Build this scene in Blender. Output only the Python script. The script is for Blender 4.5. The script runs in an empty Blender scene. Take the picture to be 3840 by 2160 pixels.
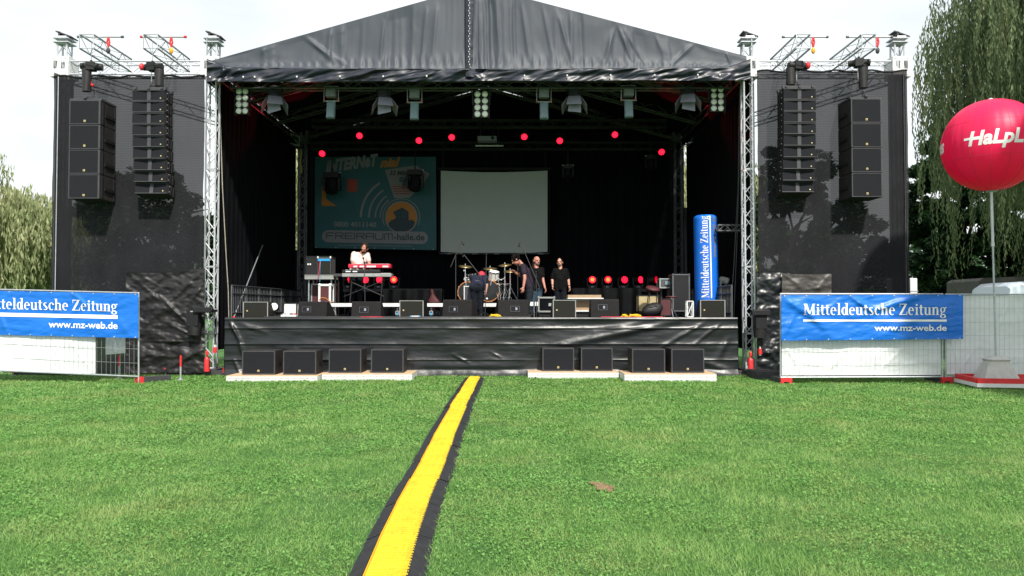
import bpy, bmesh, math, random
import numpy as np
from mathutils import Vector, Matrix, noise as mnoise
V = Vector
R = math.radians
SC = bpy.context.scene
COL = SC.collection
random.seed(7)
rng = np.random.default_rng(7)

# ------------------------------------------------------------------ camera
CAM_H = 1.70
PITCH = math.atan(75 / 2880)
cd = bpy.data.cameras.new('camera')
cam = bpy.data.objects.new('camera', cd)
COL.objects.link(cam)
cam.location = (0, 0, CAM_H)
cam.rotation_euler = (R(90) + PITCH, 0, 0)
cd.sensor_width = 36
cd.lens = 27.0
cd.clip_start = 0.1
cd.clip_end = 2000
SC.camera = cam

# ------------------------------------------------------------------ world
SUN_EL, SUN_AZ = 48, 16          # elevation, degrees to the right of straight behind the camera
w = bpy.data.worlds.new('World')
SC.world = w
w.use_nodes = True
nt = w.node_tree
nt.nodes.clear()
o_ = nt.nodes.new('ShaderNodeOutputWorld')
bg = nt.nodes.new('ShaderNodeBackground')
sky = nt.nodes.new('ShaderNodeTexSky')
sky.sky_type = 'NISHITA'
sky.sun_disc = False
sky.sun_elevation = R(SUN_EL)
sky.sun_rotation = R(180 - SUN_AZ)
tc = nt.nodes.new('ShaderNodeTexCoord')
mp = nt.nodes.new('ShaderNodeMapping')
mp.inputs['Scale'].default_value = (1, 1, 2.2)
n1 = nt.nodes.new('ShaderNodeTexNoise')
n1.inputs['Scale'].default_value = 2.2
n1.inputs['Detail'].default_value = 7
n1.inputs['Roughness'].default_value = 0.55
rp = nt.nodes.new('ShaderNodeValToRGB')
rp.color_ramp.elements[0].position = 0.36
rp.color_ramp.elements[0].color = (0.76, 0.76, 0.76, 1)
rp.color_ramp.elements[1].position = 0.58
rp.color_ramp.elements[1].color = (1, 1, 1, 1)
mx = nt.nodes.new('ShaderNodeMix')
mx.data_type = 'RGBA'
mx.inputs['B'].default_value = (10.0, 10.45, 10.6, 1)
nt.links.new(tc.outputs['Generated'], mp.inputs['Vector'])
nt.links.new(mp.outputs['Vector'], n1.inputs['Vector'])
nt.links.new(n1.outputs['Fac'], rp.inputs['Fac'])
nt.links.new(rp.outputs['Color'], mx.inputs['Factor'])
nt.links.new(sky.outputs['Color'], mx.inputs['A'])
nt.links.new(mx.outputs['Result'], bg.inputs['Color'])
bg.inputs['Strength'].default_value = 0.078
nt.links.new(bg.outputs['Background'], o_.inputs['Surface'])

# ------------------------------------------------------------------ sun, exposure
sd = bpy.data.lights.new('sun', 'SUN')
sd.energy = 4.3
sd.angle = R(2.5)
sd.color = (1.0, 0.95, 0.86)
so = bpy.data.objects.new('sun', sd)
COL.objects.link(so)
sv = V((math.sin(R(SUN_AZ)) * math.cos(R(SUN_EL)), -math.cos(R(SUN_AZ)) * math.cos(R(SUN_EL)), math.sin(R(SUN_EL))))
so.rotation_euler = sv.to_track_quat('Z', 'Y').to_euler()
so.location = (10, -10, 30)
vs = SC.view_settings
vs.view_transform = 'Standard'
vs.look = 'None'
vs.exposure = 0.55
vs.gamma = 1.0

# ------------------------------------------------------------------ measuring helpers
CT, ST = math.cos(PITCH), math.sin(PITCH)
def ray(px, py):
    a, b = px - 1920, 1080 - py
    return V((a, 2880 * CT - b * ST, 2880 * ST + b * CT))
def P(px, py, Y):
    d = ray(px, py)
    return V((0, 0, CAM_H)) + d * (Y / d.y)
def G(px, py, z=0.0):
    d = ray(px, py)
    return V((0, 0, CAM_H)) + d * ((z - CAM_H) / d.z)
def S(px, Y):
    return px * Y / 2880
FZ = 1.453                      # stage floor height
CX = -0.83                      # stage centre line

# ------------------------------------------------------------------ materials
MATS = {}
def mat(name, col, rough=0.6, metal=0.0, var=0.12, vs=4.0, bump=0.0, bs=30.0, emit=None, es=0.0, coat=0.0, stretch=None, transl=0.0, spec=0.5):
    m = bpy.data.materials.new(name)
    m.use_nodes = True
    t = m.node_tree
    p = t.nodes['Principled BSDF']
    p.inputs['Roughness'].default_value = rough
    p.inputs['Metallic'].default_value = metal
    p.inputs['Specular IOR Level'].default_value = spec
    p.inputs['Coat Weight'].default_value = coat
    c = t.nodes.new('ShaderNodeTexCoord')
    src = c.outputs['Object']
    if stretch:
        mpn = t.nodes.new('ShaderNodeMapping')
        mpn.inputs['Scale'].default_value = stretch
        t.links.new(src, mpn.inputs['Vector'])
        src = mpn.outputs['Vector']
    n = t.nodes.new('ShaderNodeTexNoise')
    n.inputs['Scale'].default_value = vs
    n.inputs['Detail'].default_value = 6
    n.inputs['Roughness'].default_value = 0.6
    t.links.new(src, n.inputs['Vector'])
    r = t.nodes.new('ShaderNodeValToRGB')
    r.color_ramp.elements[0].position = 0.3
    r.color_ramp.elements[1].position = 0.7
    r.color_ramp.elements[0].color = tuple(max(0, x * (1 - var)) for x in col) + (1,)
    r.color_ramp.elements[1].color = tuple(min(1, x * (1 + var)) for x in col) + (1,)
    t.links.new(n.outputs['Fac'], r.inputs['Fac'])
    t.links.new(r.outputs['Color'], p.inputs['Base Color'])
    if bump:
        n2 = t.nodes.new('ShaderNodeTexNoise')
        n2.inputs['Scale'].default_value = bs
        n2.inputs['Detail'].default_value = 4
        t.links.new(src, n2.inputs['Vector'])
        b = t.nodes.new('ShaderNodeBump')
        b.inputs['Strength'].default_value = bump
        b.inputs['Distance'].default_value = 0.02
        t.links.new(n2.outputs['Fac'], b.inputs['Height'])
        t.links.new(b.outputs['Normal'], p.inputs['Normal'])
    if emit:
        p.inputs['Emission Color'].default_value = tuple(emit) + (1,)
        p.inputs['Emission Strength'].default_value = es
    if transl:
        tr = t.nodes.new('ShaderNodeBsdfTranslucent')
        t.links.new(r.outputs['Color'], tr.inputs['Color'])
        ms = t.nodes.new('ShaderNodeMixShader')
        ms.inputs['Fac'].default_value = transl
        t.links.new(p.outputs['BSDF'], ms.inputs[1])
        t.links.new(tr.outputs['BSDF'], ms.inputs[2])
        t.links.new(ms.outputs['Shader'], t.nodes['Material Output'].inputs['Surface'])
    MATS[name] = m
    return m

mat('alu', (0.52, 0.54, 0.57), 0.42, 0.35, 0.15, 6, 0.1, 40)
mat('alu_dark', (0.11, 0.115, 0.125), 0.5, 0.4, 0.2, 6)  # darker alu; on roof frames and back towers their shade is painted in
mat('galv', (0.42, 0.45, 0.47), 0.5, 0.6, 0.18, 9)
mat('steel_dark', (0.05, 0.05, 0.055), 0.6, 0.3, 0.3, 5)
mat('black_metal', (0.010, 0.010, 0.012), 0.55, 0.0, 0.2, 8, spec=0.35)
mat('black_wood', (0.011, 0.010, 0.011), 0.8, 0.0, 0.25, 12, 0.3, 90, spec=0.25)
mat('brown_wood', (0.026, 0.022, 0.022), 0.7, 0.0, 0.2, 12, 0.3, 90, spec=0.3)
mat('grille', (0.011, 0.012, 0.016), 0.8, 0.0, 0.2, 60, 0.5, 260, spec=0.2)
mat('grille_warm', (0.022, 0.022, 0.019), 0.9, 0.0, 0.15, 60, 0.5, 260, spec=0.15)
mat('cab_edge', (0.045, 0.045, 0.052), 0.6, 0.0, 0.2, 10, spec=0.4)
mat('gold', (0.6, 0.5, 0.25), 0.4, 0.4, 0.1)
mat('drape', (0.0045, 0.005, 0.007), 0.95, 0.0, 0.3, 1.5, 0.15, 6, spec=0.1)
mat('vinyl', (0.009, 0.011, 0.013), 0.37, 0.0, 0.3, 1.3, 0.2, 5.0, spec=0.5)
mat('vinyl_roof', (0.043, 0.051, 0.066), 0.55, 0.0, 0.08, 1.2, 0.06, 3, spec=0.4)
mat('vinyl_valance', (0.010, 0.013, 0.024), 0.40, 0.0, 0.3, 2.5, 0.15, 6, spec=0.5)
mat('tarp_black', (0.012, 0.011, 0.012), 0.50, 0.0, 0.3, 2.5, 0.25, 8, spec=0.45)
mat('tarp_grey', (0.05, 0.045, 0.042), 0.5, 0.0, 0.2, 2.5, 0.3, 9)
mat('red', (0.62, 0.025, 0.03), 0.45, 0, 0.12, 8)
mat('red_strap', (0.45, 0.02, 0.04), 0.6, 0, 0.2, 8)
mat('rubber', (0.045, 0.046, 0.05), 0.8, 0, 0.3, 6, 0.4, 40)
mat('rubber_ramp', (0.020, 0.021, 0.024), 0.75, 0, 0.3, 10, 0.6, 60, spec=0.3)
mat('blue_banner', (0.008, 0.16, 0.66), 0.42, 0, 0.08, 1.5, 0.25, 5, transl=0.12)
mat('blue_inflate', (0.006, 0.14, 0.64), 0.45, 0, 0.08, 2, 0.2, 5)
mat('white_print', (0.80, 0.80, 0.80), 0.5, 0, 0.03)
mat('white_tarp', (0.82, 0.84, 0.86), 0.6, 0, 0.06, 1.6, 0.2, 4, transl=0.22)
mat('white_paint', (0.66, 0.67, 0.66), 0.5, 0, 0.08, 6)
mat('plywood', (0.52, 0.37, 0.23), 0.75, 0, 0.15, 6)
mat('concrete', (0.47, 0.47, 0.44), 0.9, 0, 0.12, 9, 0.5, 60)
mat('balloon', (0.93, 0.014, 0.12), 0.45, 0, 0.05, 2, 0.12, 8, transl=0.35)
mat('yellow', (0.66, 0.45, 0.018), 0.6, 0, 0.18, 4, 0.4, 60)
mat('orange', (0.80, 0.36, 0.012), 0.5, 0, 0.06, 6)
mat('teal', (0.008, 0.085, 0.105), 0.6, 0, 0.15, 2, 0.1, 5)
mat('print_grey', (0.19, 0.19, 0.21), 0.6, 0, 0.05)
mat('print_orange', (0.40, 0.15, 0.015), 0.6, 0, 0.05)
mat('print_red', (0.30, 0.04, 0.02), 0.6, 0, 0.05)
mat('print_dark', (0.006, 0.03, 0.045), 0.6, 0, 0.05)
mat('screen', (0.41, 0.45, 0.44), 0.8, 0, 0.03, 2)
mat('lamp_glass', (0.92, 0.94, 0.90), 0.2, 0.0, 0.05, 30, coat=0.5)
mat('lamp_grey', (0.06, 0.065, 0.085), 0.5, 0.2, 0.15)
mat('lamp_door', (0.24, 0.25, 0.30), 0.55, 0.1, 0.1)
mat('lamp_teal', (0.19, 0.27, 0.31), 0.5, 0.1, 0.1)
mat('led_red', (0.3, 0.0, 0.0), 0.4, 0, 0.05, emit=(1.0, 0.008, 0.03), es=3.2)
mat('led_hot', (0.3, 0.0, 0.0), 0.4, 0, 0.05, emit=(1.0, 0.13, 0.02), es=3.5)
mat('led_face', (0.25, 0.0, 0.01), 0.4, 0, 0.05, emit=(1.0, 0.0, 0.02), es=0.7)
mat('yellow_strap', (0.55, 0.50, 0.08), 0.7, 0, 0.3, 3)
mat('rope', (0.42, 0.38, 0.32), 0.9, 0, 0.2, 20)
mat('skin', (0.50, 0.26, 0.19), 0.55, 0, 0.08, 12)
mat('skin_red', (0.46, 0.20, 0.15), 0.55, 0, 0.08, 12)
mat('lips', (0.30, 0.10, 0.09), 0.5)
mat('eye', (0.02, 0.015, 0.015), 0.3)
mat('hair_brown', (0.035, 0.018, 0.011), 0.9, 0, 0.3, 60, 0.6, 120, spec=0.1)
mat('hair_dark', (0.008, 0.006, 0.006), 0.9, 0, 0.3, 60, 0.6, 120, spec=0.1)
mat('hair_grey', (0.15, 0.12, 0.105), 0.9, 0, 0.3, 60, 0.6, 120, spec=0.1)
mat('shirt_pink', (0.66, 0.52, 0.49), 0.85, 0, 0.06, 5, 0.4, 14)
mat('shirt_navy', (0.016, 0.019, 0.036), 0.9, 0, 0.2, 5, 0.4, 14, spec=0.15)
mat('shirt_charcoal', (0.026, 0.020, 0.032), 0.9, 0, 0.2, 5, 0.4, 14, spec=0.15)
mat('shirt_black', (0.0035, 0.0035, 0.004), 0.9, 0, 0.2, 5, 0.4, 14, spec=0.15)
mat('trousers_dark', (0.008, 0.010, 0.015), 0.9, 0, 0.2, 5, 0.4, 14, spec=0.15)
mat('trousers_grey', (0.016, 0.020, 0.025), 0.9, 0, 0.2, 5, 0.4, 14, spec=0.15)
mat('jeans', (0.035, 0.065, 0.095), 0.9, 0, 0.2, 5, 0.4, 14, spec=0.15)
mat('cap_red', (0.45, 0.03, 0.05), 0.8)
mat('drum_white', (0.70, 0.68, 0.62), 0.35, 0, 0.05)
mat('drum_hoop', (0.55, 0.20, 0.05), 0.35, 0, 0.15)
mat('chrome', (0.75, 0.76, 0.78), 0.2, 0.9, 0.05)
mat('brass', (0.42, 0.30, 0.14), 0.3, 0.8, 0.1)
mat('drum_skin', (0.012, 0.012, 0.014), 0.25, 0, 0.3, 5)
mat('maroon', (0.075, 0.014, 0.018), 0.6, 0, 0.15)
mat('keys_red', (0.55, 0.015, 0.05), 0.4, 0, 0.05)
mat('tweed', (0.42, 0.34, 0.18), 0.85, 0, 0.15, 10)
mat('tan_board', (0.36, 0.25, 0.15), 0.8, 0, 0.12, 10)
mat('amp_grey', (0.07, 0.075, 0.075), 0.8, 0, 0.15, 20)
mat('blue_light', (0.01, 0.28, 0.60), 0.5, 0, 0.05)
mat('blue_wheel', (0.05, 0.25, 0.42), 0.5, 0, 0.1)
mat('beam_grey', (0.27, 0.28, 0.27), 0.6, 0.2, 0.1)
mat('carpet', (0.014, 0.009, 0.011), 0.95, 0, 0.4, 2, spec=0.1)
mat('van_paint', (0.58, 0.65, 0.74), 0.3, 0.0, 0.03, 2, coat=0.4)
mat('van_glass', (0.02, 0.025, 0.03), 0.1)
mat('trailer_tarp', (0.085, 0.08, 0.075), 0.7, 0, 0.15, 1)
mat('bark', (0.07, 0.05, 0.036), 0.9, 0, 0.3, 5, 0.8, 12)
mat('soil', (0.20, 0.125, 0.07), 0.95, 0, 0.4, 30, 0.9, 60)

def scrim_mat(name, col, fac):
    m = bpy.data.materials.new(name)
    m.use_nodes = True
    t = m.node_tree
    p = t.nodes['Principled BSDF']
    p.inputs['Roughness'].default_value = 0.8
    p.inputs['Specular IOR Level'].default_value = 0.2
    c = t.nodes.new('ShaderNodeTexCoord')
    mpn = t.nodes.new('ShaderNodeMapping')
    mpn.inputs['Scale'].default_value = (1.2, 1, 0.5)
    n = t.nodes.new('ShaderNodeTexNoise')
    n.inputs['Scale'].default_value = 1.6
    n.inputs['Detail'].default_value = 5
    r = t.nodes.new('ShaderNodeValToRGB')
    r.color_ramp.elements[0].position = 0.35
    r.color_ramp.elements[1].position = 0.7
    r.color_ramp.elements[0].color = tuple(x * 0.75 for x in col) + (1,)
    r.color_ramp.elements[1].color = tuple(x * 1.3 for x in col) + (1,)
    wv = t.nodes.new('ShaderNodeTexWave')
    wv.wave_type = 'BANDS'
    wv.bands_direction = 'Z'
    wv.inputs['Scale'].default_value = 5.0
    wv.inputs['Distortion'].default_value = 1.5
    mr = t.nodes.new('ShaderNodeMapRange')
    mr.inputs['To Min'].default_value = fac * 0.82
    mr.inputs['To Max'].default_value = fac * 1.15
    tr = t.nodes.new('ShaderNodeBsdfTransparent')
    ms = t.nodes.new('ShaderNodeMixShader')
    t.links.new(c.outputs['Object'], mpn.inputs['Vector'])
    t.links.new(mpn.outputs['Vector'], n.inputs['Vector'])
    t.links.new(c.outputs['Object'], wv.inputs['Vector'])
    t.links.new(n.outputs['Fac'], r.inputs['Fac'])
    t.links.new(r.outputs['Color'], p.inputs['Base Color'])
    t.links.new(wv.outputs['Fac'], mr.inputs['Value'])
    t.links.new(mr.outputs['Result'], ms.inputs['Fac'])
    t.links.new(p.outputs['BSDF'], ms.inputs[1])
    t.links.new(tr.outputs['BSDF'], ms.inputs[2])
    t.links.new(ms.outputs['Shader'], t.nodes['Material Output'].inputs['Surface'])
    MATS[name] = m
scrim_mat('scrim', (0.011, 0.011, 0.014), 0.085)

def leaf_mat(name, c0, c1, c2, transl=0.3, rough=0.6, patch=0.25, dry=None):
    """foliage: colour differs leaf by leaf (attribute 'tint') and by patches of the place"""
    m = bpy.data.materials.new(name)
    m.use_nodes = True
    t = m.node_tree
    p = t.nodes['Principled BSDF']
    p.inputs['Roughness'].default_value = rough
    p.inputs['Specular IOR Level'].default_value = 0.3
    a = t.nodes.new('ShaderNodeAttribute')
    a.attribute_name = 'tint'
    g = t.nodes.new('ShaderNodeNewGeometry')
    n = t.nodes.new('ShaderNodeTexNoise')
    n.inputs['Scale'].default_value = patch
    n.inputs['Detail'].default_value = 5
    n.inputs['Roughness'].default_value = 0.65
    t.links.new(g.outputs['Position'], n.inputs['Vector'])
    ad = t.nodes.new('ShaderNodeMath')
    ad.operation = 'MULTIPLY_ADD'
    ad.inputs[1].default_value = 0.55
    mr = t.nodes.new('ShaderNodeMapRange')
    mr.inputs['From Min'].default_value = 0.3
    mr.inputs['From Max'].default_value = 0.7
    mr.inputs['To Min'].default_value = -0.05
    mr.inputs['To Max'].default_value = 0.5
    t.links.new(n.outputs['Fac'], mr.inputs['Value'])
    t.links.new(a.outputs['Fac'], ad.inputs[0])
    t.links.new(mr.outputs['Result'], ad.inputs[2])
    r = t.nodes.new('ShaderNodeValToRGB')
    e = r.color_ramp.elements
    e[0].position = 0.05
    e[0].color = c0 + (1,)
    e[1].position = 0.95
    e[1].color = c2 + (1,)
    k = e.new(0.5)
    k.color = c1 + (1,)
    t.links.new(ad.outputs[0], r.inputs['Fac'])
    out = r.outputs['Color']
    if dry:
        n2 = t.nodes.new('ShaderNodeTexNoise')
        n2.inputs['Scale'].default_value = 0.55
        n2.inputs['Detail'].default_value = 7
        n2.inputs['Roughness'].default_value = 0.7
        t.links.new(g.outputs['Position'], n2.inputs['Vector'])
        m2 = t.nodes.new('ShaderNodeMapRange')
        m2.inputs['From Min'].default_value = 0.50
        m2.inputs['From Max'].default_value = 0.68
        m2.inputs['To Max'].default_value = 0.6
        t.links.new(n2.outputs['Fac'], m2.inputs['Value'])
        mxx = t.nodes.new('ShaderNodeMix')
        mxx.data_type = 'RGBA'
        mxx.inputs['B'].default_value = dry + (1,)
        t.links.new(m2.outputs['Result'], mxx.inputs['Factor'])
        t.links.new(out, mxx.inputs['A'])
        out = mxx.outputs['Result']
    t.links.new(out, p.inputs['Base Color'])
    tr = t.nodes.new('ShaderNodeBsdfTranslucent')
    t.links.new(out, tr.inputs['Color'])
    ms = t.nodes.new('ShaderNodeMixShader')
    ms.inputs['Fac'].default_value = transl
    t.links.new(p.outputs['BSDF'], ms.inputs[1])
    t.links.new(tr.outputs['BSDF'], ms.inputs[2])
    t.links.new(ms.outputs['Shader'], t.nodes['Material Output'].inputs['Surface'])
    MATS[name] = m
leaf_mat('grass', (0.075, 0.195, 0.042), (0.185, 0.355, 0.082), (0.40, 0.51, 0.20), 0.36, 0.6, 1.6, (0.33, 0.36, 0.13))
leaf_mat('clover', (0.070, 0.20, 0.046), (0.150, 0.33, 0.078), (0.26, 0.45, 0.13), 0.36, 0.6, 1.8, (0.22, 0.34, 0.10))
leaf_mat('willow_gold', (0.15, 0.20, 0.08), (0.31, 0.35, 0.17), (0.54, 0.52, 0.32), 0.35, 0.6, 0.35)
leaf_mat('willow_green', (0.05, 0.085, 0.04), (0.14, 0.19, 0.085), (0.36, 0.39, 0.20), 0.4, 0.6, 0.3)
leaf_mat('broadleaf', (0.010, 0.032, 0.014), (0.028, 0.070, 0.028), (0.08, 0.15, 0.05), 0.25, 0.6, 0.3)
leaf_mat('broadleaf_olive', (0.012, 0.03, 0.012), (0.035, 0.06, 0.022), (0.08, 0.12, 0.04), 0.25, 0.6, 0.3)

def ground_mat():
    m = bpy.data.materials.new('lawn_ground')
    m.use_nodes = True
    t = m.node_tree
    p = t.nodes['Principled BSDF']
    p.inputs['Roughness'].default_value = 0.95
    c = t.nodes.new('ShaderNodeNewGeometry')
    def noise(s, d=6):
        n = t.nodes.new('ShaderNodeTexNoise')
        n.inputs['Scale'].default_value = s
        n.inputs['Detail'].default_value = d
        n.inputs['Roughness'].default_value = 0.7
        t.links.new(c.outputs['Position'], n.inputs['Vector'])
        return n
    a, b, d = noise(0.5), noise(9), noise(60)
    r1 = t.nodes.new('ShaderNodeValToRGB')
    e = r1.color_ramp.elements
    e[0].position, e[0].color = 0.35, (0.03, 0.10, 0.02, 1)
    e[1].position, e[1].color = 0.68, (0.07, 0.19, 0.035, 1)
    ad = t.nodes.new('ShaderNodeMix')
    ad.data_type = 'FLOAT'
    ad.inputs['Factor'].default_value = 0.5
    t.links.new(b.outputs['Fac'], ad.inputs['A'])
    t.links.new(a.outputs['Fac'], ad.inputs['B'])
    t.links.new(ad.outputs['Result'], r1.inputs['Fac'])
    t.links.new(r1.outputs['Color'], p.inputs['Base Color'])
    bp = t.nodes.new('ShaderNodeBump')
    bp.inputs['Strength'].default_value = 0.9
    bp.inputs['Distance'].default_value = 0.03
    t.links.new(d.outputs['Fac'], bp.inputs['Height'])
    t.links.new(bp.outputs['Normal'], p.inputs['Normal'])
    MATS['lawn_ground'] = m
ground_mat()

# ------------------------------------------------------------------ object helpers
def tag(o, label=None, cat=None, group=None, kind=None):
    if label: o['label'] = label
    if cat: o['category'] = cat
    if group: o['group'] = group
    if kind: o['kind'] = kind
    return o
def thing(name, loc, label, cat, group=None):
    o = bpy.data.objects.new(name, None)
    o.empty_display_size = 0.2
    COL.objects.link(o)
    o.location = loc
    return tag(o, label, cat, group)
def org(o):
    p = V((0, 0, 0))
    while o:
        p += V(o.location)
        o = o.parent
    return p
def copy_tree(o, parent=None):
    c = o.copy()
    COL.objects.link(c)
    c.parent = parent
    for ch in list(o.children):
        copy_tree(ch, c)
    return c
def clone(o, loc, label, rz=None, group=None):
    c = copy_tree(o)
    c.location = loc
    if rz is not None: c.rotation_euler = (0, 0, rz)
    c['label'] = label
    if group: c['group'] = group
    return c

class MB:
    def __init__(s):
        s.v, s.f = [], []
    def add(s, vs, fs):
        n = len(s.v)
        s.v += [tuple(x) for x in vs]
        s.f += [tuple(n + i for i in f) for f in fs]
        return s
    def box(s, c, size, M=None):
        c = V(c)
        h = V(size) / 2
        vs = [V((x * h.x, y * h.y, z * h.z)) for x in (-1, 1) for y in (-1, 1) for z in (-1, 1)]
        if M is not None: vs = [M @ v for v in vs]
        return s.add([v + c for v in vs], [(0, 1, 3, 2), (4, 6, 7, 5), (0, 4, 5, 1), (2, 3, 7, 6), (0, 2, 6, 4), (1, 5, 7, 3)])
    def bx(s, x0, x1, y0, y1, z0, z1):
        return s.box(((x0 + x1) / 2, (y0 + y1) / 2, (z0 + z1) / 2), (x1 - x0, y1 - y0, z1 - z0))
    def cyl(s, p0, p1, r, r1=None, n=8, cap=True):
        p0, p1 = V(p0), V(p1)
        r1 = r if r1 is None else r1
        d = (p1 - p0)
        if d.length < 1e-6: return s
        d.normalize()
        a = d.orthogonal().normalized()
        b = d.cross(a)
        vs, fs = [], []
        for p, q in ((p0, r), (p1, r1)):
            for i in range(n):
                t = 2 * math.pi * i / n
                vs.append(p + a * (q * math.cos(t)) + b * (q * math.sin(t)))
        for i in range(n):
            j = (i + 1) % n
            fs.append((i, j, n + j, n + i))
        if cap:
            fs.append(tuple(range(n - 1, -1, -1)))
            fs.append(tuple(range(n, 2 * n)))
        return s.add(vs, fs)
    def tube(s, pts, r, n=6):
        for i in range(len(pts) - 1):
            s.cyl(pts[i], pts[i + 1], r, n=n)
        return s
    def lathe(s, prof, c, axis=(0, 0, 1), n=20, caps=True):
        """prof: list of (radius, height along axis)"""
        ax = V(axis).normalized()
        a = ax.orthogonal().normalized()
        b = ax.cross(a)
        c = V(c)
        vs, fs = [], []
        for r, h in prof:
            for i in range(n):
                t = 2 * math.pi * i / n
                vs.append(c + ax * h + a * (r * math.cos(t)) + b * (r * math.sin(t)))
        for k in range(len(prof) - 1):
            for i in range(n):
                j = (i + 1) % n
                fs.append((k * n + i, k * n + j, (k + 1) * n + j, (k + 1) * n + i))
        if caps:
            fs.append(tuple(range(n - 1, -1, -1)))
            fs.append(tuple(range((len(prof) - 1) * n, len(prof) * n)))
        return s.add(vs, fs)
    def ell(s, c, r, M=None, nu=12, nv=8):
        c = V(c)
        vs, fs = [], []
        for j in range(1, nv):
            ph = math.pi * j / nv
            for i in range(nu):
                t = 2 * math.pi * i / nu
                vs.append(V((r[0] * math.sin(ph) * math.cos(t), r[1] * math.sin(ph) * math.sin(t), r[2] * math.cos(ph))))
        vs.append(V((0, 0, r[2])))
        vs.append(V((0, 0, -r[2])))
        T, B = len(vs) - 2, len(vs) - 1
        for j in range(nv - 2):
            for i in range(nu):
                k = (i + 1) % nu
                fs.append((j * nu + i, (j + 1) * nu + i, (j + 1) * nu + k, j * nu + k))
        for i in range(nu):
            k = (i + 1) % nu
            fs.append((T, i, k))
            fs.append((B, (nv - 2) * nu + k, (nv - 2) * nu + i))
        if M is not None: vs = [M @ v for v in vs]
        return s.add([v + c for v in vs], fs)
    def cap(s, p0, p1, r0, r1, n=10):
        """tapered capsule, closed"""
        p0, p1 = V(p0), V(p1)
        d = p1 - p0
        L = max(d.length, 1e-5)
        prof = []
        for k in range(1, 4):
            t = math.pi / 2 * k / 4
            prof.append((r0 * math.sin(t), -r0 * math.cos(t)))
        prof.append((r0, 0))
        prof.append((r1, L))
        for k in range(1, 4):
            t = math.pi / 2 * k / 4
            prof.append((r1 * math.cos(t), L + r1 * math.sin(t)))
        return s.lathe(prof, p0, d if d.length > 1e-5 else V((0, 0, 1)), n)
    def grid(s, fn, nu, nv):
        vs = [fn(i / nu, j / nv) for j in range(nv + 1) for i in range(nu + 1)]
        fs = [(j * (nu + 1) + i, j * (nu + 1) + i + 1, (j + 1) * (nu + 1) + i + 1, (j + 1) * (nu + 1) + i) for j in range(nv) for i in range(nu)]
        return s.add(vs, fs)
    def truss(s, p0, p1, w=0.29, rc=0.025, rb=0.010, pitch=0.29, up=(0, 0, 1), n=7, cross=False):
        p0, p1 = V(p0), V(p1)
        d = (p1 - p0)
        L = d.length
        d.normalize()
        a = d.cross(V(up))
        if a.length < 0.01: a = V((1, 0, 0))
        a.normalize()
        b = d.cross(a).normalized()
        h = w / 2 - rc
        cs = [a * h + b * h, a * h - b * h, -a * h - b * h, -a * h + b * h]
        for c in cs:
            s.cyl(p0 + c, p1 + c, rc, n=n)
        k = max(1, int(round(L / pitch)))
        for i in range(k):
            q0, q1 = p0 + d * (L * i / k), p0 + d * (L * (i + 1) / k)
            for f in range(4):
                c0, c1 = cs[f], cs[(f + 1) % 4]
                if (i + f) % 2: c0, c1 = c1, c0
                s.cyl(q0 + c0, q1 + c1, rb, n=5, cap=False)
                if cross: s.cyl(q0 + c1, q1 + c0, rb, n=5, cap=False)
        for q in (p0, p1):
            for f in range(4):
                s.cyl(q + cs[f], q + cs[(f + 1) % 4], rb * 1.3, n=5, cap=False)
        return s
    def build(s, name, m, parent=None, smooth=False, bev=0.0, thick=0.0):
        me = bpy.data.meshes.new(name)
        o = org(parent)
        me.from_pydata([(x - o.x, y - o.y, z - o.z) for x, y, z in s.v], [], s.f)
        if bev:
            bm = bmesh.new()
            bm.from_mesh(me)
            bmesh.ops.bevel(bm, geom=list(bm.edges), offset=bev, segments=2, affect='EDGES', profile=0.6)
            bm.to_mesh(me)
            bm.free()
        me.materials.append(MATS[m] if isinstance(m, str) else m)
        if smooth:
            me.polygons.foreach_set('use_smooth', [True] * len(me.polygons))
            if smooth == 'auto':
                me.set_sharp_from_angle(angle=R(40))
        ob = bpy.data.objects.new(name, me)
        COL.objects.link(ob)
        ob.parent = parent
        if thick:
            md = ob.modifiers.new('thick', 'SOLIDIFY')
            md.thickness = thick
            md.offset = -1
        return ob

def fbm(x, y, z=0.0, o=4):
    return mnoise.fractal(V((x, y, z)), 1.0, 2.0, o)

# quads from numpy arrays: centre, half-length vector, half-width vector -> rhombic leaves
def leaf_object(name, m, C, A, B, tint, parent=None, tri=False):
    n = len(C)
    o = np.array(org(parent))
    C = C - o
    if tri:
        k = 3
        vv = np.stack([C - B, C + B, C + A], 1)
    else:
        k = 4
        vv = np.stack([C - A, C - B * 1.0 + A * 0.1, C + A, C + B * 1.0 + A * 0.1], 1)
    me = bpy.data.meshes.new(name)
    me.vertices.add(n * k)
    me.vertices.foreach_set('co', vv.reshape(-1).astype(np.float32))
    me.loops.add(n * k)
    me.loops.foreach_set('vertex_index', np.arange(n * k, dtype=np.int32))
    me.polygons.add(n)
    me.polygons.foreach_set('loop_start', np.arange(0, n * k, k, dtype=np.int32))
    at = me.attributes.new('tint', 'FLOAT', 'FACE')
    at.data.foreach_set('value', tint.astype(np.float32))
    me.update()
    me.validate()
    me.materials.append(MATS[m])
    ob = bpy.data.objects.new(name, me)
    COL.objects.link(ob)
    ob.parent = parent
    return ob

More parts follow.
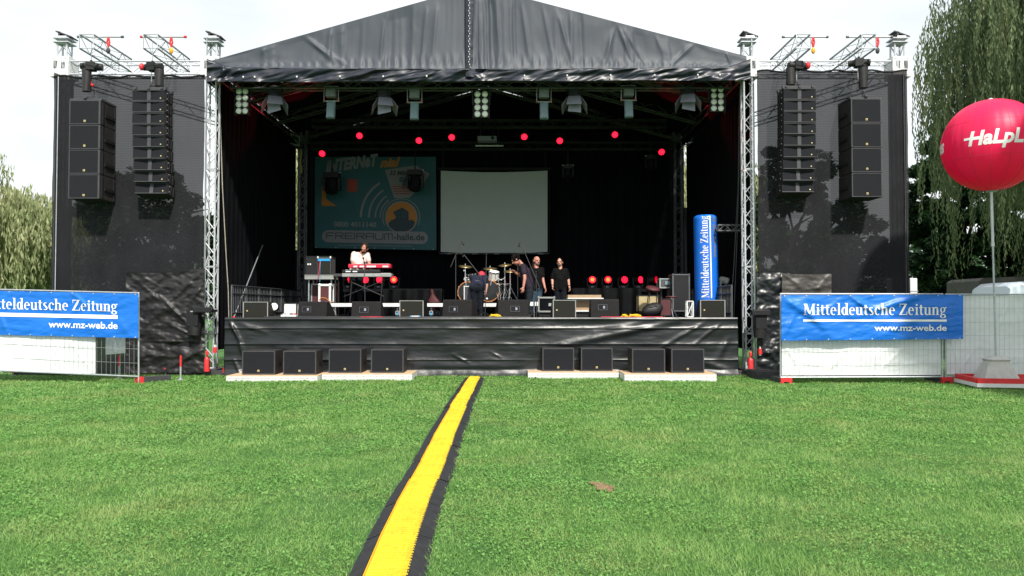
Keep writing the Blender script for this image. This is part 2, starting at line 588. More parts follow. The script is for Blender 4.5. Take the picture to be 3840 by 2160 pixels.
# ------------------------------------------------------------------ lettering
def ring(cx, cy, rx, ry, tx, ty, a0=0, a1=360, n=14):
    k = max(2, int(n * abs(a1 - a0) / 180))
    out = []
    for i in range(k):
        q = []
        for t, e in ((i, 1), (i + 1, 1), (i + 1, 0), (i, 0)):
            a = R(a0 + (a1 - a0) * t / k)
            r1, r2 = (rx, ry) if e else (rx - tx, ry - ty)
            q.append((cx + r1 * math.cos(a), cy + r2 * math.sin(a)))
        out.append(q)
    return out
def rc(x0, y0, x1, y1):
    n = max(1, int(abs(x1 - x0) / 0.25))
    return [[(x0 + (x1 - x0) * i / n, y0), (x0 + (x1 - x0) * (i + 1) / n, y0), (x0 + (x1 - x0) * (i + 1) / n, y1), (x0 + (x1 - x0) * i / n, y1)] for i in range(n)]
T_, t_ = 0.115, 0.035
def bowl(cx, w=0.20): return ring(cx, 0.24, w, 0.255, T_, 0.04)
SERIF = {}
SERIF['M'] = (0.80, rc(0.10, 0, 0.14, 0.7) + rc(0.02, 0, 0.24, t_) + [[(0.02, 0.7), (0.24, 0.7), (0.46, 0.05), (0.38, 0.05)]] + [[(0.40, 0.05), (0.44, 0.05), (0.66, 0.7), (0.60, 0.7)]] + rc(0.59, 0, 0.59 + T_, 0.7) + rc(0.52, 0, 0.77, t_) + rc(0.6, 0.665, 0.77, 0.7) + rc(0.02, 0.665, 0.15, 0.7))
SERIF['Z'] = (0.56, rc(0.05, 0.655, 0.52, 0.7) + rc(0.03, 0, 0.53, 0.045) + [[(0.03, 0.03), (0.17, 0.03), (0.52, 0.68), (0.38, 0.68)]] + rc(0.05, 0.5, 0.09, 0.7) + rc(0.49, 0, 0.53, 0.2))
SERIF['i'] = (0.27, rc(0.08, 0, 0.08 + T_, 0.48) + rc(0.02, 0, 0.255, t_) + rc(0.02, 0.44, 0.1, 0.48) + ring(0.135, 0.62, 0.065, 0.065, 0.0649, 0.0649))
SERIF['l'] = (0.27, rc(0.08, 0, 0.08 + T_, 0.74) + rc(0.02, 0, 0.255, t_) + rc(0.02, 0.705, 0.1, 0.74))
SERIF['t'] = (0.31, rc(0.08, 0.08, 0.08 + T_, 0.62) + rc(0.01, 0.44, 0.29, 0.48) + ring(0.20, 0.10, 0.12, 0.11, T_, 0.045, 180, 330))
SERIF['e'] = (0.43, ring(0.215, 0.24, 0.19, 0.255, T_, 0.04, 0, 310) + rc(0.12, 0.25, 0.39, 0.285))
SERIF['c'] = (0.41, ring(0.215, 0.24, 0.19, 0.255, T_, 0.04, 50, 310) + ring(0.33, 0.38, 0.055, 0.055, 0.0549, 0.0549))
SERIF['d'] = (0.48, ring(0.20, 0.24, 0.175, 0.255, T_, 0.04) + rc(0.30, 0, 0.30 + T_, 0.74) + rc(0.24, 0.705, 0.32, 0.74) + rc(0.40, 0, 0.47, t_))
SERIF['u'] = (0.50, rc(0.06, 0.10, 0.06 + T_, 0.48) + rc(0.31, 0, 0.31 + T_, 0.48) + ring(0.21, 0.11, 0.15, 0.12, T_, 0.05, 180, 320) + rc(0.01, 0.445, 0.08, 0.48) + rc(0.25, 0.445, 0.33, 0.48) + rc(0.41, 0, 0.49, t_))
SERIF['n'] = (0.50, rc(0.06, 0, 0.06 + T_, 0.48) + rc(0.31, 0, 0.31 + T_, 0.36) + ring(0.275, 0.36, 0.15, 0.135, T_, 0.05, 0, 150) + rc(0.01, 0.445, 0.08, 0.48) + rc(0.01, 0, 0.22, t_) + rc(0.27, 0, 0.48, t_))
SERIF['h'] = (0.50, rc(0.06, 0, 0.06 + T_, 0.74) + rc(0.31, 0, 0.31 + T_, 0.36) + ring(0.275, 0.36, 0.15, 0.135, T_, 0.05, 0, 150) + rc(0.01, 0.705, 0.08, 0.74) + rc(0.01, 0, 0.22, t_) + rc(0.27, 0, 0.48, t_))
SERIF['s'] = (0.37, ring(0.185, 0.36, 0.14, 0.13, 0.09, 0.045, 40, 270) + ring(0.185, 0.12, 0.15, 0.135, 0.095, 0.045, -140, 90) + [[(0.08, 0.33), (0.17, 0.36), (0.31, 0.16), (0.22, 0.11)]])
SERIF['g'] = (0.45, ring(0.20, 0.32, 0.165, 0.17, 0.095, 0.035) + ring(0.215, -0.08, 0.19, 0.12, 0.09, 0.04) + [[(0.07, 0.04), (0.15, 0.06), (0.16, 0.18), (0.09, 0.16)]] + rc(0.12, 0.015, 0.32, 0.06) + ring(0.39, 0.46, 0.045, 0.045, 0.0449, 0.0449))
SERIF[' '] = (0.22, [])
def serif_text(txt):
    """polygons in a 2-D frame, width, for the bold condensed serif"""
    x, out = 0, []
    for ch in txt:
        wd, polys = SERIF[ch]
        out += [[(x + a, b) for a, b in q] for q in polys]
        x += wd
    return out, x
def font_text(txt, offset=0.02, shear=0.0):
    cu = bpy.data.curves.new('t', 'FONT')
    cu.body = txt
    cu.offset = offset
    cu.shear = shear
    cu.resolution_u = 3
    ob = bpy.data.objects.new('t', cu)
    COL.objects.link(ob)
    dg = bpy.context.evaluated_depsgraph_get()
    me = bpy.data.meshes.new_from_object(ob.evaluated_get(dg))
    out = [[(me.vertices[i].co.x, me.vertices[i].co.y) for i in p.vertices] for p in me.polygons]
    bpy.data.objects.remove(ob)
    bpy.data.meshes.remove(me)
    xs = [p[0] for q in out for p in q]
    x0 = min(xs)
    out = [[(a - x0, b) for a, b in q] for q in out]
    return out, max(xs) - x0
def print_polys(polys, fn, name, m, parent, maxl=None):
    """fn maps a 2-D point to 3-D; pieces longer than maxl are split so they follow the cloth"""
    mb = MB()
    for q in polys:
        if maxl is None:
            mb.add([fn(a, b) for a, b in q], [tuple(range(len(q)))])
            continue
        st = [(q[0], q[i], q[i + 1]) for i in range(1, len(q) - 1)]
        while st:
            t = st.pop()
            l = [math.hypot(t[i][0] - t[(i + 1) % 3][0], t[i][1] - t[(i + 1) % 3][1]) for i in range(3)]
            k = l.index(max(l))
            if l[k] > maxl:
                a, b, c = t[k], t[(k + 1) % 3], t[(k + 2) % 3]
                h = ((a[0] + b[0]) / 2, (a[1] + b[1]) / 2)
                st += [(a, h, c), (h, b, c)]
            else:
                mb.add([fn(*x) for x in t], [(0, 1, 2)])
    return mb.build(name, m, parent)
def fit(polys, W_, x0, x1, y0, sy, cap=0.7):
    """scale polygons so their width runs x0..x1, baseline y0, capital height sy (negative = upwards in picture rows)"""
    k = (x1 - x0) / W_
    return [[(x0 + a * k, y0 + b * sy / cap) for a, b in q] for q in polys]
# ================================================================== SETTING: lawn
mb = MB()
mb.add([(-400, -60, 0), (400, -60, 0), (400, 700, 0), (-400, 700, 0)], [(0, 1, 2, 3)])
tag(mb.build('ground', 'lawn_ground'), kind='structure')

# centre line of the cable ramp, measured at lid height
RAMP_PX = [(1780, 1412), (1745, 1468), (1709, 1536), (1668, 1615), (1637, 1694), (1590, 1788), (1553, 1862), (1522, 1930), (1478, 2040), (1439, 2155)]
RAMP = [G(x, y, 0.05) for x, y in RAMP_PX]
d_ = (RAMP[-1] - RAMP[-2]).normalized()
RAMP.append(RAMP[-1] + d_ * 1.9)
RX = np.array([p.x for p in RAMP])[::-1]
RY = np.array([p.y for p in RAMP])[::-1]

def lawn():
    Cs, As, Bs, Ts = [], [], [], []
    def field(y0, y1, dens, hh, ww, n_clump):
        xm = 0.69 * y1 + 3.4
        n = int(dens * (y1 - y0) * 2 * xm)
        x = rng.uniform(-xm, xm, n)
        y = rng.uniform(y0, y1, n)
        # keep what a camera near the photographer could see
        keep = np.abs(x) < 0.69 * y + 3.4
        rxx = np.interp(y, RY, RX)
        keep &= ~((np.abs(x - rxx) < 0.25 + rng.normal(0, 0.012, n)) & (y < RY[-1]))
        keep &= ~((y > 19.25) & (x > -7.0) & (x < 5.6))
        x, y = x[keep], y[keep]
        n = len(x)
        # patches of taller and shorter growth
        ph = np.sin(x * 1.7 + 1.3 * np.sin(y * 1.1)) * np.sin(y * 1.3 + 1.1 * np.sin(x * 0.8)) + 0.6 * np.sin(x * 5.1 + y * 3.3) * np.sin(y * 4.7 - x * 2.1)
        h = hh * rng.uniform(0.5, 1.25, n) * (1 + 0.28 * ph)
        wd = ww * rng.uniform(0.7, 1.3, n)
        th = rng.uniform(0, 2 * np.pi, n)
        ln = rng.uniform(0.3, 2.2, n)
        h = h / np.sqrt(1 + 0.35 * ln ** 2)
        A = np.stack([np.cos(th) * ln * h, np.sin(th) * ln * h, h], 1)
        f = th + np.pi / 2 + rng.normal(0, 0.5, n)
        B = np.stack([np.cos(f) * wd, np.sin(f) * wd, np.zeros(n)], 1)
        C = np.stack([x, y, np.full(n, 0.0)], 1)
        Cs.append(C); As.append(A); Bs.append(B)
        Ts.append(np.clip(rng.beta(2, 2.6, n) * 1.15 + 0.10 * ph + (rng.random(n) < 0.03) * 0.5 - 0.04, 0, 1.2))
    field(3.4, 6.5, 6500, 0.036, 0.0023, 1)
    field(6.5, 9.5, 4000, 0.037, 0.0031, 1)
    field(9.5, 13.5, 2100, 0.040, 0.0048, 1)
    field(13.5, 19.6, 1000, 0.048, 0.0075, 1)
    field(19.6, 25, 180, 0.06, 0.010, 1)
    tag(leaf_object('grass', 'grass', np.concatenate(Cs), np.concatenate(As), np.concatenate(Bs), np.concatenate(Ts), tri=True), kind='stuff')
    # clover and plantain leaves among the grass
    n = 400000
    y = 3.4 + 15.6 * rng.random(n) ** 1.15
    x = rng.uniform(-1, 1, n) * (0.69 * y + 3.0)
    ph = np.sin(x * 2.3 + 2.0 * np.sin(y * 0.9)) * np.sin(y * 1.9 + 1.4 * np.sin(x * 1.2)) + 0.5 * np.sin(x * 6 + 1) * np.sin(y * 5)
    keep = (ph + rng.normal(0, 0.45, n) > 0.15) & ~(np.abs(x - np.interp(y, RY, RX)) < 0.26)
    x, y = x[keep], y[keep]
    n = len(x)
    z = rng.uniform(0.010, 0.040, n)
    r = (0.0045 + 0.0007 * y) * rng.uniform(0.6, 1.5, n)
    th = rng.uniform(0, 2 * np.pi, n)
    tl = rng.normal(0, 0.35, n)
    A = np.stack([np.cos(th) * r, np.sin(th) * r, tl * r], 1)
    B = np.stack([-np.sin(th) * r * 0.8, np.cos(th) * r * 0.8, rng.normal(0, 0.35, n) * r], 1)
    tag(leaf_object('clover', 'clover', np.stack([x, y, z], 1), A, B, np.clip(rng.beta(2, 2.4, n), 0, 1)), kind='stuff')
lawn()

# a scrap of dry earth thrown up on the lawn
mb = MB()
for (px, py, r) in [(2238 + q + random.gauss(0, 7), 1817 + q * .45 + random.gauss(0, 5), random.uniform(.007, .022)) for q in [random.uniform(-8, 48) for _ in range(60)]]:
    c = G(px, py, .02)
    mb.ell(c, (r * 1.8, r * 1.4, r * 0.9), Matrix.Rotation(random.random() * 3, 3, 'Z'), 9, 6)
tag(mb.build('earth_clod', 'soil', smooth=True), 'crumbled clod of dry brown earth lying on the open lawn', 'earth clod')

# ================================================================== cable ramp
def cable_ramp():
    t = thing('cable_ramp', (RAMP[5].x, RAMP[5].y, 0), 'long yellow cable ramp with black rubber edges winding over the lawn to the stage', 'cable ramp')
    # resample to stiff modules of about 0.9 m
    pts = [V((p.x, p.y, 0)) for p in RAMP]
    L = [0]
    for i in range(1, len(pts)): L.append(L[-1] + (pts[i] - pts[i - 1]).length)
    def at(s):
        for i in range(1, len(pts)):
            if s <= L[i]: return pts[i - 1].lerp(pts[i], (s - L[i - 1]) / (L[i] - L[i - 1]))
        return pts[-1]
    n = int(round(L[-1] / 0.92))
    q = [at(L[-1] * i / n) for i in range(n + 1)]
    for i in range(n):
        a, b = q[i], q[i + 1]
        d = (b - a).normalized()
        sd_ = V((-d.y, d.x, 0))           # points to the picture's right as d runs towards the camera
        if sd_.x < 0: sd_ = -sd_
        j = random.uniform(-0.009, 0.009)
        a, b = a + sd_ * j, b + sd_ * j
        dz = random.uniform(-0.003, 0.003)
        w2 = 0.120
        lid = MB()
        H = 0.052 + dz
        e = 0.008
        prof = [(-w2, H - 0.012), (-w2 + 0.01, H), (w2 - 0.01, H), (w2, H - 0.012)]
        vs = []
        for p in (a + d * e, b - d * e):
            vs += [p + sd_ * u + V((0, 0, z)) for u, z in prof]
            vs += [p + sd_ * w2 + V((0, 0, 0.01)), p - sd_ * w2 + V((0, 0, 0.01))]
        lid.add(vs, [(0, 1, 7, 6), (1, 2, 8, 7), (2, 3, 9, 8), (3, 4, 10, 9), (5, 0, 6, 11), (0, 5, 4, 3, 2, 1), (6, 7, 8, 9, 10, 11)])
        # tread bars across the lid and hinge teeth on the right edge
        m = 34
        for k in range(m):
            c = a.lerp(b, (k + 0.5) / m)
            if k % 2 == 0:
                for uu in (-0.075, 0.0, 0.075):
                    M = Matrix(((sd_.x, d.x, 0), (sd_.y, d.y, 0), (0, 0, 1)))
                    lid.box(c + sd_ * uu + V((0, 0, H + 0.001)), (0.060, 0.020, 0.014), M)
            M = Matrix(((sd_.x, d.x, 0), (sd_.y, d.y, 0), (0, 0, 1)))
            if k % 2: lid.box(c + sd_ * (w2 + 0.008) + V((0, 0, H - 0.010)), (0.040, 0.020, 0.014), M)
        lo = lid.build('lid', 'yellow', t)
        sg = MB()
        M = Matrix(((sd_.x, d.x, 0), (sd_.y, d.y, 0), (0, 0, 1)))
        sg.box((a + b) / 2 + sd_ * (-w2 - 0.004) + V((0, 0, H - 0.012)), (0.008, (b - a).length - 0.01, 0.012), M)
        sg.build('hinge_strip', 'orange', lo)
        for s, wf in ((-1, 0.112), (1, 0.140)):
            fl = MB()
            u0, u1 = s * (w2 + 0.001 if s < 0 else w2 + 0.02), s * (w2 + wf)
            if s < 0: u0 -= 0.009
            rows = 6
            nn = 22
            vs, fs = [], []
            for ii in range(nn + 1):
                p = a.lerp(b, ii / nn) if 0 < ii < nn else (a + d * e if ii == 0 else b - d * e)
                for r_ in range(rows + 1):
                    u = u0 + (u1 - u0) * r_ / rows
                    zz = (0.044 + dz) * (1 - r_ / rows) ** 1.1 + 0.004 + (0.003 if (r_ + ii) % 2 else 0)
                    wob = random.uniform(-.004, .004) if r_ == rows else 0
                    vs.append(p + sd_ * (u + wob) + V((0, 0, zz)))
            for ii in range(nn):
                for r_ in range(rows):
                    k = ii * (rows + 1) + r_
                    fs.append((k, k + 1, k + rows + 2, k + rows + 1))
            # closing wall under the outer and inner edge
            fl.add(vs, fs)
            fl.build('rubber_edge', 'rubber_ramp', t)
cable_ramp()

# ================================================================== STAGE platform
YS = 19.2
def ridge(x, y, segs):
    s = 0
    for x0, y0, x1, y1, wd, am in segs:
        dx, dy = x1 - x0, y1 - y0
        L2 = dx * dx + dy * dy
        t = max(0, min(1, ((x - x0) * dx + (y - y0) * dy) / L2))
        ex, ey = x - x0 - t * dx, y - y0 - t * dy
        d2 = (ex * ex + ey * ey) / (wd * wd)
        if d2 < 9: s += am * math.exp(-d2) * (0.35 + 0.65 * math.sin(math.pi * min(1, max(0, t)))) 
    return s
def stage():
    t = thing('stage_platform', (CX, YS, 0), 'low concert stage platform hung with glossy black vinyl skirt behind the floor subwoofers', 'stage')
    x0, x1 = (845 - 1920) / 2880 * YS, (2765 - 1920) / 2880 * YS
    MB().bx(x0, x1, YS + 0.06, 28.1, FZ - 0.12, FZ - 0.004).build('deck', 'steel_dark', t)
    c = MB()
    c.grid(lambda u, v: V((x0 + 0.02 + (x1 - x0 - 0.04) * u, YS + 0.05 + 8.9 * v, FZ + 0.003 * math.sin(u * 60) * math.sin(v * 30))), 60, 30)
    c.build('floor_covering', 'carpet', t)
    lg = MB()
    for i in range(8):
        for j in range(5):
            x = x0 + 0.2 + (x1 - x0 - 0.4) * i / 7
            y = YS + 0.5 + 8.2 * j / 4
            lg.cyl((x, y, 0), (x, y, FZ - 0.12), 0.03)
    lg.build('understructure', 'alu_dark', t)
    creases = [1.18, 0.78, 0.39]
    folds = [(2540, 1205, 2110, 1292, 13, .10), (2450, 1200, 2230, 1245, 12, .06), (2640, 1210, 2480, 1300, 8, .05), (2700, 1215, 2600, 1290, 7, .04), (2730, 1270, 2690, 1340, 12, .05),
             (868, 1212, 902, 1275, 7, .12), (902, 1275, 915, 1330, 9, .09), (880, 1350, 905, 1400, 7, .06), (905, 1215, 1000, 1245, 8, .05), (1560, 1370, 1960, 1372, 14, .05), (1700, 1330, 1760, 1360, 6, .04),
             (2640, 1360, 2740, 1390, 12, .06), (1840, 1320, 1880, 1340, 5, .03), (1110, 1310, 1150, 1390, 8, .05)]
    def f(u, v):
        x = x0 + (x1 - x0) * u
        z = FZ + 0.012 - (FZ - 0.01) * v
        px, py = 1920 + x / YS * 2880, 1155 + (1.7 - z) / YS * 2880
        d = 0
        prev = FZ + 0.01
        for cz in creases + [0.0]:
            if z > cz or cz == 0.0:
                s = (prev - z) / (prev - cz)
                sag = 0.75 + 0.5 * fbm(x * 0.6, cz * 9, 3)
                d += 0.045 * max(0, s) ** 5 * sag
                break
            prev = cz
        q = fbm(x * 0.8, z * 1.8, 1, 2) * 0.028 + fbm(x * 1.1 + 2, z * 5, 5, 3) * 0.008 + fbm(x * 4.5, z * 9, 8) * 0.002
        top = 1 - min(1, (1 - v) * 12) if v > 0.9 else 0
        d += q * min(1, v * 9)
        d += ridge(px, py, folds) * 0.55
        d += 0.02 * math.exp(-((v - 0.03) / 0.02) ** 2)
        if v > 0.9: d += (v - 0.9) * 1.2 * (0.6 + 0.5 * fbm(x * 0.9, 1, 4))
        if v < 0.02: d *= v / 0.02
        return V((x + 0.004 * fbm(x * 6, z * 6, 2), YS - d, z))
    MB().grid(f, 760, 84).build('skirt', 'vinyl', t, smooth=True)
    # the skirt's return down both sides
    for sx in (x0, x1):
        MB().grid(lambda u, v: V((sx + (0.02 * fbm(u * 12, v * 3, sx)) - (0.02 if sx < 0 else -0.02), YS + 8.8 * u, FZ + 0.01 - (FZ - 0.02) * v)), 80, 10).build('side_skirt', 'vinyl', t, smooth=True)
stage()

# ================================================================== truss towers
TX_L, TX_R, YT = -7.70, 6.06, 19.65
OX_L, OX_R = -11.54, 9.94
BX_L, BX_R, YB = -7.47, 5.93, 27.3
def sleeve(mb, x, y, z, w=0.46, h=0.52):
    """perforated plate box round a tower"""
    for sx in (-1, 1):
        for (a, b) in ((-w / 2, w / 2),):
            mb.box((x + sx * w / 2, y, z), (0.015, w, h))
    for sy in (-1, 1):
        yy = y + sy * w / 2
        mb.bx(x - w / 2, x + w / 2, yy - .007, yy + .007, z + h * .28, z + h / 2)
        mb.bx(x - w / 2, x + w / 2, yy - .007, yy + .007, z - h / 2, z - h * .12)
        for k in (-1, 0, 1):
            mb.bx(x + k * w * .42 - .045, x + k * w * .42 + .045, yy - .007, yy + .007, z - h * .12, z + h * .28)
    for sy in (-1, 1):
        for sx in (-1, 1):
            for sz in (-1, 1):
                mb.cyl((x + sx * w * .33, y + sy * (w / 2 + .002), z + sz * h * .40), (x + sx * w * .33, y + sy * (w / 2 + .02), z + sz * h * .40), .02, n=6)
def head(mb_a, mb_d, x, y, z0):
    for k, zz in enumerate((0, .10)):
        mb_a.bx(x - .2, x + .2, y - .2, y + .2, z0 + zz, z0 + zz + .025)
    M = Matrix.Rotation(R(20), 3, 'Y')
    mb_d.box((x + .05, y, z0 + .22), (.42, .34, .03), M)
    mb_d.bx(x - .08, x - .04, y - .17, y + .17, z0 + .12, z0 + .28)
    mb_a.cyl((x - .08, y - .14, z0 + .13), (x + .14, y - .14, z0 + .13), .05)
def tower(x, y, label, base=True, chain=True, top=8.50, dark=False, low_detail=False):
    t = thing('truss_tower', (x, y, 0), label, 'truss tower')
    am = 'alu_dark' if dark else 'alu'  # back towers: same aluminium, with the shade under the roof put into its colour
    m = MB()
    # three stacked sections, joined by visible end frames
    for z0, z1 in ((0.16, 1.05), (1.05, 2.75), (2.75, 5.25), (5.25, top)):
        m.truss((x, y, z0 + .008), (x, y, z1 - .008), 0.29, 0.025, 0.011, 0.30, up=(0, 1, 0))
    m.build('mast', am, t)
    s = MB()
    sleeve(s, x, y, 7.86)
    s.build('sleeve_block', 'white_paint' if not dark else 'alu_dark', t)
    a, d = MB(), MB()
    head(a, d, x, y, top)
    a.build('head_plate', am, t)
    d.build('head_sheave', 'steel_dark', t)
    if base:
        b = MB()
        b.bx(x - 1.0, x + 0.55, y - .28, y - .12, .02, .13)
        b.bx(x - 1.0, x + 0.55, y + .12, y + .28, .02, .13)
        b.bx(x - .25, x + .25, y - .25, y + .25, .13, .16)
        b.bx(x - .12, x + .12, y - 0.32, y + 1.0, .03, .12)
        b.build('base_beam', 'steel_dark', t)
        for (dx, dy) in ((-.98, -.35), (.5, -.35)):
            j = MB()
            j.cyl((x + dx, y + dy, 0.0), (x + dx, y + dy, .34), .014)
            j.cyl((x + dx, y + dy, 0.0), (x + dx, y + dy, .02), .06, n=10)
            j.build('spindle_foot', 'galv', t)
            MB().cyl((x + dx, y + dy - .01, .08), (x + dx, y + dy - .01, .20), .045, n=8).build('spindle_nut', 'red', t)
    if chain:
        c = MB()
        zt = top + .15
        k = int((zt - 2.3) / .055)
        for i in range(k):
            z = 2.3 + (zt - 2.3) * i / k
            c.box((x - .09 if x < 0 else x + .06, y - .21, z), (.022 if i % 2 else .012, .012 if i % 2 else .022, .06))
        c.build('lifting_chain', 'galv', t)
    return t
tower(TX_L, YT, 'bright aluminium truss tower at the left front corner of the stage')
tower(TX_R, YT, 'bright aluminium truss tower at the right front corner of the stage')
tower(OX_L, YT, 'aluminium tower top above the far left edge of the left black mesh', chain=False)
tower(OX_R, YT, 'aluminium tower top above the far right edge of the right black mesh', chain=False)
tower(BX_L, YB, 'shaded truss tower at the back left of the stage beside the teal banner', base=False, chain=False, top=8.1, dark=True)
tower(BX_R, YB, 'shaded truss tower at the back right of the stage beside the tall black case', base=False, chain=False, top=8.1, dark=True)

# wing trusses between the towers, with the raking ones behind the mesh
def truss_thing(name, p0, p1, label, cat, m='alu', w=.29, **k):
    t = thing(name, (V(p0) + V(p1)) / 2, label, cat)
    x = MB()
    x.truss(p0, p1, w, **k)
    x.build('lattice', m, t)
    return t
ZW = 7.84
truss_thing('wing_truss', (OX_L + .24, YT, ZW), (TX_L - .24, YT, ZW), 'horizontal silver truss bridging the two left towers above the black mesh', 'truss', w=.38, rc=.022, rb=.008, pitch=.4)
truss_thing('wing_truss', (TX_R + .24, YT, ZW), (OX_R - .24, YT, ZW), 'horizontal silver truss bridging the two right towers above the black mesh', 'truss', w=.38, rc=.022, rb=.008, pitch=.4)
truss_thing('raking_truss', (OX_L + .2, YT + .3, 7.72), (BX_L - .2, YB - .2, 7.6), 'truss slanting back from the far left tower, dim behind the left mesh', 'truss', w=.38, pitch=.45)
truss_thing('raking_truss', (OX_R - .2, YT + .3, 7.72), (BX_R + .2, YB - .2, 7.6), 'truss slanting back from the far right tower, dim behind the right mesh', 'truss', w=.38, pitch=.45)

def cantilever(x, label):
    t = thing('cantilever_truss', (x, YT, 8.05), label, 'truss', 'cantilever trusses carrying the loudspeaker hoists')
    m = MB()
    m.truss((x, 18.3, 8.11), (x, 20.15, 8.11), .38, .024, .008, .42)
    m.build('lattice', 'galv', t)
    c = MB()
    c.cyl((x - .36, 18.62, 8.33), (x + .70, 18.62, 8.33), .026)
    c.build('cross_pipe', 'alu', t)
    e = MB()
    for q in (-.37, .70): e.cyl((x + q - .03, 18.62, 8.33), (x + q + .03, 18.62, 8.33), .033)
    e.build('pipe_end_cap', 'red' if 'inner left' in label else 'alu_dark', t)
    s = MB()
    s.tube([(x + .36, 18.62, 8.34), (x + .33, 18.62, 8.2), (x + .36, 18.62, 8.08), (x + .39, 18.62, 8.2), (x + .36, 18.62, 8.34)], .022)
    s.build('sling', 'red', t)
    MB().ell((x + .36, 18.62, 7.99), (.05, .04, .08)).build('shackle', 'orange' if 'inner' in label else 'steel_dark', t)
    return t
HX = [(P(324, 148, 18.3).x, 'outer left'), (P(564, 148, 18.3).x, 'inner left'), (P(3013, 148, 18.3).x - .0, 'inner right'), (P(3258, 148, 18.3).x, 'outer right')]
cantilever(HX[0][0], 'slanting cantilever truss above the outer left loudspeaker hoist')
cantilever(HX[1][0], 'slanting cantilever truss above the inner left loudspeaker hoist, red pipe ends')
cantilever(HX[2][0], 'slanting cantilever truss above the inner right loudspeaker hoist')
cantilever(HX[3][0], 'slanting cantilever truss above the outer right loudspeaker hoist')

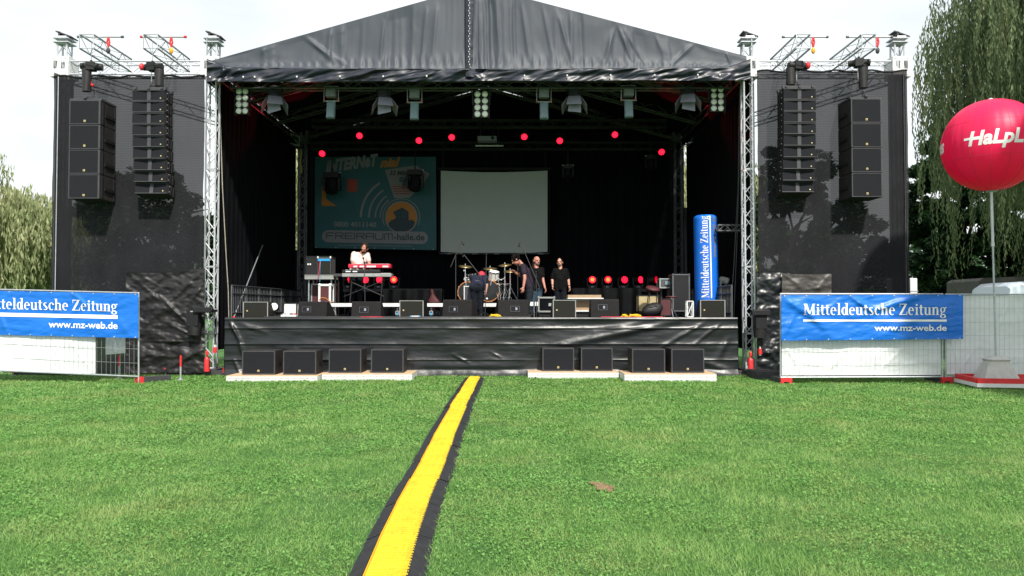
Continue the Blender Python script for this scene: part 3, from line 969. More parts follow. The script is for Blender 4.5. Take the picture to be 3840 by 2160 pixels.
# ================================================================== ROOF
def roof_y(px):
    if px < 1792: return min(-54 + (1792 - px) * 0.2813, 236)
    return min(-54 + (px - 1792) * 0.2632, 236)
YG = 19.3
def roof():
    t = thing('stage_roof', (CX, 23.5, 7.5), 'gabled stage roof of pleated grey and black vinyl over the whole stage', 'stage roof')
    folds = [(1142, 132, 1265, 240, 9, .07), (985, 172, 985, 205, 6, .04), (1150, 150, 1330, 262, 8, .04), (2310, 85, 2270, 230, 8, .06), (2315, 88, 2370, 225, 8, .07), (2330, 95, 2420, 240, 8, .04),
             (2600, 165, 2520, 240, 8, .06), (2460, 130, 2480, 190, 7, .03), (2725, 195, 2740, 240, 6, .05), (1440, 80, 1425, 240, 6, .05), (1600, 30, 1580, 235, 6, .05), (1640, 15, 1620, 230, 7, .04), (1955, 0, 1985, 225, 8, .05), (2090, 40, 2145, 232, 8, .06), (2035, 20, 2075, 230, 7, .04), (1860, 0, 1875, 230, 7, .05)]
    def f(u, v):
        px = 790 + 2010 * u
        yt = roof_y(px)
        yb = 252 + 6 * math.sin(u * math.pi)
        py = yt + (yb - yt) * v
        hgt = (yb - yt) / 300
        x = px / 60.0
        ph = x * 3.4 + 5.0 * fbm(x * 0.35, 0, 2) + v * (1.0 if px < 1792 else -1.0)
        am = 0.030 * hgt * max(0.1, 0.5 + 1.6 * fbm(x * 0.45, 3, 3, 2))
        d = am * math.sin(ph) + am * 0.6 * math.sin(ph * 2.3 + 1 + 2 * fbm(x * .4, v, 7)) + fbm(x * 0.5, v * 0.9, 6, 2) * 0.04
        d += ridge(px, py, folds) * 0.6
        d *= min(1, v * 5 + 0.1)
        d += 0.10 * v ** 6
        # gathers where the valance is laced on
        d += max(0, v - 0.78) * 0.12 * math.sin(px / 5.2 + 2 * fbm(px / 30, 1, 1)) * min(1, (1 - v) * 10)
        return P(px, py, YG - d)
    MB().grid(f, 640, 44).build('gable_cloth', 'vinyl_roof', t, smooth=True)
    vfold = [(800, 300, 860, 250, 10, .06), (835, 245, 842, 300, 7, .09), (850, 295, 900, 255, 8, .07), (1640, 300, 1740, 258, 12, .10), (1610, 300, 1690, 268, 9, .07), (1752, 262, 1810, 300, 13, .12), (2600, 275, 2700, 290, 12, .08), (2700, 300, 2760, 262, 10, .06), (2650, 300, 2740, 295, 9, .06)]
    GR = [788, 912, 955, 1113, 1275, 1437, 1600, 1808, 1967, 2127, 2290, 2455, 2617, 2700]
    def g(u, v):
        px = 775 + 2040 * u
        edge = max(0, abs(u - .5) - .46) / .04
        yt = 250 + 6 * math.sin(u * math.pi) - edge * 30
        yb = 307 - 7 * u + 1.5 * math.sin(px / 80)
        py = yt + (yb - yt) * v
        d = 0.10 - 0.05 * v
        d += fbm(px / 60 + py / 35, py / 34, 4, 2) * 0.05 + fbm(px / 130 + py / 30, py / 50, 9, 2) * 0.06
        d += ridge(px, py, vfold) * 0.7
        for gx in GR:                       # the cloth is pulled in at each eyelet and flares below it
            q = (px - gx) / (14 + 40 * max(0, v - .55))
            if abs(q) < 2.5 and v > 0.5: d += 0.05 * math.exp(-q * q) * (v - .5) * 2
        d *= min(1, v * 12 + .3)
        d += edge * 0.05
        return P(px, py, YG - d - .03)
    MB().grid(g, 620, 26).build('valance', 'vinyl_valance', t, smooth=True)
    for gx in GR:
        p = P(gx, 285 - (gx - 1800) / 900 * 4, YG - .17)
        MB().ell(p, (.022, .022, .028), None, 8, 6).build('eyelet_ball', 'white_paint', t)
    # laced strip that covers the ridge joint
    def h(u, v):
        px = 1746 + 28 * u + (8 if v > .9 else 0) * u
        py = -58 + v * 345
        return P(px, py, YG - .13 - .03 * math.sin(u * math.pi) - 0.012 * fbm(u * 2, v * 26, 5))
    MB().grid(h, 6, 70).build('ridge_flap', 'vinyl_valance', t, smooth=True)
    lc = MB()
    for i in range(26):
        p = P(1758 + 3 * (i % 2), 2 + i * 9.6, YG - .19)
        lc.ell(p, (.012, .01, .024), None, 6, 5)
    lc.build('lacing', 'galv', t)
    # the two roof slopes running back
    y0, y1 = YG + .04, 28.2
    for sgn in (-1, 1):
        xe = P(775, 240, YG).x if sgn < 0 else P(2812, 240, YG).x
        za, ze = P(1792, -54, YG).z, P(790, 236, YG).z
        xa = P(1792, 0, YG).x
        def s_(u, v, xe=xe, ze=ze, xa=xa, za=za):
            x = xa + (xe - xa) * u
            sag = 0.05 * math.sin(v * 3 * math.pi) ** 2 + .02 * fbm(u * 6, v * 8, 2)
            return V((x, y0 + (y1 - y0) * v, za + (ze - za) * u - sag * (1 if 0 < u < 1 else 0)))
        MB().grid(s_, 26, 40).build('roof_sheet', 'drape', t, smooth=True, thick=.012)
        # side eave strip
        MB().bx(xe - .015, xe + .015, y0, y1, 7.42, ze - .02).build('eave_strip', 'drape', t)
    # back gable
    bk = MB()
    bk.add([(P(775, 240, YG).x, 28.15, 7.0), (P(2812, 240, YG).x, 28.15, 7.0), (P(2812, 240, YG).x, 28.15, 7.9), (P(1792, 0, YG).x, 28.15, 9.84), (P(775, 240, YG).x, 28.15, 7.9)], [(0, 1, 2, 3, 4)])
    bk.build('back_gable', 'drape', t)
    # roof frames
    xa, za = P(1792, 0, YG).x, 9.60
    for yy in (19.95, 22.3, 24.8, 27.3):
        for sgn in (-1, 1):
            xe = TX_L if sgn < 0 else TX_R
            r = MB()
            r.truss((xe, yy, 7.80), (xa + sgn * .2, yy, za), .29, .025, .012, .5, up=(0, 1, 0))
            r.build('rafter_truss', 'alu_dark', t)
    for (xx, zz) in ((TX_L, 7.72), (TX_R, 7.72), (xa, 9.45)):
        r = MB()
        r.truss((xx, 19.9, zz), (xx, 27.4, zz), .29, .025, .012, .5)
        r.build('purlin_truss', 'alu_dark', t)
    for yy, zz in ((20.15, 7.60), (27.3, 8.28)):
        r = MB()
        r.truss((TX_L + .3, yy, zz), (TX_R - .3, yy, zz), .29, .025, .012, .4)
        r.build('tie_truss', 'alu_dark', t)
roof()

# ================================================================== drapes, back wall, sides
def drape(name, p0, p1, z0, z1, label, m='drape', amp=.035, wl=.33, cat='drape', nu=160, group=None, holes=None):
    p0, p1 = V(p0), V(p1)
    d = (p1 - p0)
    n_ = V((-d.y, d.x, 0)).normalized()
    L = d.length
    def f(u, v):
        a = amp * math.sin(u * L / wl * 2 * math.pi + 2 * fbm(u * L * .5, 0, 3)) + amp * .6 * fbm(u * L * 1.5, v * 1.5, 2)
        q = p0 + d * u + n_ * a
        return V((q.x, q.y, z0 + (z1 - z0) * v))
    t = MB().grid(f, nu, 12).build(name, m, smooth=True)
    tag(t, label, cat, group)
    return t
xb0, xb1 = P(1121, 700, 27.75).x, P(2566, 700, 27.75).x
drape('backdrop', (xb0, 27.75, 0), (xb1, 27.75, 0), FZ + .01, 8.1, 'wide black backdrop closing the rear of the stage behind banner and screen', nu=260)
drape('side_drape', (-7.72, 19.95, 0), (-7.72, 27.36, 0), .6, 7.7, 'black side drape closing the left flank of the stage', amp=.02)
drape('side_drape', (6.25, 19.95, 0), (6.25, 27.35, 0), .6, 7.7, 'black side drape closing the right flank of the stage', amp=.02)
drape('corner_drape', (P(1100, 950, 27.5).x, 27.5, 0), (P(1126, 950, 27.5).x, 27.5, 0), 1.0, P(0, 937, 27.5).z, 'narrow black drape low in the back left corner of the stage', nu=10)
drape('corner_drape', (P(2562, 790, 27.5).x, 27.5, 0), (P(2592, 790, 27.5).x, 27.5, 0), 1.0, P(0, 778, 27.5).z, 'narrow black drape low in the back right corner of the stage', nu=10)

# mesh scrims on the wings
def scrim(x0, x1, ztop, label, sgn, Y=19.28):
    def f(u, v):
        x = x0 + (x1 - x0) * u
        zt = ztop + .035 * math.sin(u * 22) * (u * (1 - u)) ** .5 + (.10 * max(0, .06 - u) / .06 if sgn > 0 else 0)
        z = .06 + (zt - .06) * v
        d = .03 * fbm(u * 5, v * 3, 3) + .05 * math.sin(u * 30 + 4 * v) * max(0, 1 - v * 1.5) * fbm(u * 3, 1, 1) * 2
        return V((x + .02 * fbm(v * 7, 2, x0) * (1 if u in (0, 1) else 0), Y + d, z))
    t = thing('mesh_scrim', ((x0 + x1) / 2, Y, 0), label, 'mesh scrim')
    MB().grid(f, 110, 60).build('mesh', 'scrim', t, smooth=True)
    w_ = .45 if sgn > 0 else -.45
    xs = x0 if sgn > 0 else x1
    MB().grid(lambda u, v: V((xs + w_ * u, Y + .09 + .02 * fbm(u * 2, v * 5, 4), .06 + (ztop - .12) * v)), 8, 40).build('mesh_return', 'scrim', t, smooth=True)
    h = MB()
    h.tube([V((x0 + (x1 - x0) * k / 30, Y - .01, ztop - .01 + .03 * math.sin(k * .9))) for k in range(31)], .022)
    h.build('top_hem', 'black_metal', t)
    xx = x0 + .13 if sgn > 0 else x1 - .11
    MB().cyl((xx, Y - .04, .3), (xx, Y - .04, ztop - .02), .012).build('guide_wire', 'galv' if sgn > 0 else 'steel_dark', t)
    return t
scrim(P(197, 700, 19.28).x, P(764, 700, 19.28).x, P(0, 286, 19.28).z, 'tall black see-through mesh on the left wing behind the hanging loudspeakers', 1)
scrim(P(2842, 700, 19.28).x, P(3407, 700, 19.28).x, P(0, 266, 19.28).z, 'tall black see-through mesh on the right wing behind the hanging loudspeakers', -1)

# crinkled opaque tarps low on the wings
def tarp(name, px0, px1, top, bot, Y, label, m, folds, seed, amp=.05, cat='tarpaulin'):
    def f(u, v):
        px = px0 + (px1 - px0) * u
        ya = top(u)
        py = ya + (bot - ya) * v
        d = fbm(px / 70 + seed, py / 45, 3, 3) * amp * 1.2 + fbm(px / 60 + py / 75, py / 40 - px / 90, seed, 2) * amp * .5 + fbm(px / 14, py / 12, seed + 3, 2) * amp * .07
        d += ridge(px, py, folds) * .7
        return P(px, py, Y - d)
    o = MB().grid(f, 110, 110).build(name, m, smooth=True)
    return tag(o, label, cat)
tarp('tarpaulin', 472, 768, lambda u: 1020 + 10 * math.sin(u * math.pi) - 14 * u, 1398, 19.24, 'crinkled black tarp stretched between the left fence and the left front tower', 'tarp_black',
     [(480, 1022, 600, 1130, 8, .05), (600, 1110, 760, 1275, 7, .06), (640, 1220, 765, 1278, 5, .05), (560, 1280, 765, 1282, 4, .05), (600, 1400, 760, 1310, 9, .07), (520, 1330, 700, 1340, 8, .04), (765, 1010, 650, 1120, 9, .05), (700, 1150, 765, 1060, 8, .05)], 2.0)
tarp('tarpaulin', 2838, 2960, lambda u: 1020 + 4 * u, 1396, 19.24, 'dark shiny tarp hung beside the right front tower', 'vinyl',
     [(2850, 1290, 2950, 1390, 12, .07), (2860, 1100, 2940, 1130, 8, .04)], 5.0)
tarp('tarpaulin', 2932, 3118, lambda u: 1026 + 3 * math.sin(u * 3), 1330, 19.17, 'greyish rectangular tarp hung above the left end of the right blue banner', 'tarp_grey',
     [(2940, 1030, 3000, 1070, 7, .03), (3110, 1030, 3060, 1090, 8, .03), (3010, 1090, 3110, 1070, 7, .03)], 9.0, .03)
# ================================================================== hanging loudspeakers
def xz(px, py, Y):
    p = P(px, py, Y)
    return p.x, p.z
def hoist(x, y, z, label, bag_dx, bag_h, red_hook=False, red_body=False, turn=0):
    """electric chain hoist with its chain bag; z = middle of the motor"""
    t = thing('chain_hoist', (x, y, z), label, 'chain hoist', 'chain hoists above the loudspeakers')
    m = MB()
    M = Matrix.Rotation(turn, 3, 'Z')
    m.box((x, y, z), (.20, .22, .20), M)
    m.cyl(V((x, y, z)) + M @ V((.08, 0, 0)), V((x, y, z)) + M @ V((.26, 0, 0)), .10, .085, n=14)
    m.cyl(V((x, y, z)) + M @ V((-.08, 0, 0)), V((x, y, z)) + M @ V((-.24, 0, 0)), .085, .075, n=14)
    m.cyl((x, y, z + .1), (x, y, z + .16), .03)
    m.build('motor', 'black_metal', t, bev=.006)
    b = MB()
    def f(u, v):
        a = 2 * math.pi * u
        rx, ry = .115 - .012 * v + .01 * fbm(u * 4, v * 3, x), .09
        return V((x + bag_dx + rx * math.cos(a) * (1 + .12 * math.sin(3 * a) * v), y - .02 + ry * math.sin(a), z - .06 - bag_h * v))
    b.grid(f, 20, 8)
    b.add([f(i / 20, 1) for i in range(20)], [tuple(range(20))])
    b.build('chain_bag', 'tarp_black', t, smooth=True)
    c = MB()
    c.tube([(x, y, z + .12), (x, y, z + .62)], .009)
    c.tube([(x - .02, y, z - .1), (x - .02, y, z - .42)], .009)
    c.build('chain', 'galv', t)
    h = MB()
    h.ell((x - .02, y, z - .40), (.035, .03, .06))
    h.tube([(x - .1, y, z - .5), (x - .02, y, z - .44), (x + .07, y, z - .47)], .03)
    h.build('hook', 'red' if red_hook else 'steel_dark', t)
    if red_body:
        MB().ell((x + red_body * .25, y - .03, z), (.06, .07, .09)).build('power_plug', 'red', t)
    return t

def sub_array(pxl, pyt, Y, label, inner):
    w, h, dp = S(118, Y), S(93.6, Y), .72
    x0, zt = xz(pxl, pyt, Y)
    t = thing('subwoofer_array', (x0 + w / 2, Y + dp / 2, zt), label, 'loudspeaker array')
    f = MB()
    f.bx(x0 - .01, x0 + w + .01, Y + .02, Y + dp, zt + .005, zt + .05)
    f.bx(x0 + w / 2 - .04, x0 + w / 2 + .04, Y - .02, Y + dp, zt + .05, zt + .09)
    f.tube([(x0 + w * .5, Y + .25, zt + .05), (x0 + w * .6, Y + .3, zt + .30)], .012)
    f.tube([(x0 + w * .7, Y + .25, zt + .05), (x0 + w * .6, Y + .3, zt + .30)], .012)
    f.build('bumper_frame', 'cab_edge', t)
    for i in range(4):
        z1 = zt - i * h
        z0 = z1 - h + .012
        b = MB().bx(x0, x0 + w, Y, Y + dp, z0, z1).build('cabinet', 'brown_wood', t, bev=.008)
        e = MB()
        for a in ((x0 + .004, x0 + .028, z0 + .004, z1 - .004), (x0 + w - .045, x0 + w - .004, z0 + .004, z1 - .004), (x0 + .028, x0 + w - .045, z0 + .004, z0 + .022), (x0 + .028, x0 + w - .045, z1 - .022, z1 - .004)):
            e.bx(a[0], a[1], Y - .010, Y + .01, a[2], a[3])
        e.build('front_edge', 'cab_edge', b)
        MB().bx(x0 + .029, x0 + w - .046, Y - .006, Y + .004, z0 + .023, z1 - .023).build('grille', 'grille', b)
        lg = MB().bx(x0 + w / 2 - .026, x0 + w / 2 + .022, Y - .012, Y - .006, z0 + .06, z0 + .108)
        lg.build('badge', 'gold', b)
        MB().bx(x0 + w / 2 - .013, x0 + w / 2 - .003, Y - .015, Y - .011, z0 + .072, z0 + .096).bx(x0 + w / 2 - .003, x0 + w / 2 + .010, Y - .015, Y - .011, z0 + .072, z0 + .080).build('badge_mark', 'black_metal', b)
        for sx in (0, 1):
            xs = x0 + w * sx
            q = MB()
            q.cyl((xs, Y + .25, z0 + h * .42), (xs + (.025 if sx else -.025), Y + .25, z0 + h * .42), .05, n=10)
            q.bx(min(xs, xs + (.03 if sx else -.03)), max(xs, xs + (.03 if sx else -.03)), Y + .2, Y + dp - .06, z0 + h * .36, z0 + h * .48)
            for yy in (.08, .64): q.bx(min(xs, xs + (.02 if sx else -.02)), max(xs, xs + (.02 if sx else -.02)), Y + yy, Y + yy + .04, z0 + .02, z1 - .02)
            q.build('side_rigging', 'black_metal', b)
    return t
sub_array(261, 376, 18.55, 'four large subwoofers hung in one straight column on the outer left wing', 1)
sub_array(3190, 370, 18.55, 'four large subwoofers hung in one straight column on the outer right wing', -1)

def line_array(pxl, pyt, Y, label, inner):
    w, h, dp = S(121, Y), S(43.5, Y), .46
    x0, zt = xz(pxl, pyt, Y)
    xc = x0 + w / 2
    t = thing('line_array', (xc, Y + dp / 2, zt), label, 'loudspeaker array')
    f = MB()
    f.bx(xc - w / 2 - .02, xc + w / 2 + .02, Y + .02, Y + .1, zt + .01, zt + .08)
    f.bx(xc - w / 2 - .02, xc + w / 2 + .02, Y + dp - .1, Y + dp, zt + .01, zt + .08)
    for q in (-.32, 0, .32): f.bx(xc + q - .03, xc + q + .03, Y - .02, Y + dp + .12, zt + .02, zt + .07)
    f.tube([(xc + .1, Y + .1, zt + .07), (xc + .12, Y + .2, zt + .26)], .012)
    f.build('bumper_frame', 'cab_edge', t)
    y, z = Y, zt
    ang = 0
    for i in range(9):
        ang = R([0, .5, .8, 1.2, 2, 3, 4.5, 6.5, 9][i])
        M = Matrix.Rotation(-ang, 3, 'X')     # lower boxes look further down
        c = V((xc, y, z))
        def L(a, b, c_, M=M, c=c): return c + M @ V((a, b, c_))
        def box(mb, a0, a1, b0, b1, c0, c1):
            vs = [L(a, b, cc) for a in (a0, a1) for b in (b0, b1) for cc in (c0, c1)]
            return mb.add(vs, [(0, 1, 3, 2), (4, 6, 7, 5), (0, 4, 5, 1), (2, 3, 7, 6), (0, 2, 6, 4), (1, 5, 7, 3)])
        hh = h - .014
        b = box(MB(), -w / 2, w / 2, .04, dp, -hh, 0).build('cabinet', 'brown_wood', t)
        e = MB()
        box(e, -w / 2, w / 2, -.004, .04, -hh, -hh + .016)
        box(e, -w / 2, w / 2, -.004, .04, -.014, 0)
        e.build('front_edge', 'cab_edge', b)
        g = MB()
        for s in (-1, 1):    # the two grille wings slant in to the middle
            a0, a1 = s * w / 2, s * .045
            vs = [L(a0, .0, -hh + .017), L(a1, .038, -hh + .017), L(a1, .038, -.015), L(a0, .0, -.015)]
            g.add(vs, [(0, 1, 2, 3)])
        g.build('grille', 'grille', b)
        v = MB()
        box(v, -.045, .045, .02, .039, -hh + .017, -.015)
        v.build('waveguide', 'cab_edge', b)
        box(MB(), w * .36, w * .36 + .026, -.003, .006, -hh + .05, -hh + .078).build('badge', 'gold', b)
        for s in (-1, 1):
            q = MB()
            a = s * w / 2
            for yy in (.08, .20, .34): box(q, min(a, a + s * .02), max(a, a + s * .02), yy, yy + .05, -hh + .02, -.02)
            q.build('side_rigging', 'black_metal', b)
            q = MB()
            for zz in (.25, .75): q.ell(L(a + s * .022, .10, -hh * zz), (.012, .012, .012), None, 6, 5)
            q.build('rigging_pin', 'galv', b)
        y += h * math.sin(ang) + (.034 * (i / 8) if True else 0)
        z -= h * math.cos(ang)
    return t
line_array(497, 337, 18.6, 'curved column of nine slim line array boxes hung on the left wing', 1)
line_array(2939, 332, 18.6, 'curved column of nine slim line array boxes hung on the right wing', -1)
def hp(px, py, Y=18.7):
    p = P(px, py, Y)
    return p.x, Y, p.z
hoist(*hp(342, 250), 'chain hoist with long bag above the outer left subwoofer column', -.10, .56, True, turn=.2)
hoist(*hp(572, 252), 'chain hoist with red plug above the left line array', .17, .42, red_body=-1, turn=-.15)
hoist(*hp(2990, 247), 'chain hoist with red plug above the right line array', -.17, .42, red_body=1, turn=.15)
hoist(*hp(3220, 237), 'chain hoist with long bag above the outer right subwoofer column', .10, .56, turn=-.2)

def tower_hoist(x, y, z, label, s):
    t = thing('tower_hoist', (x, y, z), label, 'chain hoist', 'chain hoists clamped low on the front towers')
    m = MB()
    m.bx(x - .24 * s - .14, x - .24 * s + .14, y - .14, y + .12, z - .28, z + .12)
    m.bx(x - .2, x + .24, y - .20, y - .03, z + .06, z + .19)
    m.bx(x - .03, x + .18, y - .03, y + .42, z + .07, z + .13)
    m.cyl((x + .0, y - .1, z + .12), (x + .26, y - .1, z + .12), .07, n=12)
    m.build('motor', 'black_metal', t, bev=.012)
    MB().bx(x - .28 * s, x - .18 * s, y - .153, y - .145, z + .07, z + .10).build('type_plate', 'galv', t)
    b = MB()
    b.grid(lambda u, v: V((x - .24 * s + (.17 - .02 * v) * math.cos(6.283 * u), y + (.14) * math.sin(6.283 * u), z - .20 - .30 * v + .015 * fbm(u * 5, v * 3, 1))), 20, 6)
    b.build('chain_bag', 'tarp_black', t, smooth=True)
    return t
tower_hoist(TX_L + .05, YT - .56, P(0, 1180, YT).z, 'black chain hoist clamped low on the left front tower', 1)
tower_hoist(TX_R + .05, YT - .56, P(0, 1190, YT).z, 'black chain hoist clamped low on the right front tower', -.2)

def extinguisher(px, py, Y, label):
    g = P(px, py, Y)
    x, y, z = g.x, Y, g.z
    t = thing('fire_extinguisher', (x, y, z), label, 'fire extinguisher', 'red fire extinguishers on the tower bases')
    MB().lathe([(.055, 0), (.068, .01), (.068, .30), (.055, .34), (.025, .37), (.022, .385)], (x, y, z), n=16).build('cylinder', 'red', t, smooth='auto')
    MB().lathe([(.022, .385), (.022, .41), (.034, .42), (.034, .50), (.018, .53)], (x, y, z), n=12).build('valve', 'red', t)
    MB().tube([(x, y - .03, z + .4), (x + .07, y - .04, z + .36), (x + .075, y - .04, z + .12)], .009).build('hose', 'black_metal', t)
extinguisher(776, 1394, 19.1, 'red fire extinguisher at the foot of the left front tower')
extinguisher(2815, 1398, 19.1, 'red fire extinguisher at the foot of the right front tower')
def plug(px, py, Y, label):
    p = P(px, py, Y)
    t = thing('power_socket', p, label, 'power socket', 'red hanging power sockets')
    MB().cyl(p + V((0, 0, .07)), p - V((0, 0, .07)), .045, .05, n=12).build('housing', 'red', t)
    MB().cyl(p + V((0, 0, .07)), p + V((0, 0, .13)), .022, n=8).cyl(p - V((0, 0, .07)), p - V((0, 0, .10)), .03, n=8).build('collar', 'white_paint', t)
    MB().tube([p + V((0, 0, .13)), p + V((.03, .02, .4)), p + V((.02, .05, .8))], .012).build('cable', 'rubber', t)
plug(806, 1312, 19.35, 'red power socket hanging at the side of the left front tower')
plug(2850, 1318, 19.2, 'red power socket hanging on the dark tarp beside the right front tower')
def stake(px, py0, py1, Y, label):
    p0, p1 = P(px, py1, Y), P(px + 1, py0, Y)
    p0.z = 0
    t = thing('ground_stake', p0, label, 'stake', 'steel stakes with red tops')
    MB().cyl(p0, p0.lerp(p1, .55), .022, n=8).cyl(p0 + V((0, 0, .02)), p0 + V((0, 0, .045)), .055, n=8).cyl(p0, p0 + V((0, 0, .02)), .09, n=10).build('rod', 'galv', t)
    MB().cyl(p0.lerp(p1, .55), p1, .023, n=8).build('red_sleeve', 'red', t)
stake(677, 1333, 1428, 18.1, 'steel stake with red top standing before the crinkled left tarp')
stake(446, 1332, 1420, 18.4, 'steel stake with red top standing behind the left mesh fence')

# ================================================================== ground subwoofers and their risers
def deck(x0, x1, yt, yb, label, dp=1.02):
    a, b = G(x0, yb), G(x1, yb)
    Y = (a.y + b.y) / 2
    h = P(x0, yt, Y).z
    t = thing('deck_riser', ((a.x + b.x) / 2, Y + dp / 2, 0), label, 'riser deck', 'white framed riser decks on the grass')
    for k in range(2):
        f = MB()
        z0, z1 = h * k / 2 + .002, h * (k + 1) / 2 - .004 - (.012 if k else 0)
        f.bx(a.x, b.x, Y, Y + .03, z0, z1).bx(a.x, b.x, Y + dp - .03, Y + dp, z0, z1)
        f.bx(a.x, a.x + .03, Y + .031, Y + dp - .031, z0, z1).bx(b.x - .03, b.x, Y + .031, Y + dp - .031, z0, z1)
        f.bx(a.x - .004, b.x + .004, Y - .006, Y + .01, z0 + (z1 - z0) * .42, z0 + (z1 - z0) * .52)
        f.build('frame', 'white_paint', t, bev=.003)
        hl = MB()
        for i in range(14):
            xx = a.x + (b.x - a.x) * (i + .5) / 14
            hl.cyl((xx, Y - .001, z0 + (z1 - z0) * .25), (xx, Y - .004, z0 + (z1 - z0) * .25), .006, n=6)
        hl.build('screw_row', 'steel_dark', t)
    MB().bx(a.x - .002, b.x + .002, Y - .002, Y + dp + .002, h - .014, h).build('top_board', 'plywood', t)
    return Y, h
D = [deck(848, 1190, 1409, 1431, 'white riser deck lying leftmost under the left floor subwoofers'),
     deck(1207, 1545, 1402, 1427, 'white riser deck just left of the cable ramp end'),
     deck(1980, 2320, 1395, 1420, 'white riser deck just right of the cable ramp end'),
     deck(2342, 2687, 1402, 1431, 'white riser deck lying rightmost under the right floor subwoofers')]
SUBNAMES = ['leftmost floor subwoofer in front of the stage skirt', 'second floor subwoofer from the left, on the leftmost deck', 'third floor subwoofer from the left', 'floor subwoofer nearest the left side of the cable ramp',
            'floor subwoofer nearest the right side of the cable ramp', 'second floor subwoofer right of the cable ramp', 'third floor subwoofer right of the cable ramp', 'rightmost floor subwoofer in front of the stage skirt']
def sub(t, x0, x1, Y, z0, h, dp=.66):
    b = MB().bx(x0, x1, Y, Y + dp, z0 + .004, z0 + h).build('cabinet', 'brown_wood', t, bev=.01)
    e = MB()
    z1 = z0 + h
    for a in ((x0 + .004, x0 + .03, z0 + .008, z1 - .004), (x1 - .03, x1 - .004, z0 + .008, z1 - .004), (x0 + .03, x1 - .03, z0 + .008, z0 + .03), (x0 + .03, x1 - .03, z1 - .03, z1 - .004)):
        e.bx(a[0], a[1], Y - .012, Y + .01, a[2], a[3])
    e.build('front_edge', 'cab_edge', t)
    MB().bx(x0 + .031, x1 - .031, Y - .007, Y + .004, z0 + .031, z1 - .031).build('grille', 'grille', t)
    xm = (x0 + x1) / 2
    bd = MB().bx(xm - .025, xm + .021, Y - .013, Y - .007, z0 + .07, z0 + .116).build('badge', 'gold', t)
    MB().bx(xm - .012, xm - .003, Y - .016, Y - .0125, z0 + .08, z0 + .105).bx(xm - .003, xm + .010, Y - .016, Y - .0125, z0 + .08, z0 + .088).build('badge_mark', 'black_metal', bd)
    for sx, xs in ((-1, x0), (1, x1)):
        q = MB()
        q.bx(min(xs, xs + sx * .006), max(xs, xs + sx * .006), Y + .25, Y + .48, z0 + h * .36, z0 + h * .50)
        q.build('side_handle', 'black_metal', t)
proto = None
for i, (x0, x1, yt, yb) in enumerate([(906, 1034, 1312, 1402), (1061, 1187, 1312, 1402), (1231, 1357, 1310, 1398), (1391, 1514, 1308, 1397), (2033, 2154, 1300, 1389), (2177, 2299, 1303, 1391), (2371, 2493, 1305, 1394), (2516, 2642, 1307, 1397)]):
    Yd, hd = D[i // 2]
    Y = Yd + .26
    a, b = P(x0, yb, Y), P(x1, yt, Y)
    x = (a.x + b.x) / 2
    if proto is None:
        proto = thing('floor_subwoofer', (x, Y, hd), SUBNAMES[i], 'subwoofer', 'black subwoofers standing on the riser decks')
        sub(proto, x - .39, x + .39, Y, hd, .565)
    else:
        c = clone(proto, (x, Y, hd), SUBNAMES[i], rz=R((0, .8, -.5, .6, 1.2, 1.0, .2, .6)[i]))

# ================================================================== fences, banners, tarps
def lin(a, b, t): return a + (b - a) * t
def fence(px0, px1, T0, T1, B0, B1, Y0, Y1, label, legs=True):
    """site fence panel; T/B: picture rows of top and bottom rail at both ends"""
    def q(u, v):
        py = lin(lin(T0, T1, u), lin(B0, B1, u), v)
        return P(lin(px0, px1, u), py, lin(Y0, Y1, u))
    t = thing('site_fence', (q(.5, .5).x, q(.5, .5).y, 0), label, 'fence panel', 'galvanised site fence panels')
    f = MB()
    f.tube([q(0, 0), q(1, 0), q(1, 1), q(0, 1), q(0, 0)], .019, 8)
    for u in (0, 1):
        e = q(u, 1)
        f.cyl(e, (e.x, e.y, .03), .019, n=8)
        f.ell(q(u, 0), (.02, .02, .02), None, 8, 6)
    f.build('tube_frame', 'galv', t)
    wv = MB()
    n = 34
    for i in range(1, n):
        wv.cyl(q(i / n, 0), q(i / n, 1), .0028, n=4, cap=False)
    wv.build('vertical_wires', 'galv', t)
    wh = MB()
    for v in (.17, .34, .50, .67, .84):
        wh.cyl(q(0, v) - V((0, .005, 0)), q(1, v) - V((0, .005, 0)), .004, n=4, cap=False)
    wh.build('horizontal_wires', 'galv', t)
    return t
fence(-72, 520, 1084, 1099, 1387, 1412, 17.9, 17.35, 'site fence panel left of the stage, its right end leaning at the crinkled tarp')
fence(-720, -80, 1077, 1084, 1376, 1388, 18.4, 17.9, 'site fence panel continuing beyond the left side of the picture')
fence(2927, 3534, 1102, 1103, 1415, 1413, 17.3, 17.3, 'site fence panel right of the stage carrying most of the right blue banner')
fence(3546, 4170, 1104, 1104, 1412, 1409, 17.35, 17.5, 'site fence panel behind the red balloon mast')

def cloth(name, px0, px1, T0, T1, B0, B1, Y, m, label, folds, amp, seed, cat, nu=200, nv=70, Y1=None, eye=True):
    def dsp(px, py):
        d = fbm(px / 160 + seed, py / 60, 2) * amp + fbm(px / 45 + py / 40, py / 25, seed, 2) * amp * .35
        return d + ridge(px, py, folds)
    def at(px, py, off=0.0):
        yy = Y if Y1 is None else lin(Y, Y1, (px - px0) / (px1 - px0))
        return P(px, py, yy - .03 - dsp(px, py) - off)
    def f(u, v):
        return at(lin(px0, px1, u), lin(lin(T0, T1, u), lin(B0, B1, u), v))
    t = thing(name, at((px0 + px1) / 2, (T0 + B0) / 2), label, cat)
    MB().grid(f, nu, nv).build('sheet', m, t, smooth=True)
    if eye:
        e = MB()
        k = 9
        for i in range(k):
            u = (i + .15) / (k - .7)
            for v in (.02, .985):
                px, py = lin(px0, px1, u), lin(lin(T0, T1, u), lin(B0, B1, u), v)
                e.ell(at(px, py, .008), (.017, .008, .017), None, 8, 5)
        e.build('eyelets', 'galv', t)
    return t, at
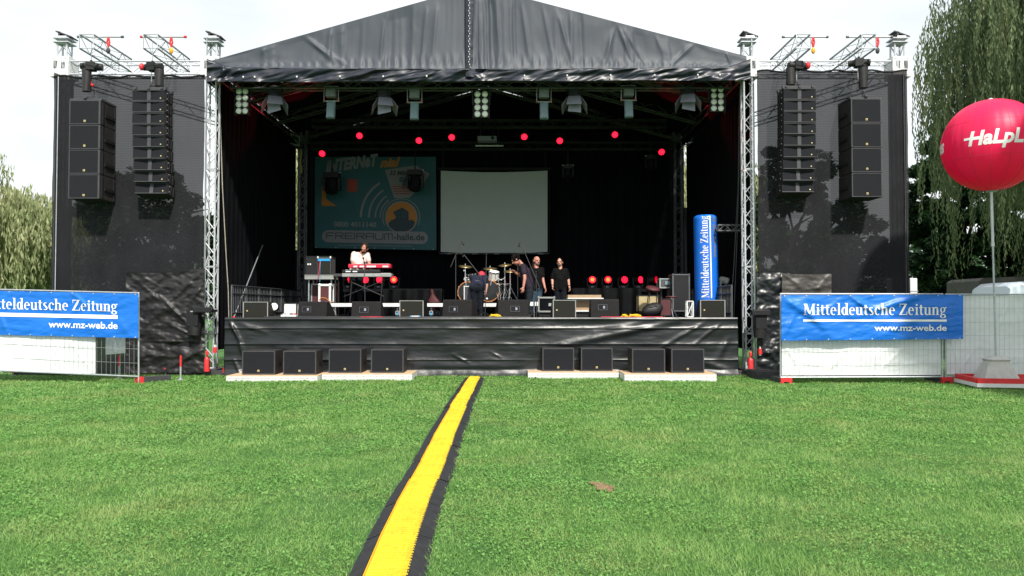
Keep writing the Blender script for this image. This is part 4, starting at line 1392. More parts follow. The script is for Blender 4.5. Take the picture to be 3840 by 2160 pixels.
def banner_print(t, at, xr, ycap, ybase, k, slope, l0, l1, u0, uy0, uy1):
    """headline right-aligned at xr, rule, web address"""
    polys, W_ = serif_text('Mitteldeutsche Zeitung')
    x0 = xr - 538 * k
    print_polys(fit(polys, W_, x0, xr, ybase, -(ybase - ycap)), lambda a, b: at(a, b + slope * (a - xr), .010), 'headline', 'white_print', t, 5)
    n = 110
    rl = MB()
    for i in range(n):
        a, b = lin(x0, xr, i / n), lin(x0, xr, (i + 1) / n)
        rl.add([at(p, q + slope * (p - xr), .010) for p, q in ((a, l1), (b, l1), (b, l0), (a, l0))], [(0, 1, 2, 3)])
    rl.build('rule', 'white_print', t)
    polys, W_ = font_text('www.mz-web.de', .018)
    print_polys(fit(polys, W_, u0, xr, uy1, -(uy1 - uy0)), lambda a, b: at(a, b + slope * (a - xr), .010), 'web_address', 'white_print', t, 5)
t, at = cloth('banner', -135, 519, 1087, 1102, 1252, 1268, 17.93, 'blue_banner', 'blue newspaper banner tied to the fence left of the stage', [(270, 1100, 330, 1150, 8, .03), (330, 1130, 420, 1180, 10, .02), (20, 1240, 0, 1180, 10, .03), (480, 1250, 440, 1190, 14, .02), (330, 1110, 250, 1190, 12, .02)], .02, 3.0, 'banner', Y1=17.30)
banner_print(t, at, 441, 1128, 1168, .958, .022, 1182, 1196, 182, 1208, 1233)
t, at = cloth('banner', 2930, 3612, 1107, 1105, 1277, 1271, 17.2, 'blue_banner', 'blue newspaper banner tied to the fence right of the stage', [(2935, 1112, 3060, 1200, 14, .05), (3190, 1112, 3270, 1165, 11, .06), (3270, 1165, 3440, 1115, 13, .06), (2940, 1260, 2990, 1160, 10, .03), (3560, 1110, 3550, 1270, 14, .03), (3000, 1130, 3110, 1250, 16, .04), (3170, 1120, 3060, 1180, 12, .03), (3420, 1200, 3300, 1260, 14, .03)], .025, 7.0, 'banner')
banner_print(t, at, 3550, 1139, 1181, 1.0, 0.0, 1198, 1206, 3279, 1218, 1240)

cloth('fence_sheet', -700, 358, 1240, 1262, 1382, 1401, 18.42, 'white_tarp', 'white sheet behind the left fence under the blue banner', [(60, 1270, 120, 1390, 7, .02), (200, 1270, 240, 1400, 6, .02), (260, 1280, 350, 1395, 5, .015)], .012, 1.0, 'tarpaulin', Y1=17.56, eye=False)
cloth('fence_sheet', 2932, 3528, 1110, 1110, 1408, 1406, 17.37, 'white_tarp', 'white sheet behind the right fence under the blue banner', [(2940, 1290, 3010, 1400, 6, .02), (3180, 1300, 3100, 1400, 8, .02), (3300, 1280, 3280, 1400, 6, .02), (3400, 1290, 3300, 1390, 6, .02)], .02, 4.0, 'tarpaulin', eye=False)
cloth('fence_sheet', 3550, 4160, 1108, 1108, 1404, 1402, 17.42, 'white_tarp', 'grey white sheet behind the fence panel at the balloon mast', [(3560, 1240, 3600, 1390, 7, .03), (3790, 1120, 3740, 1240, 6, .02), (3800, 1120, 3830, 1240, 6, .02), (3660, 1300, 3600, 1390, 6, .02)], .02, 6.0, 'tarpaulin', Y1=17.57, eye=False)
# sheet of plastic and dark board seen through the bare wires
cloth('plastic_sheet', 396, 470, 1262, 1262, 1330, 1324, 18.2, 'white_tarp', 'loose grey plastic sheet hanging behind the bare wires of the left fence', [(420, 1262, 430, 1325, 5, .03)], .02, 2.0, 'tarpaulin', nu=20, nv=20, eye=False)
def fence_foot(px, py, dirx, label):
    g = G(px, py)
    t = thing('ballast_block', g, label, 'fence foot', 'fence feet with red ends')
    M = Matrix.Rotation(R(dirx), 3, 'Z')
    def b(mb, x0, x1, y0, y1, z0, z1):
        return mb.add([g + M @ V((x, y, z)) for x in (x0, x1) for y in (y0, y1) for z in (z0, z1)], [(0, 1, 3, 2), (4, 6, 7, 5), (0, 4, 5, 1), (2, 3, 7, 6), (0, 2, 6, 4), (1, 5, 7, 3)])
    r = MB()
    b(r, -.125, .125, 0, .06, .06, .15)
    b(r, -.125, -.06, 0, .06, 0, .059)
    b(r, .06, .125, 0, .06, 0, .059)
    r.build('red_end', 'red', t)
    k = MB()
    b(k, -.122, .122, .061, .74, .02, .135)
    k.build('rubber_block', 'rubber', t)
fence_foot(518, 1438, -32, 'red ended rubber foot under the right end of the left fence')
fence_foot(2950, 1442, 0, 'red ended rubber foot under the left end of the right fence')
fence_foot(3554, 1440, 0, 'red ended rubber foot between the two right fence panels')
# long rubber base strips beside the fences
def strip(px0, px1, py, label, dp=.5, h=.14):
    a, b = G(px0, py), G(px1, py)
    t = MB().bx(a.x, b.x, a.y, a.y + dp, .004, h).build('ballast_block', 'rubber', bev=.015)
    tag(t, label, 'ballast block')
strip(2838, 2926, 1425, 'long dark ballast block on the grass left of the right fence', .8, .2)
strip(2975, 3525, 1418, 'long low dark ballast block behind the right fence', .3, .13)
strip(-10, 240, 1396, 'low dark ballast block behind the left fence', .6, .1)

# ================================================================== balloon
def balloon():
    g = G(3740, 1447)
    bx_, by_ = P(3736, 1400, 16.55).x, 16.55
    t = thing('advertising_balloon', (bx_, by_, 0), 'large red advertising balloon on a mast over a concrete weight', 'advertising balloon')
    M = Matrix.Rotation(R(-10), 3, 'Z')
    def L(x, y, z): return V((bx_, by_, 0)) + M @ V((x, y, z))
    def b(mb, x0, x1, y0, y1, z0, z1):
        return mb.add([L(x, y, z) for x in (x0, x1) for y in (y0, y1) for z in (z0, z1)], [(0, 1, 3, 2), (4, 6, 7, 5), (0, 4, 5, 1), (2, 3, 7, 6), (0, 2, 6, 4), (1, 5, 7, 3)])
    fr = MB()
    W2 = .62
    b(fr, -W2, W2 + .3, -W2, -W2 + .1, .05, .13)
    b(fr, -W2, W2 + .3, W2 - .1, W2, .05, .13)
    b(fr, -W2, -W2 + .1, -W2 + .101, W2 - .101, .05, .13)
    b(fr, W2 + .2, W2 + .3, -W2 + .101, W2 - .101, .05, .13)
    fr.build('base_frame', 'white_paint', t)
    rf = MB()
    b(rf, -W2 + .02, W2 + .28, -W2 + .005, -W2 + .06, .131, .235)
    b(rf, -W2 + .005, -W2 + .06, -W2 + .061, W2 - .061, .131, .235)
    b(rf, -W2 + .02, W2 + .28, W2 - .06, W2 - .005, .131, .235)
    rf.build('red_skirting', 'red', t)
    for (x, y) in ((-W2 + .08, -W2 + .06), (W2 + .2, -W2 + .06), (-W2 + .08, W2 - .06), (W2 + .2, W2 - .06)):
        MB().cyl(L(x, y, 0), L(x, y, .05), .02).cyl(L(x, y, 0), L(x, y, .012), .06, n=12).build('levelling_foot', 'galv', t)
    bl = MB()
    # eight-sided frustum with chamfered shoulders
    def octo(r, c, z): return [L(x, y, z) for x, y in ((-r, -c), (-c, -r), (c, -r), (r, -c), (r, c), (c, r), (-c, r), (-r, c))]
    rings = [octo(.34, .30, .14), octo(.34, .30, .20), octo(.205, .15, .56), octo(.225, .17, .60), octo(.10, .08, .665)]
    vs = [v for r in rings for v in r]
    fs = [(k * 8 + i, k * 8 + (i + 1) % 8, (k + 1) * 8 + (i + 1) % 8, (k + 1) * 8 + i) for k in range(4) for i in range(8)]
    fs += [tuple(range(32, 40)), tuple(range(7, -1, -1))]
    bl.add(vs, fs).build('concrete_weight', 'concrete', t)
    p0, p1 = L(0, 0, .66), P(3717, 716, 16.55)
    mid = p0.lerp(p1, .68)
    MB().cyl(p0, mid, .020, n=12).build('lower_mast', 'galv', t, smooth='auto')
    MB().cyl(mid, p1, .030, n=12).cyl(mid - V((0, 0, .06)), mid + V((0, 0, .02)), .036, n=12).build('upper_mast', 'alu', t, smooth='auto')
    c = P(3718, 545, 16.55)
    rx, rz = S(188, 16.55) / 1.11, S(173, 16.55) * .985
    def sph(a, e, off=0.0):
        r = 1 + off
        # slightly full in the middle, twelve gores
        g_ = 1 - 0.006 * abs(math.cos(a * 8)) ** 10 * math.cos(e) ** .3
        ce = math.copysign(abs(math.cos(e)) ** .93, math.cos(e))
        return c + V((rx * r * g_ * math.sin(a) * ce, -rx * r * g_ * math.cos(a) * ce, rz * r * math.sin(e)))
    s = MB()
    s.grid(lambda u, v: sph(2 * math.pi * u, -math.pi / 2 + math.pi * v), 192, 64)
    s.build('balloon_skin', 'balloon', t, smooth=True)
    # gore seams
    sm = MB()
    for k in range(16):
        a = 2 * math.pi * (k + .5) / 16
        sm.tube([sph(a, -1.45 + 2.9 * i / 30, .001) for i in range(31)], .0035, 4)
    sm.tube([sph(2 * math.pi * i / 64, .42, .001) for i in range(65)], .003, 4)
    sm.tube([sph(2 * math.pi * i / 64, -.36, .001) for i in range(65)], .003, 4)
    sm.build('seams', 'cap_red', t)
    MB().lathe([(.10, 0), (.12, .02), (.05, .05)], p1 + V((0, 0, -.02)), n=16).build('mast_collar', 'galv', t)
    MB().ell(c + V((0, 0, rz + .015)), (.05, .05, .035)).build('top_cap', 'white_paint', t)
    # lettering wrapped round the skin, twice
    polys, W_ = font_text('HaLpLus', .035, .22)
    for a0 in (-1.0, -1.0 - 2.094, -1.0 + 2.094):
        k = 1.42 / W_
        def fn(a, b, a0=a0, k=k):
            ang = a0 + a * k
            el = b * k * 1.05 - .13
            return sph(ang, el, .004)
        print_polys(polys, fn, 'lettering', 'white_print', t, .10)
        dash = [[(-.22, .29), (.15, .29), (.15, .41), (-.22, .41)]]
        print_polys(dash, fn, 'lettering_bar', 'white_print', t, .1)
balloon()

# ================================================================== van, trailer, posts beyond the fence
def van():
    Y, dp = 23.6, 1.95
    x0 = P(3566, 0, Y + dp).x
    zt = P(0, 1056, Y + .2).z
    xl = x0 + 5.0
    t = thing('parked_van', ((x0 + xl) / 2, Y + dp / 2, 0), 'pale blue grey van parked beyond the right fence, only its roof showing', 'van')
    prof = [(0, .35), (-.02, .75), (.10, 1.15), (.62, 1.38), (.20 + .78, 1.95), (1.12, zt - .14), (1.28, zt - .03), (1.6, zt), (3.2, zt + .01), (4.75, zt - .02), (4.95, zt - .12), (5.0, 1.6), (5.0, .35)]
    prof = [(a - .55 if a > 1 else a * .5, z) for a, z in prof]
    n = len(prof)
    rows = [(Y + .0, .0, 1.0), (Y + .10, .06, 1.0), (Y + .22, .10, 1.0), (Y + dp - .22, .10, 1.0), (Y + dp - .10, .06, 1), (Y + dp, 0, 1)]
    vs = []
    for k, (yy, up_, sc) in enumerate(rows):
        for a, z in prof:
            zz = z - (0.10 - up_) * max(0, (z - 1.9)) * 2.0
            vs.append(V((x0 + a, yy, zz)))
    fs = [(k * n + i, k * n + (i + 1) % n, (k + 1) * n + (i + 1) % n, (k + 1) * n + i) for k in range(len(rows) - 1) for i in range(n)]
    fs += [tuple(range(n - 1, -1, -1)), tuple(range(len(vs) - n, len(vs)))]
    MB().add(vs, fs).build('body', 'van_paint', t, smooth='auto')
    MB().bx(x0 + .75, x0 + 1.5, Y - .012, Y - .002, 1.4, 1.95).build('side_window', 'van_glass', t)
    for xx in (x0 + .75, x0 + 3.6):
        for yy in (Y + .001, Y + dp - .201):
            wh = MB().cyl((xx, yy, .33), (xx, yy + .2, .33), .33, n=20).build('wheel', 'rubber', t, smooth='auto')
            MB().cyl((xx, yy - .006, .33), (xx, yy + .206, .33), .2, n=16).build('rim', 'galv', wh)
    MB().bx(x0 - .08, x0 + .05, Y + .1, Y + dp - .1, .3, .55).build('bumper', 'rubber', t)
van()
def trailer():
    Y = 29.5
    x0 = P(3530, 0, Y + 2.2).x
    x1 = x0 + 3.4
    z0, z1 = P(3528, 1050, Y + 2.2).z, P(3800, 1040, Y).z
    t = thing('covered_trailer', ((x0 + x1) / 2, Y + 1.1, 0), 'dark tarpaulin covered trailer standing behind the pale van', 'trailer')
    vs = [V((x, y, z)) for y in (Y, Y + 2.2) for x, z in ((x0, .8), (x1, .8), (x1, z1 - .1), (x1 - .15, z1), ((x0 + x1) / 2, z1 + .03), (x0 + .25, z0), (x0 + .05, z0 - .12))]
    fs = [(6, 5, 4, 3, 2, 1, 0), (7, 8, 9, 10, 11, 12, 13)] + [(i, (i + 1) % 7, (i + 1) % 7 + 7, i + 7) for i in range(7)]
    MB().add(vs, fs).build('tarpaulin', 'trailer_tarp', t)
    MB().bx(x0, x1, Y + .02, Y + 2.18, .6, .79).build('bed', 'steel_dark', t)
    for yy in (Y, Y + 2.0):
        MB().cyl((x0 + 1.7, yy, .4), (x0 + 1.7, yy + .2, .4), .4, n=18).build('wheel', 'rubber', t)
trailer()
def post(px0, px1, py, Y, label, m='white_paint'):
    a, b = P(px0, py, Y), P(px1, py, Y)
    t = thing('marker_post', ((a.x + b.x) / 2, Y, 0), label, 'post')
    MB().bx(a.x, b.x, Y, Y + .2, 0, a.z).build('shaft', m, t, bev=.02)
    MB().bx(a.x - .01, b.x + .01, Y - .01, Y + .21, a.z - .36, a.z - .33).build('band', 'galv', t)
post(3413, 3440, 1043, 20.5, 'plain white square post standing above the right fence banner')
post(3338, 3350, 1044, 20.6, 'white post dimly seen through the right edge of the mesh')
# ================================================================== stage lighting
YL = 20.15
def blinder(px0, py0, px1, py1, label):
    a, b = P(px0, py1, YL), P(px1, py0, YL)
    xm, w, h = (a.x + b.x) / 2, b.x - a.x, b.z - a.z
    t = thing('blinder_light', (xm, YL, b.z), label, 'blinder light', 'eight lamp blinders under the roof front')
    f = MB()
    f.bx(a.x, b.x, YL + .02, YL + .12, a.z, b.z)
    for x in (a.x - .02, b.x + .005): f.bx(x, x + .015, YL - .03, YL + .14, a.z - .03, b.z + .01)
    f.build('housing', 'black_metal', t)
    y_ = MB()
    y_.tube([(a.x - .03, YL + .06, (a.z + b.z) / 2), (a.x - .03, YL + .06, b.z + .16), (b.x + .03, YL + .06, b.z + .16), (b.x + .03, YL + .06, (a.z + b.z) / 2)], .014)
    y_.cyl((xm, YL + .06, b.z + .16), (xm, YL + .06, 7.5), .02)
    y_.build('yoke', 'lamp_grey', t)
    r = min(w / 4, h / 8) * .92
    for i in range(4):
        for j in range(2):
            c = V((a.x + w * (j + .5) / 2, YL + .02, a.z + h * (i + .5) / 4))
            l = MB().lathe([(r, 0), (r * 1.0, .02), (r * .8, .035), (r * .4, .045)], c, (0, -1, 0), n=16).build('lamp', 'lamp_glass', t, smooth=True)
    return t
blinder(882, 330, 932, 428, 'eight lamp blinder hanging at the left end under the roof front')
blinder(1776, 340, 1833, 440, 'eight lamp blinder hanging in the middle under the roof front')
blinder(2664, 322, 2717, 418, 'eight lamp blinder hanging at the right end under the roof front')

def fresnel(px, py, tilt, label, right_door=True):
    c = P(px, py, YL)
    t = thing('stage_spotlight', c, label, 'spotlight', 'round spotlights with barn doors')
    ax = V((math.sin(tilt) * .35, -.45, -1)).normalized()
    M = ax.to_track_quat('-Z', 'Y').to_matrix()
    top = c - ax * .20
    bot = c + ax * .22
    MB().lathe([(.10, 0), (.16, .04), (.165, .16), (.155, .34), (.18, .36), (.185, .42)], top, ax, n=18).build('housing', 'lamp_grey', t, smooth='auto')
    MB().lathe([(.16, 0), (.12, .02), (.05, .035)], bot - ax * .02, ax, n=16).build('lens', 'van_glass', t, smooth=True)
    rb = MB()
    for k in range(4): rb.lathe([(.172, 0), (.172, .008)], top + ax * (.08 + .07 * k), ax, n=18)
    rb.build('cooling_rib', 'steel_dark', t)
    for k in range(4):
        a = k * math.pi / 2
        if k == 3: continue
        u = M @ V((math.cos(a), math.sin(a), 0))
        v = M @ V((-math.sin(a), math.cos(a), 0))
        sp = [.45, .25, .45, .25][k]
        e0, e1 = bot + u * .18, bot + u * (.18 + .34 * math.sin(sp)) + ax * .34 * math.cos(sp)
        d = MB()
        n_ = (e1 - e0).cross(v).normalized() * .004
        d.add([e0 - v * .16 + n_, e0 + v * .16 + n_, e1 + v * .20 + n_, e1 - v * .20 + n_, e0 - v * .16 - n_, e0 + v * .16 - n_, e1 + v * .20 - n_, e1 - v * .20 - n_], [(0, 1, 2, 3), (7, 6, 5, 4), (0, 4, 5, 1), (1, 5, 6, 2), (2, 6, 7, 3), (3, 7, 4, 0)])
        d.build('barn_door', 'lamp_door', t)
    # the front door hangs down towards the audience
    d = MB()
    e0 = bot + V((0, -.12, -.02))
    e1 = e0 + V((math.sin(tilt) * .12, -.08, -.33))
    hx = V((.155, 0, .02 * tilt * 5))
    d.add([e0 - hx, e0 + hx, e1 + hx * 1.1, e1 - hx * 1.1, e0 - hx + V((0, .008, 0)), e0 + hx + V((0, .008, 0)), e1 + hx * 1.1 + V((0, .008, 0)), e1 - hx * 1.1 + V((0, .008, 0))], [(0, 1, 2, 3), (7, 6, 5, 4), (0, 4, 5, 1), (1, 5, 6, 2), (2, 6, 7, 3), (3, 7, 4, 0)])
    d.build('barn_door', 'lamp_door', t)
    y_ = MB()
    y_.tube([c + V((-.2, 0, 0)), c + V((-.2, 0, .3)), c + V((.2, 0, .3)), c + V((.2, 0, 0))], .013)
    y_.cyl(c + V((0, 0, .3)), (c.x, c.y, 7.5), .02)
    y_.build('yoke', 'black_metal', t)
    MB().tube([c + V((-.1, .05, .22)), c + V((-.32, .05, .16)), c + V((-.38, .05, .34)), (c.x - .3, c.y, 7.5)], .009).build('cable', 'rubber', t)
fresnel(1030, 352, .45, 'spotlight with barn doors left of the leftmost slim floodlight')
fresnel(1440, 357, .35, 'spotlight with barn doors left of the middle blinder')
fresnel(2155, 352, -.15, 'spotlight with barn doors right of the middle blinder')
fresnel(2580, 345, -.3, 'spotlight with barn doors beside the right end blinder')
def slimlight(px, py, label):
    c = P(px, py, YL)
    t = thing('slim_floodlight', c, label, 'floodlight', 'slim grey floodlights in yokes')
    MB().bx(c.x - .13, c.x + .13, c.y - .10, c.y + .12, c.z + .13, c.z + .36).bx(c.x - .10, c.x + .10, c.y - .11, c.y - .1, c.z + .16, c.z + .32).build('gear_box', 'lamp_door', t, bev=.012)
    b = MB()
    b.box((c.x, c.y - .02, c.z - .22), (.22, .10, .46), Matrix.Rotation(R(-12), 3, 'X'))
    b.build('housing', 'lamp_teal', t, bev=.01)
    f = MB()
    f.box((c.x, c.y - .095, c.z - .235), (.17, .012, .38), Matrix.Rotation(R(-12), 3, 'X'))
    f.build('front_glass', 'lamp_teal', t)
    y_ = MB()
    y_.tube([(c.x - .19, c.y, c.z + .02), (c.x - .19, c.y, c.z + .42), (c.x + .19, c.y, c.z + .42), (c.x + .19, c.y, c.z + .02)], .014)
    y_.cyl((c.x - .21, c.y, c.z + .03), (c.x + .21, c.y, c.z + .03), .02)
    y_.cyl((c.x, c.y, c.z + .42), (c.x, c.y, 7.55), .02)
    y_.build('yoke', 'galv', t)
    for s in (-.17, .17): MB().ell((c.x + s, c.y - .03, c.z + .04), (.022, .022, .022)).build('knob', 'red', t)
for px, py, l in ((1242, 383, 'slim grey floodlight between the two left spotlights'), (1555, 388, 'slim grey floodlight just left of the middle blinder'), (2040, 386, 'slim grey floodlight just right of the middle blinder'), (2357, 380, 'slim grey floodlight between the two right spotlights')):
    slimlight(px, py, l)

# LED cans on the middle truss, glowing red
YM = 25.3
def ledcan(px, py, Y, label, ry=0.0):
    c = P(px, py, Y)
    t = thing('led_par', c, label, 'red stage light', 'red glowing lights hung above the stage')
    ax = V((ry, -1, -.45)).normalized()
    MB().lathe([(.06, 0), (.12, .03), (.135, .24)], c - ax * .24, ax, n=16).build('housing', 'black_metal', t, smooth='auto')
    MB().lathe([(.105, 0), (.10, .006)], c, ax, n=18).build('lens_plate', 'led_face', t)
    M = ax.to_track_quat('Z', 'Y').to_matrix()
    l = MB()
    for rr, n in ((0, 1), (.038, 6), (.076, 12)):
        for i in range(n):
            a = 2 * math.pi * i / n + rr * 9
            l.lathe([(.020, 0), (.014, .008)], c + ax * .008 + M @ V((rr * math.cos(a), rr * math.sin(a), 0)), ax, n=7)
    l.build('lenses', 'led_red', t)
    y_ = MB()
    y_.tube([c + V((-.15, .08, 0)), c + V((-.15, .1, .24)), c + V((.15, .1, .24)), c + V((.15, .08, 0))], .011)
    y_.cyl(c + V((0, .1, .24)), c + V((0, .1, .40)), .02)
    y_.build('yoke', 'black_metal', t)
    return t
for px, py, l in ((1348, 509, 'red glowing light above the left half of the teal banner'), (1208, 576, 'red glowing light at the upper left corner of the teal banner'), (1571, 527, 'red glowing light half hidden above the right end of the teal banner'), (1694, 515, 'red glowing light above the left end of the projection screen'),
                  (1966, 513, 'red glowing light above the right half of the projection screen'), (2099, 528, 'red glowing light just right of the projection screen'), (2306, 505, 'red glowing light well right of the projection screen'), (2481, 570, 'red glowing light nearest the back right truss tower')):
    ledcan(px, py, YM, l)
truss_thing('lighting_truss', (P(1170, 470, YM).x, YM + .12, P(0, 462, YM).z), (P(2500, 470, YM).x, YM + .12, P(0, 462, YM).z), 'dark lighting truss spanning the stage above the red lights', 'truss', m='steel_dark', w=.29, pitch=.5)
truss_thing('backdrop_truss', (P(1170, 545, 27.4).x, 27.4, P(0, 548, 27.4).z), (P(2520, 545, 27.4).x, 27.4, P(0, 548, 27.4).z), 'dark truss above the backdrop from which banner and screen hang', 'truss', m='steel_dark', w=.29, pitch=.5)

def moving_head(px, py, Y, label, s=1.0, up=False, glow=None, grp='dark moving heads hanging in front of the backdrop'):
    """hanging (or standing, up=True) moving head: base, two-armed yoke, round head"""
    c = P(px, py, Y)
    t = thing('moving_head_light', c, label, 'moving head light', grp)
    k = 1 if up else -1
    def q(x, y, z): return c + V((x * s, y * s, z * s * k))
    MB().box(q(0, 0, -.25), (.34 * s, .28 * s, .12 * s)).build('base', 'black_metal', t, bev=.012)
    for sx in (-1, 1):
        a = MB()
        a.box(q(sx * .17, 0, -.06), (.05 * s, .16 * s, .30 * s))
        a.build('yoke_arm', 'black_metal', t, bev=.012)
    if up:
        ax = V((glow[1], -1, .05)).normalized()
    else:
        ax = V((0, -.35, -1)).normalized()
    hd = MB().lathe([(.07 * s, 0), (.125 * s, .04 * s), (.14 * s, .16 * s), (.13 * s, .30 * s), (.135 * s, .32 * s)], c - ax * .18 * s, ax, n=18).build('head', 'black_metal', t, smooth='auto')
    if up:
        M = ax.to_track_quat('Z', 'Y').to_matrix()
        for grp_, mm in ((((0, 1), (.050, 6)), glow[0]), (((.095, 9),), 'led_red' if glow[0] == 'led_hot' else glow[0])):
            l = MB()
            for rr, n in grp_:
                for i in range(n):
                    a = 2 * math.pi * i / n + (.5 if rr > .08 else 0)
                    l.lathe([(.024 * s, 0), (.017 * s, .01)], c + ax * .145 * s + M @ V((rr * s * math.cos(a), rr * s * math.sin(a), 0)), ax, n=8)
            l.build('lenses', mm, t)
        MB().lathe([(.125 * s, 0), (.12 * s, .004)], c + ax * .14 * s, ax, n=18).build('lens_plate', 'led_face', t)
        MB().box(q(0, -.145, -.245), (.10, .01, .035)).build('display', 'lamp_door', t)
    else:
        MB().box(q(0, 0, -.32), (.40 * s, .05, .03)).build('clamp_bar', 'galv', t)
        MB().tube([q(0, 0, -.32), q(0, .0, -.95)], .022).build('drop_pipe', 'black_metal', t)
    return t
moving_head(1245, 700, 26.2, 'dark moving head hanging before the left part of the teal banner', 1.5)
moving_head(1556, 690, 26.2, 'dark moving head hanging before the right part of the teal banner', 1.5)
moving_head(2130, 655, 26.2, 'dark moving head hanging right of the projection screen', 1.0)
moving_head(2440, 620, 26.2, 'dark moving head hanging near the back right truss tower', 1.0)

# low black-draped riser at the back with its standing moving heads
YR = 24.6
drape('riser_drape', (P(1440, 0, YR).x, YR, 0), (P(1660, 0, YR).x, YR, 0), FZ + .01, P(0, 1086, YR).z, 'black cloth hung over a low riser at the back, left of the drums', 'tarp_black', amp=.03, wl=.5, nu=60, group='black cloths over the low back risers')
drape('riser_drape', (P(2145, 0, YR).x, YR, 0), (P(2400, 0, YR).x, YR, 0), FZ + .01, P(0, 1080, YR).z, 'black cloth hung over a low riser at the back, right of the performers', 'tarp_black', amp=.03, wl=.5, nu=70, group='black cloths over the low back risers')
for a, b, l in ((1290, 1660, 'left'), (2145, 2480, 'right')):
    t = thing('back_riser', (P((a + b) / 2, 1100, YR).x, YR + .6, 0), 'dark low riser carrying the red moving heads on the %s half of the stage' % l, 'riser')
    x0_, x1_, zr = P(a, 0, YR).x, P(b, 0, YR).x, P(0, 1082, YR).z
    MB().bx(x0_, x1_, YR + .08, YR + 1.1, zr - .10, zr - .004).build('top', 'steel_dark', t)
    for xx in (x0_ + .05, (x0_ + x1_) / 2, x1_ - .05):
        for yy in (YR + .15, YR + 1.0):
            MB().cyl((xx, yy, FZ), (xx, yy, zr - .1), .025).build('leg', 'steel_dark', t)
G2 = 'red moving heads standing on the low back risers'
for px, gl, tn, l in ((1307, 'led_red', .9, 'red moving head at the far left under the keyboards'), (1366, 'led_red', .45, 'red moving head under the middle of the keyboards'), (1422, 'led_red', .3, 'red moving head under the right end of the keyboards'), (1479, 'led_hot', 0, 'bright orange red moving head right of the keyboards'),
                      (2220, 'led_hot', 0, 'leftmost orange red moving head on the right riser'), (2276, 'led_hot', .15, 'second orange red moving head on the right riser'), (2336, 'led_red', .3, 'third moving head on the right riser, deep red'), (2392, 'led_red', .7, 'fourth moving head on the right riser, turned half away')):
    moving_head(px, 1050, YR + .5, l, .92, True, (gl, tn), G2)
moving_head(2447, 1050, YR + .5, 'unlit moving head at the right end of the right riser', .92, True, ('led_face', 1.6), G2)
# lamps throw their red on the roof frames
for (px, py, nm) in ((1165, 520, 'left'), (2500, 510, 'right')):
    ld = bpy.data.lights.new('red_spill', 'SPOT')
    ld.energy = 45
    ld.color = (1, .02, .06)
    ld.spot_size = R(70)
    ld.shadow_soft_size = .1
    lo = bpy.data.objects.new('red_spill', ld)
    COL.objects.link(lo)
    lo.location = P(px, py, 24.9)
    tgt = P(1080 if nm == 'left' else 2560, 400, 22.0)
    lo.rotation_euler = (lo.location - tgt).to_track_quat('Z', 'Y').to_euler()

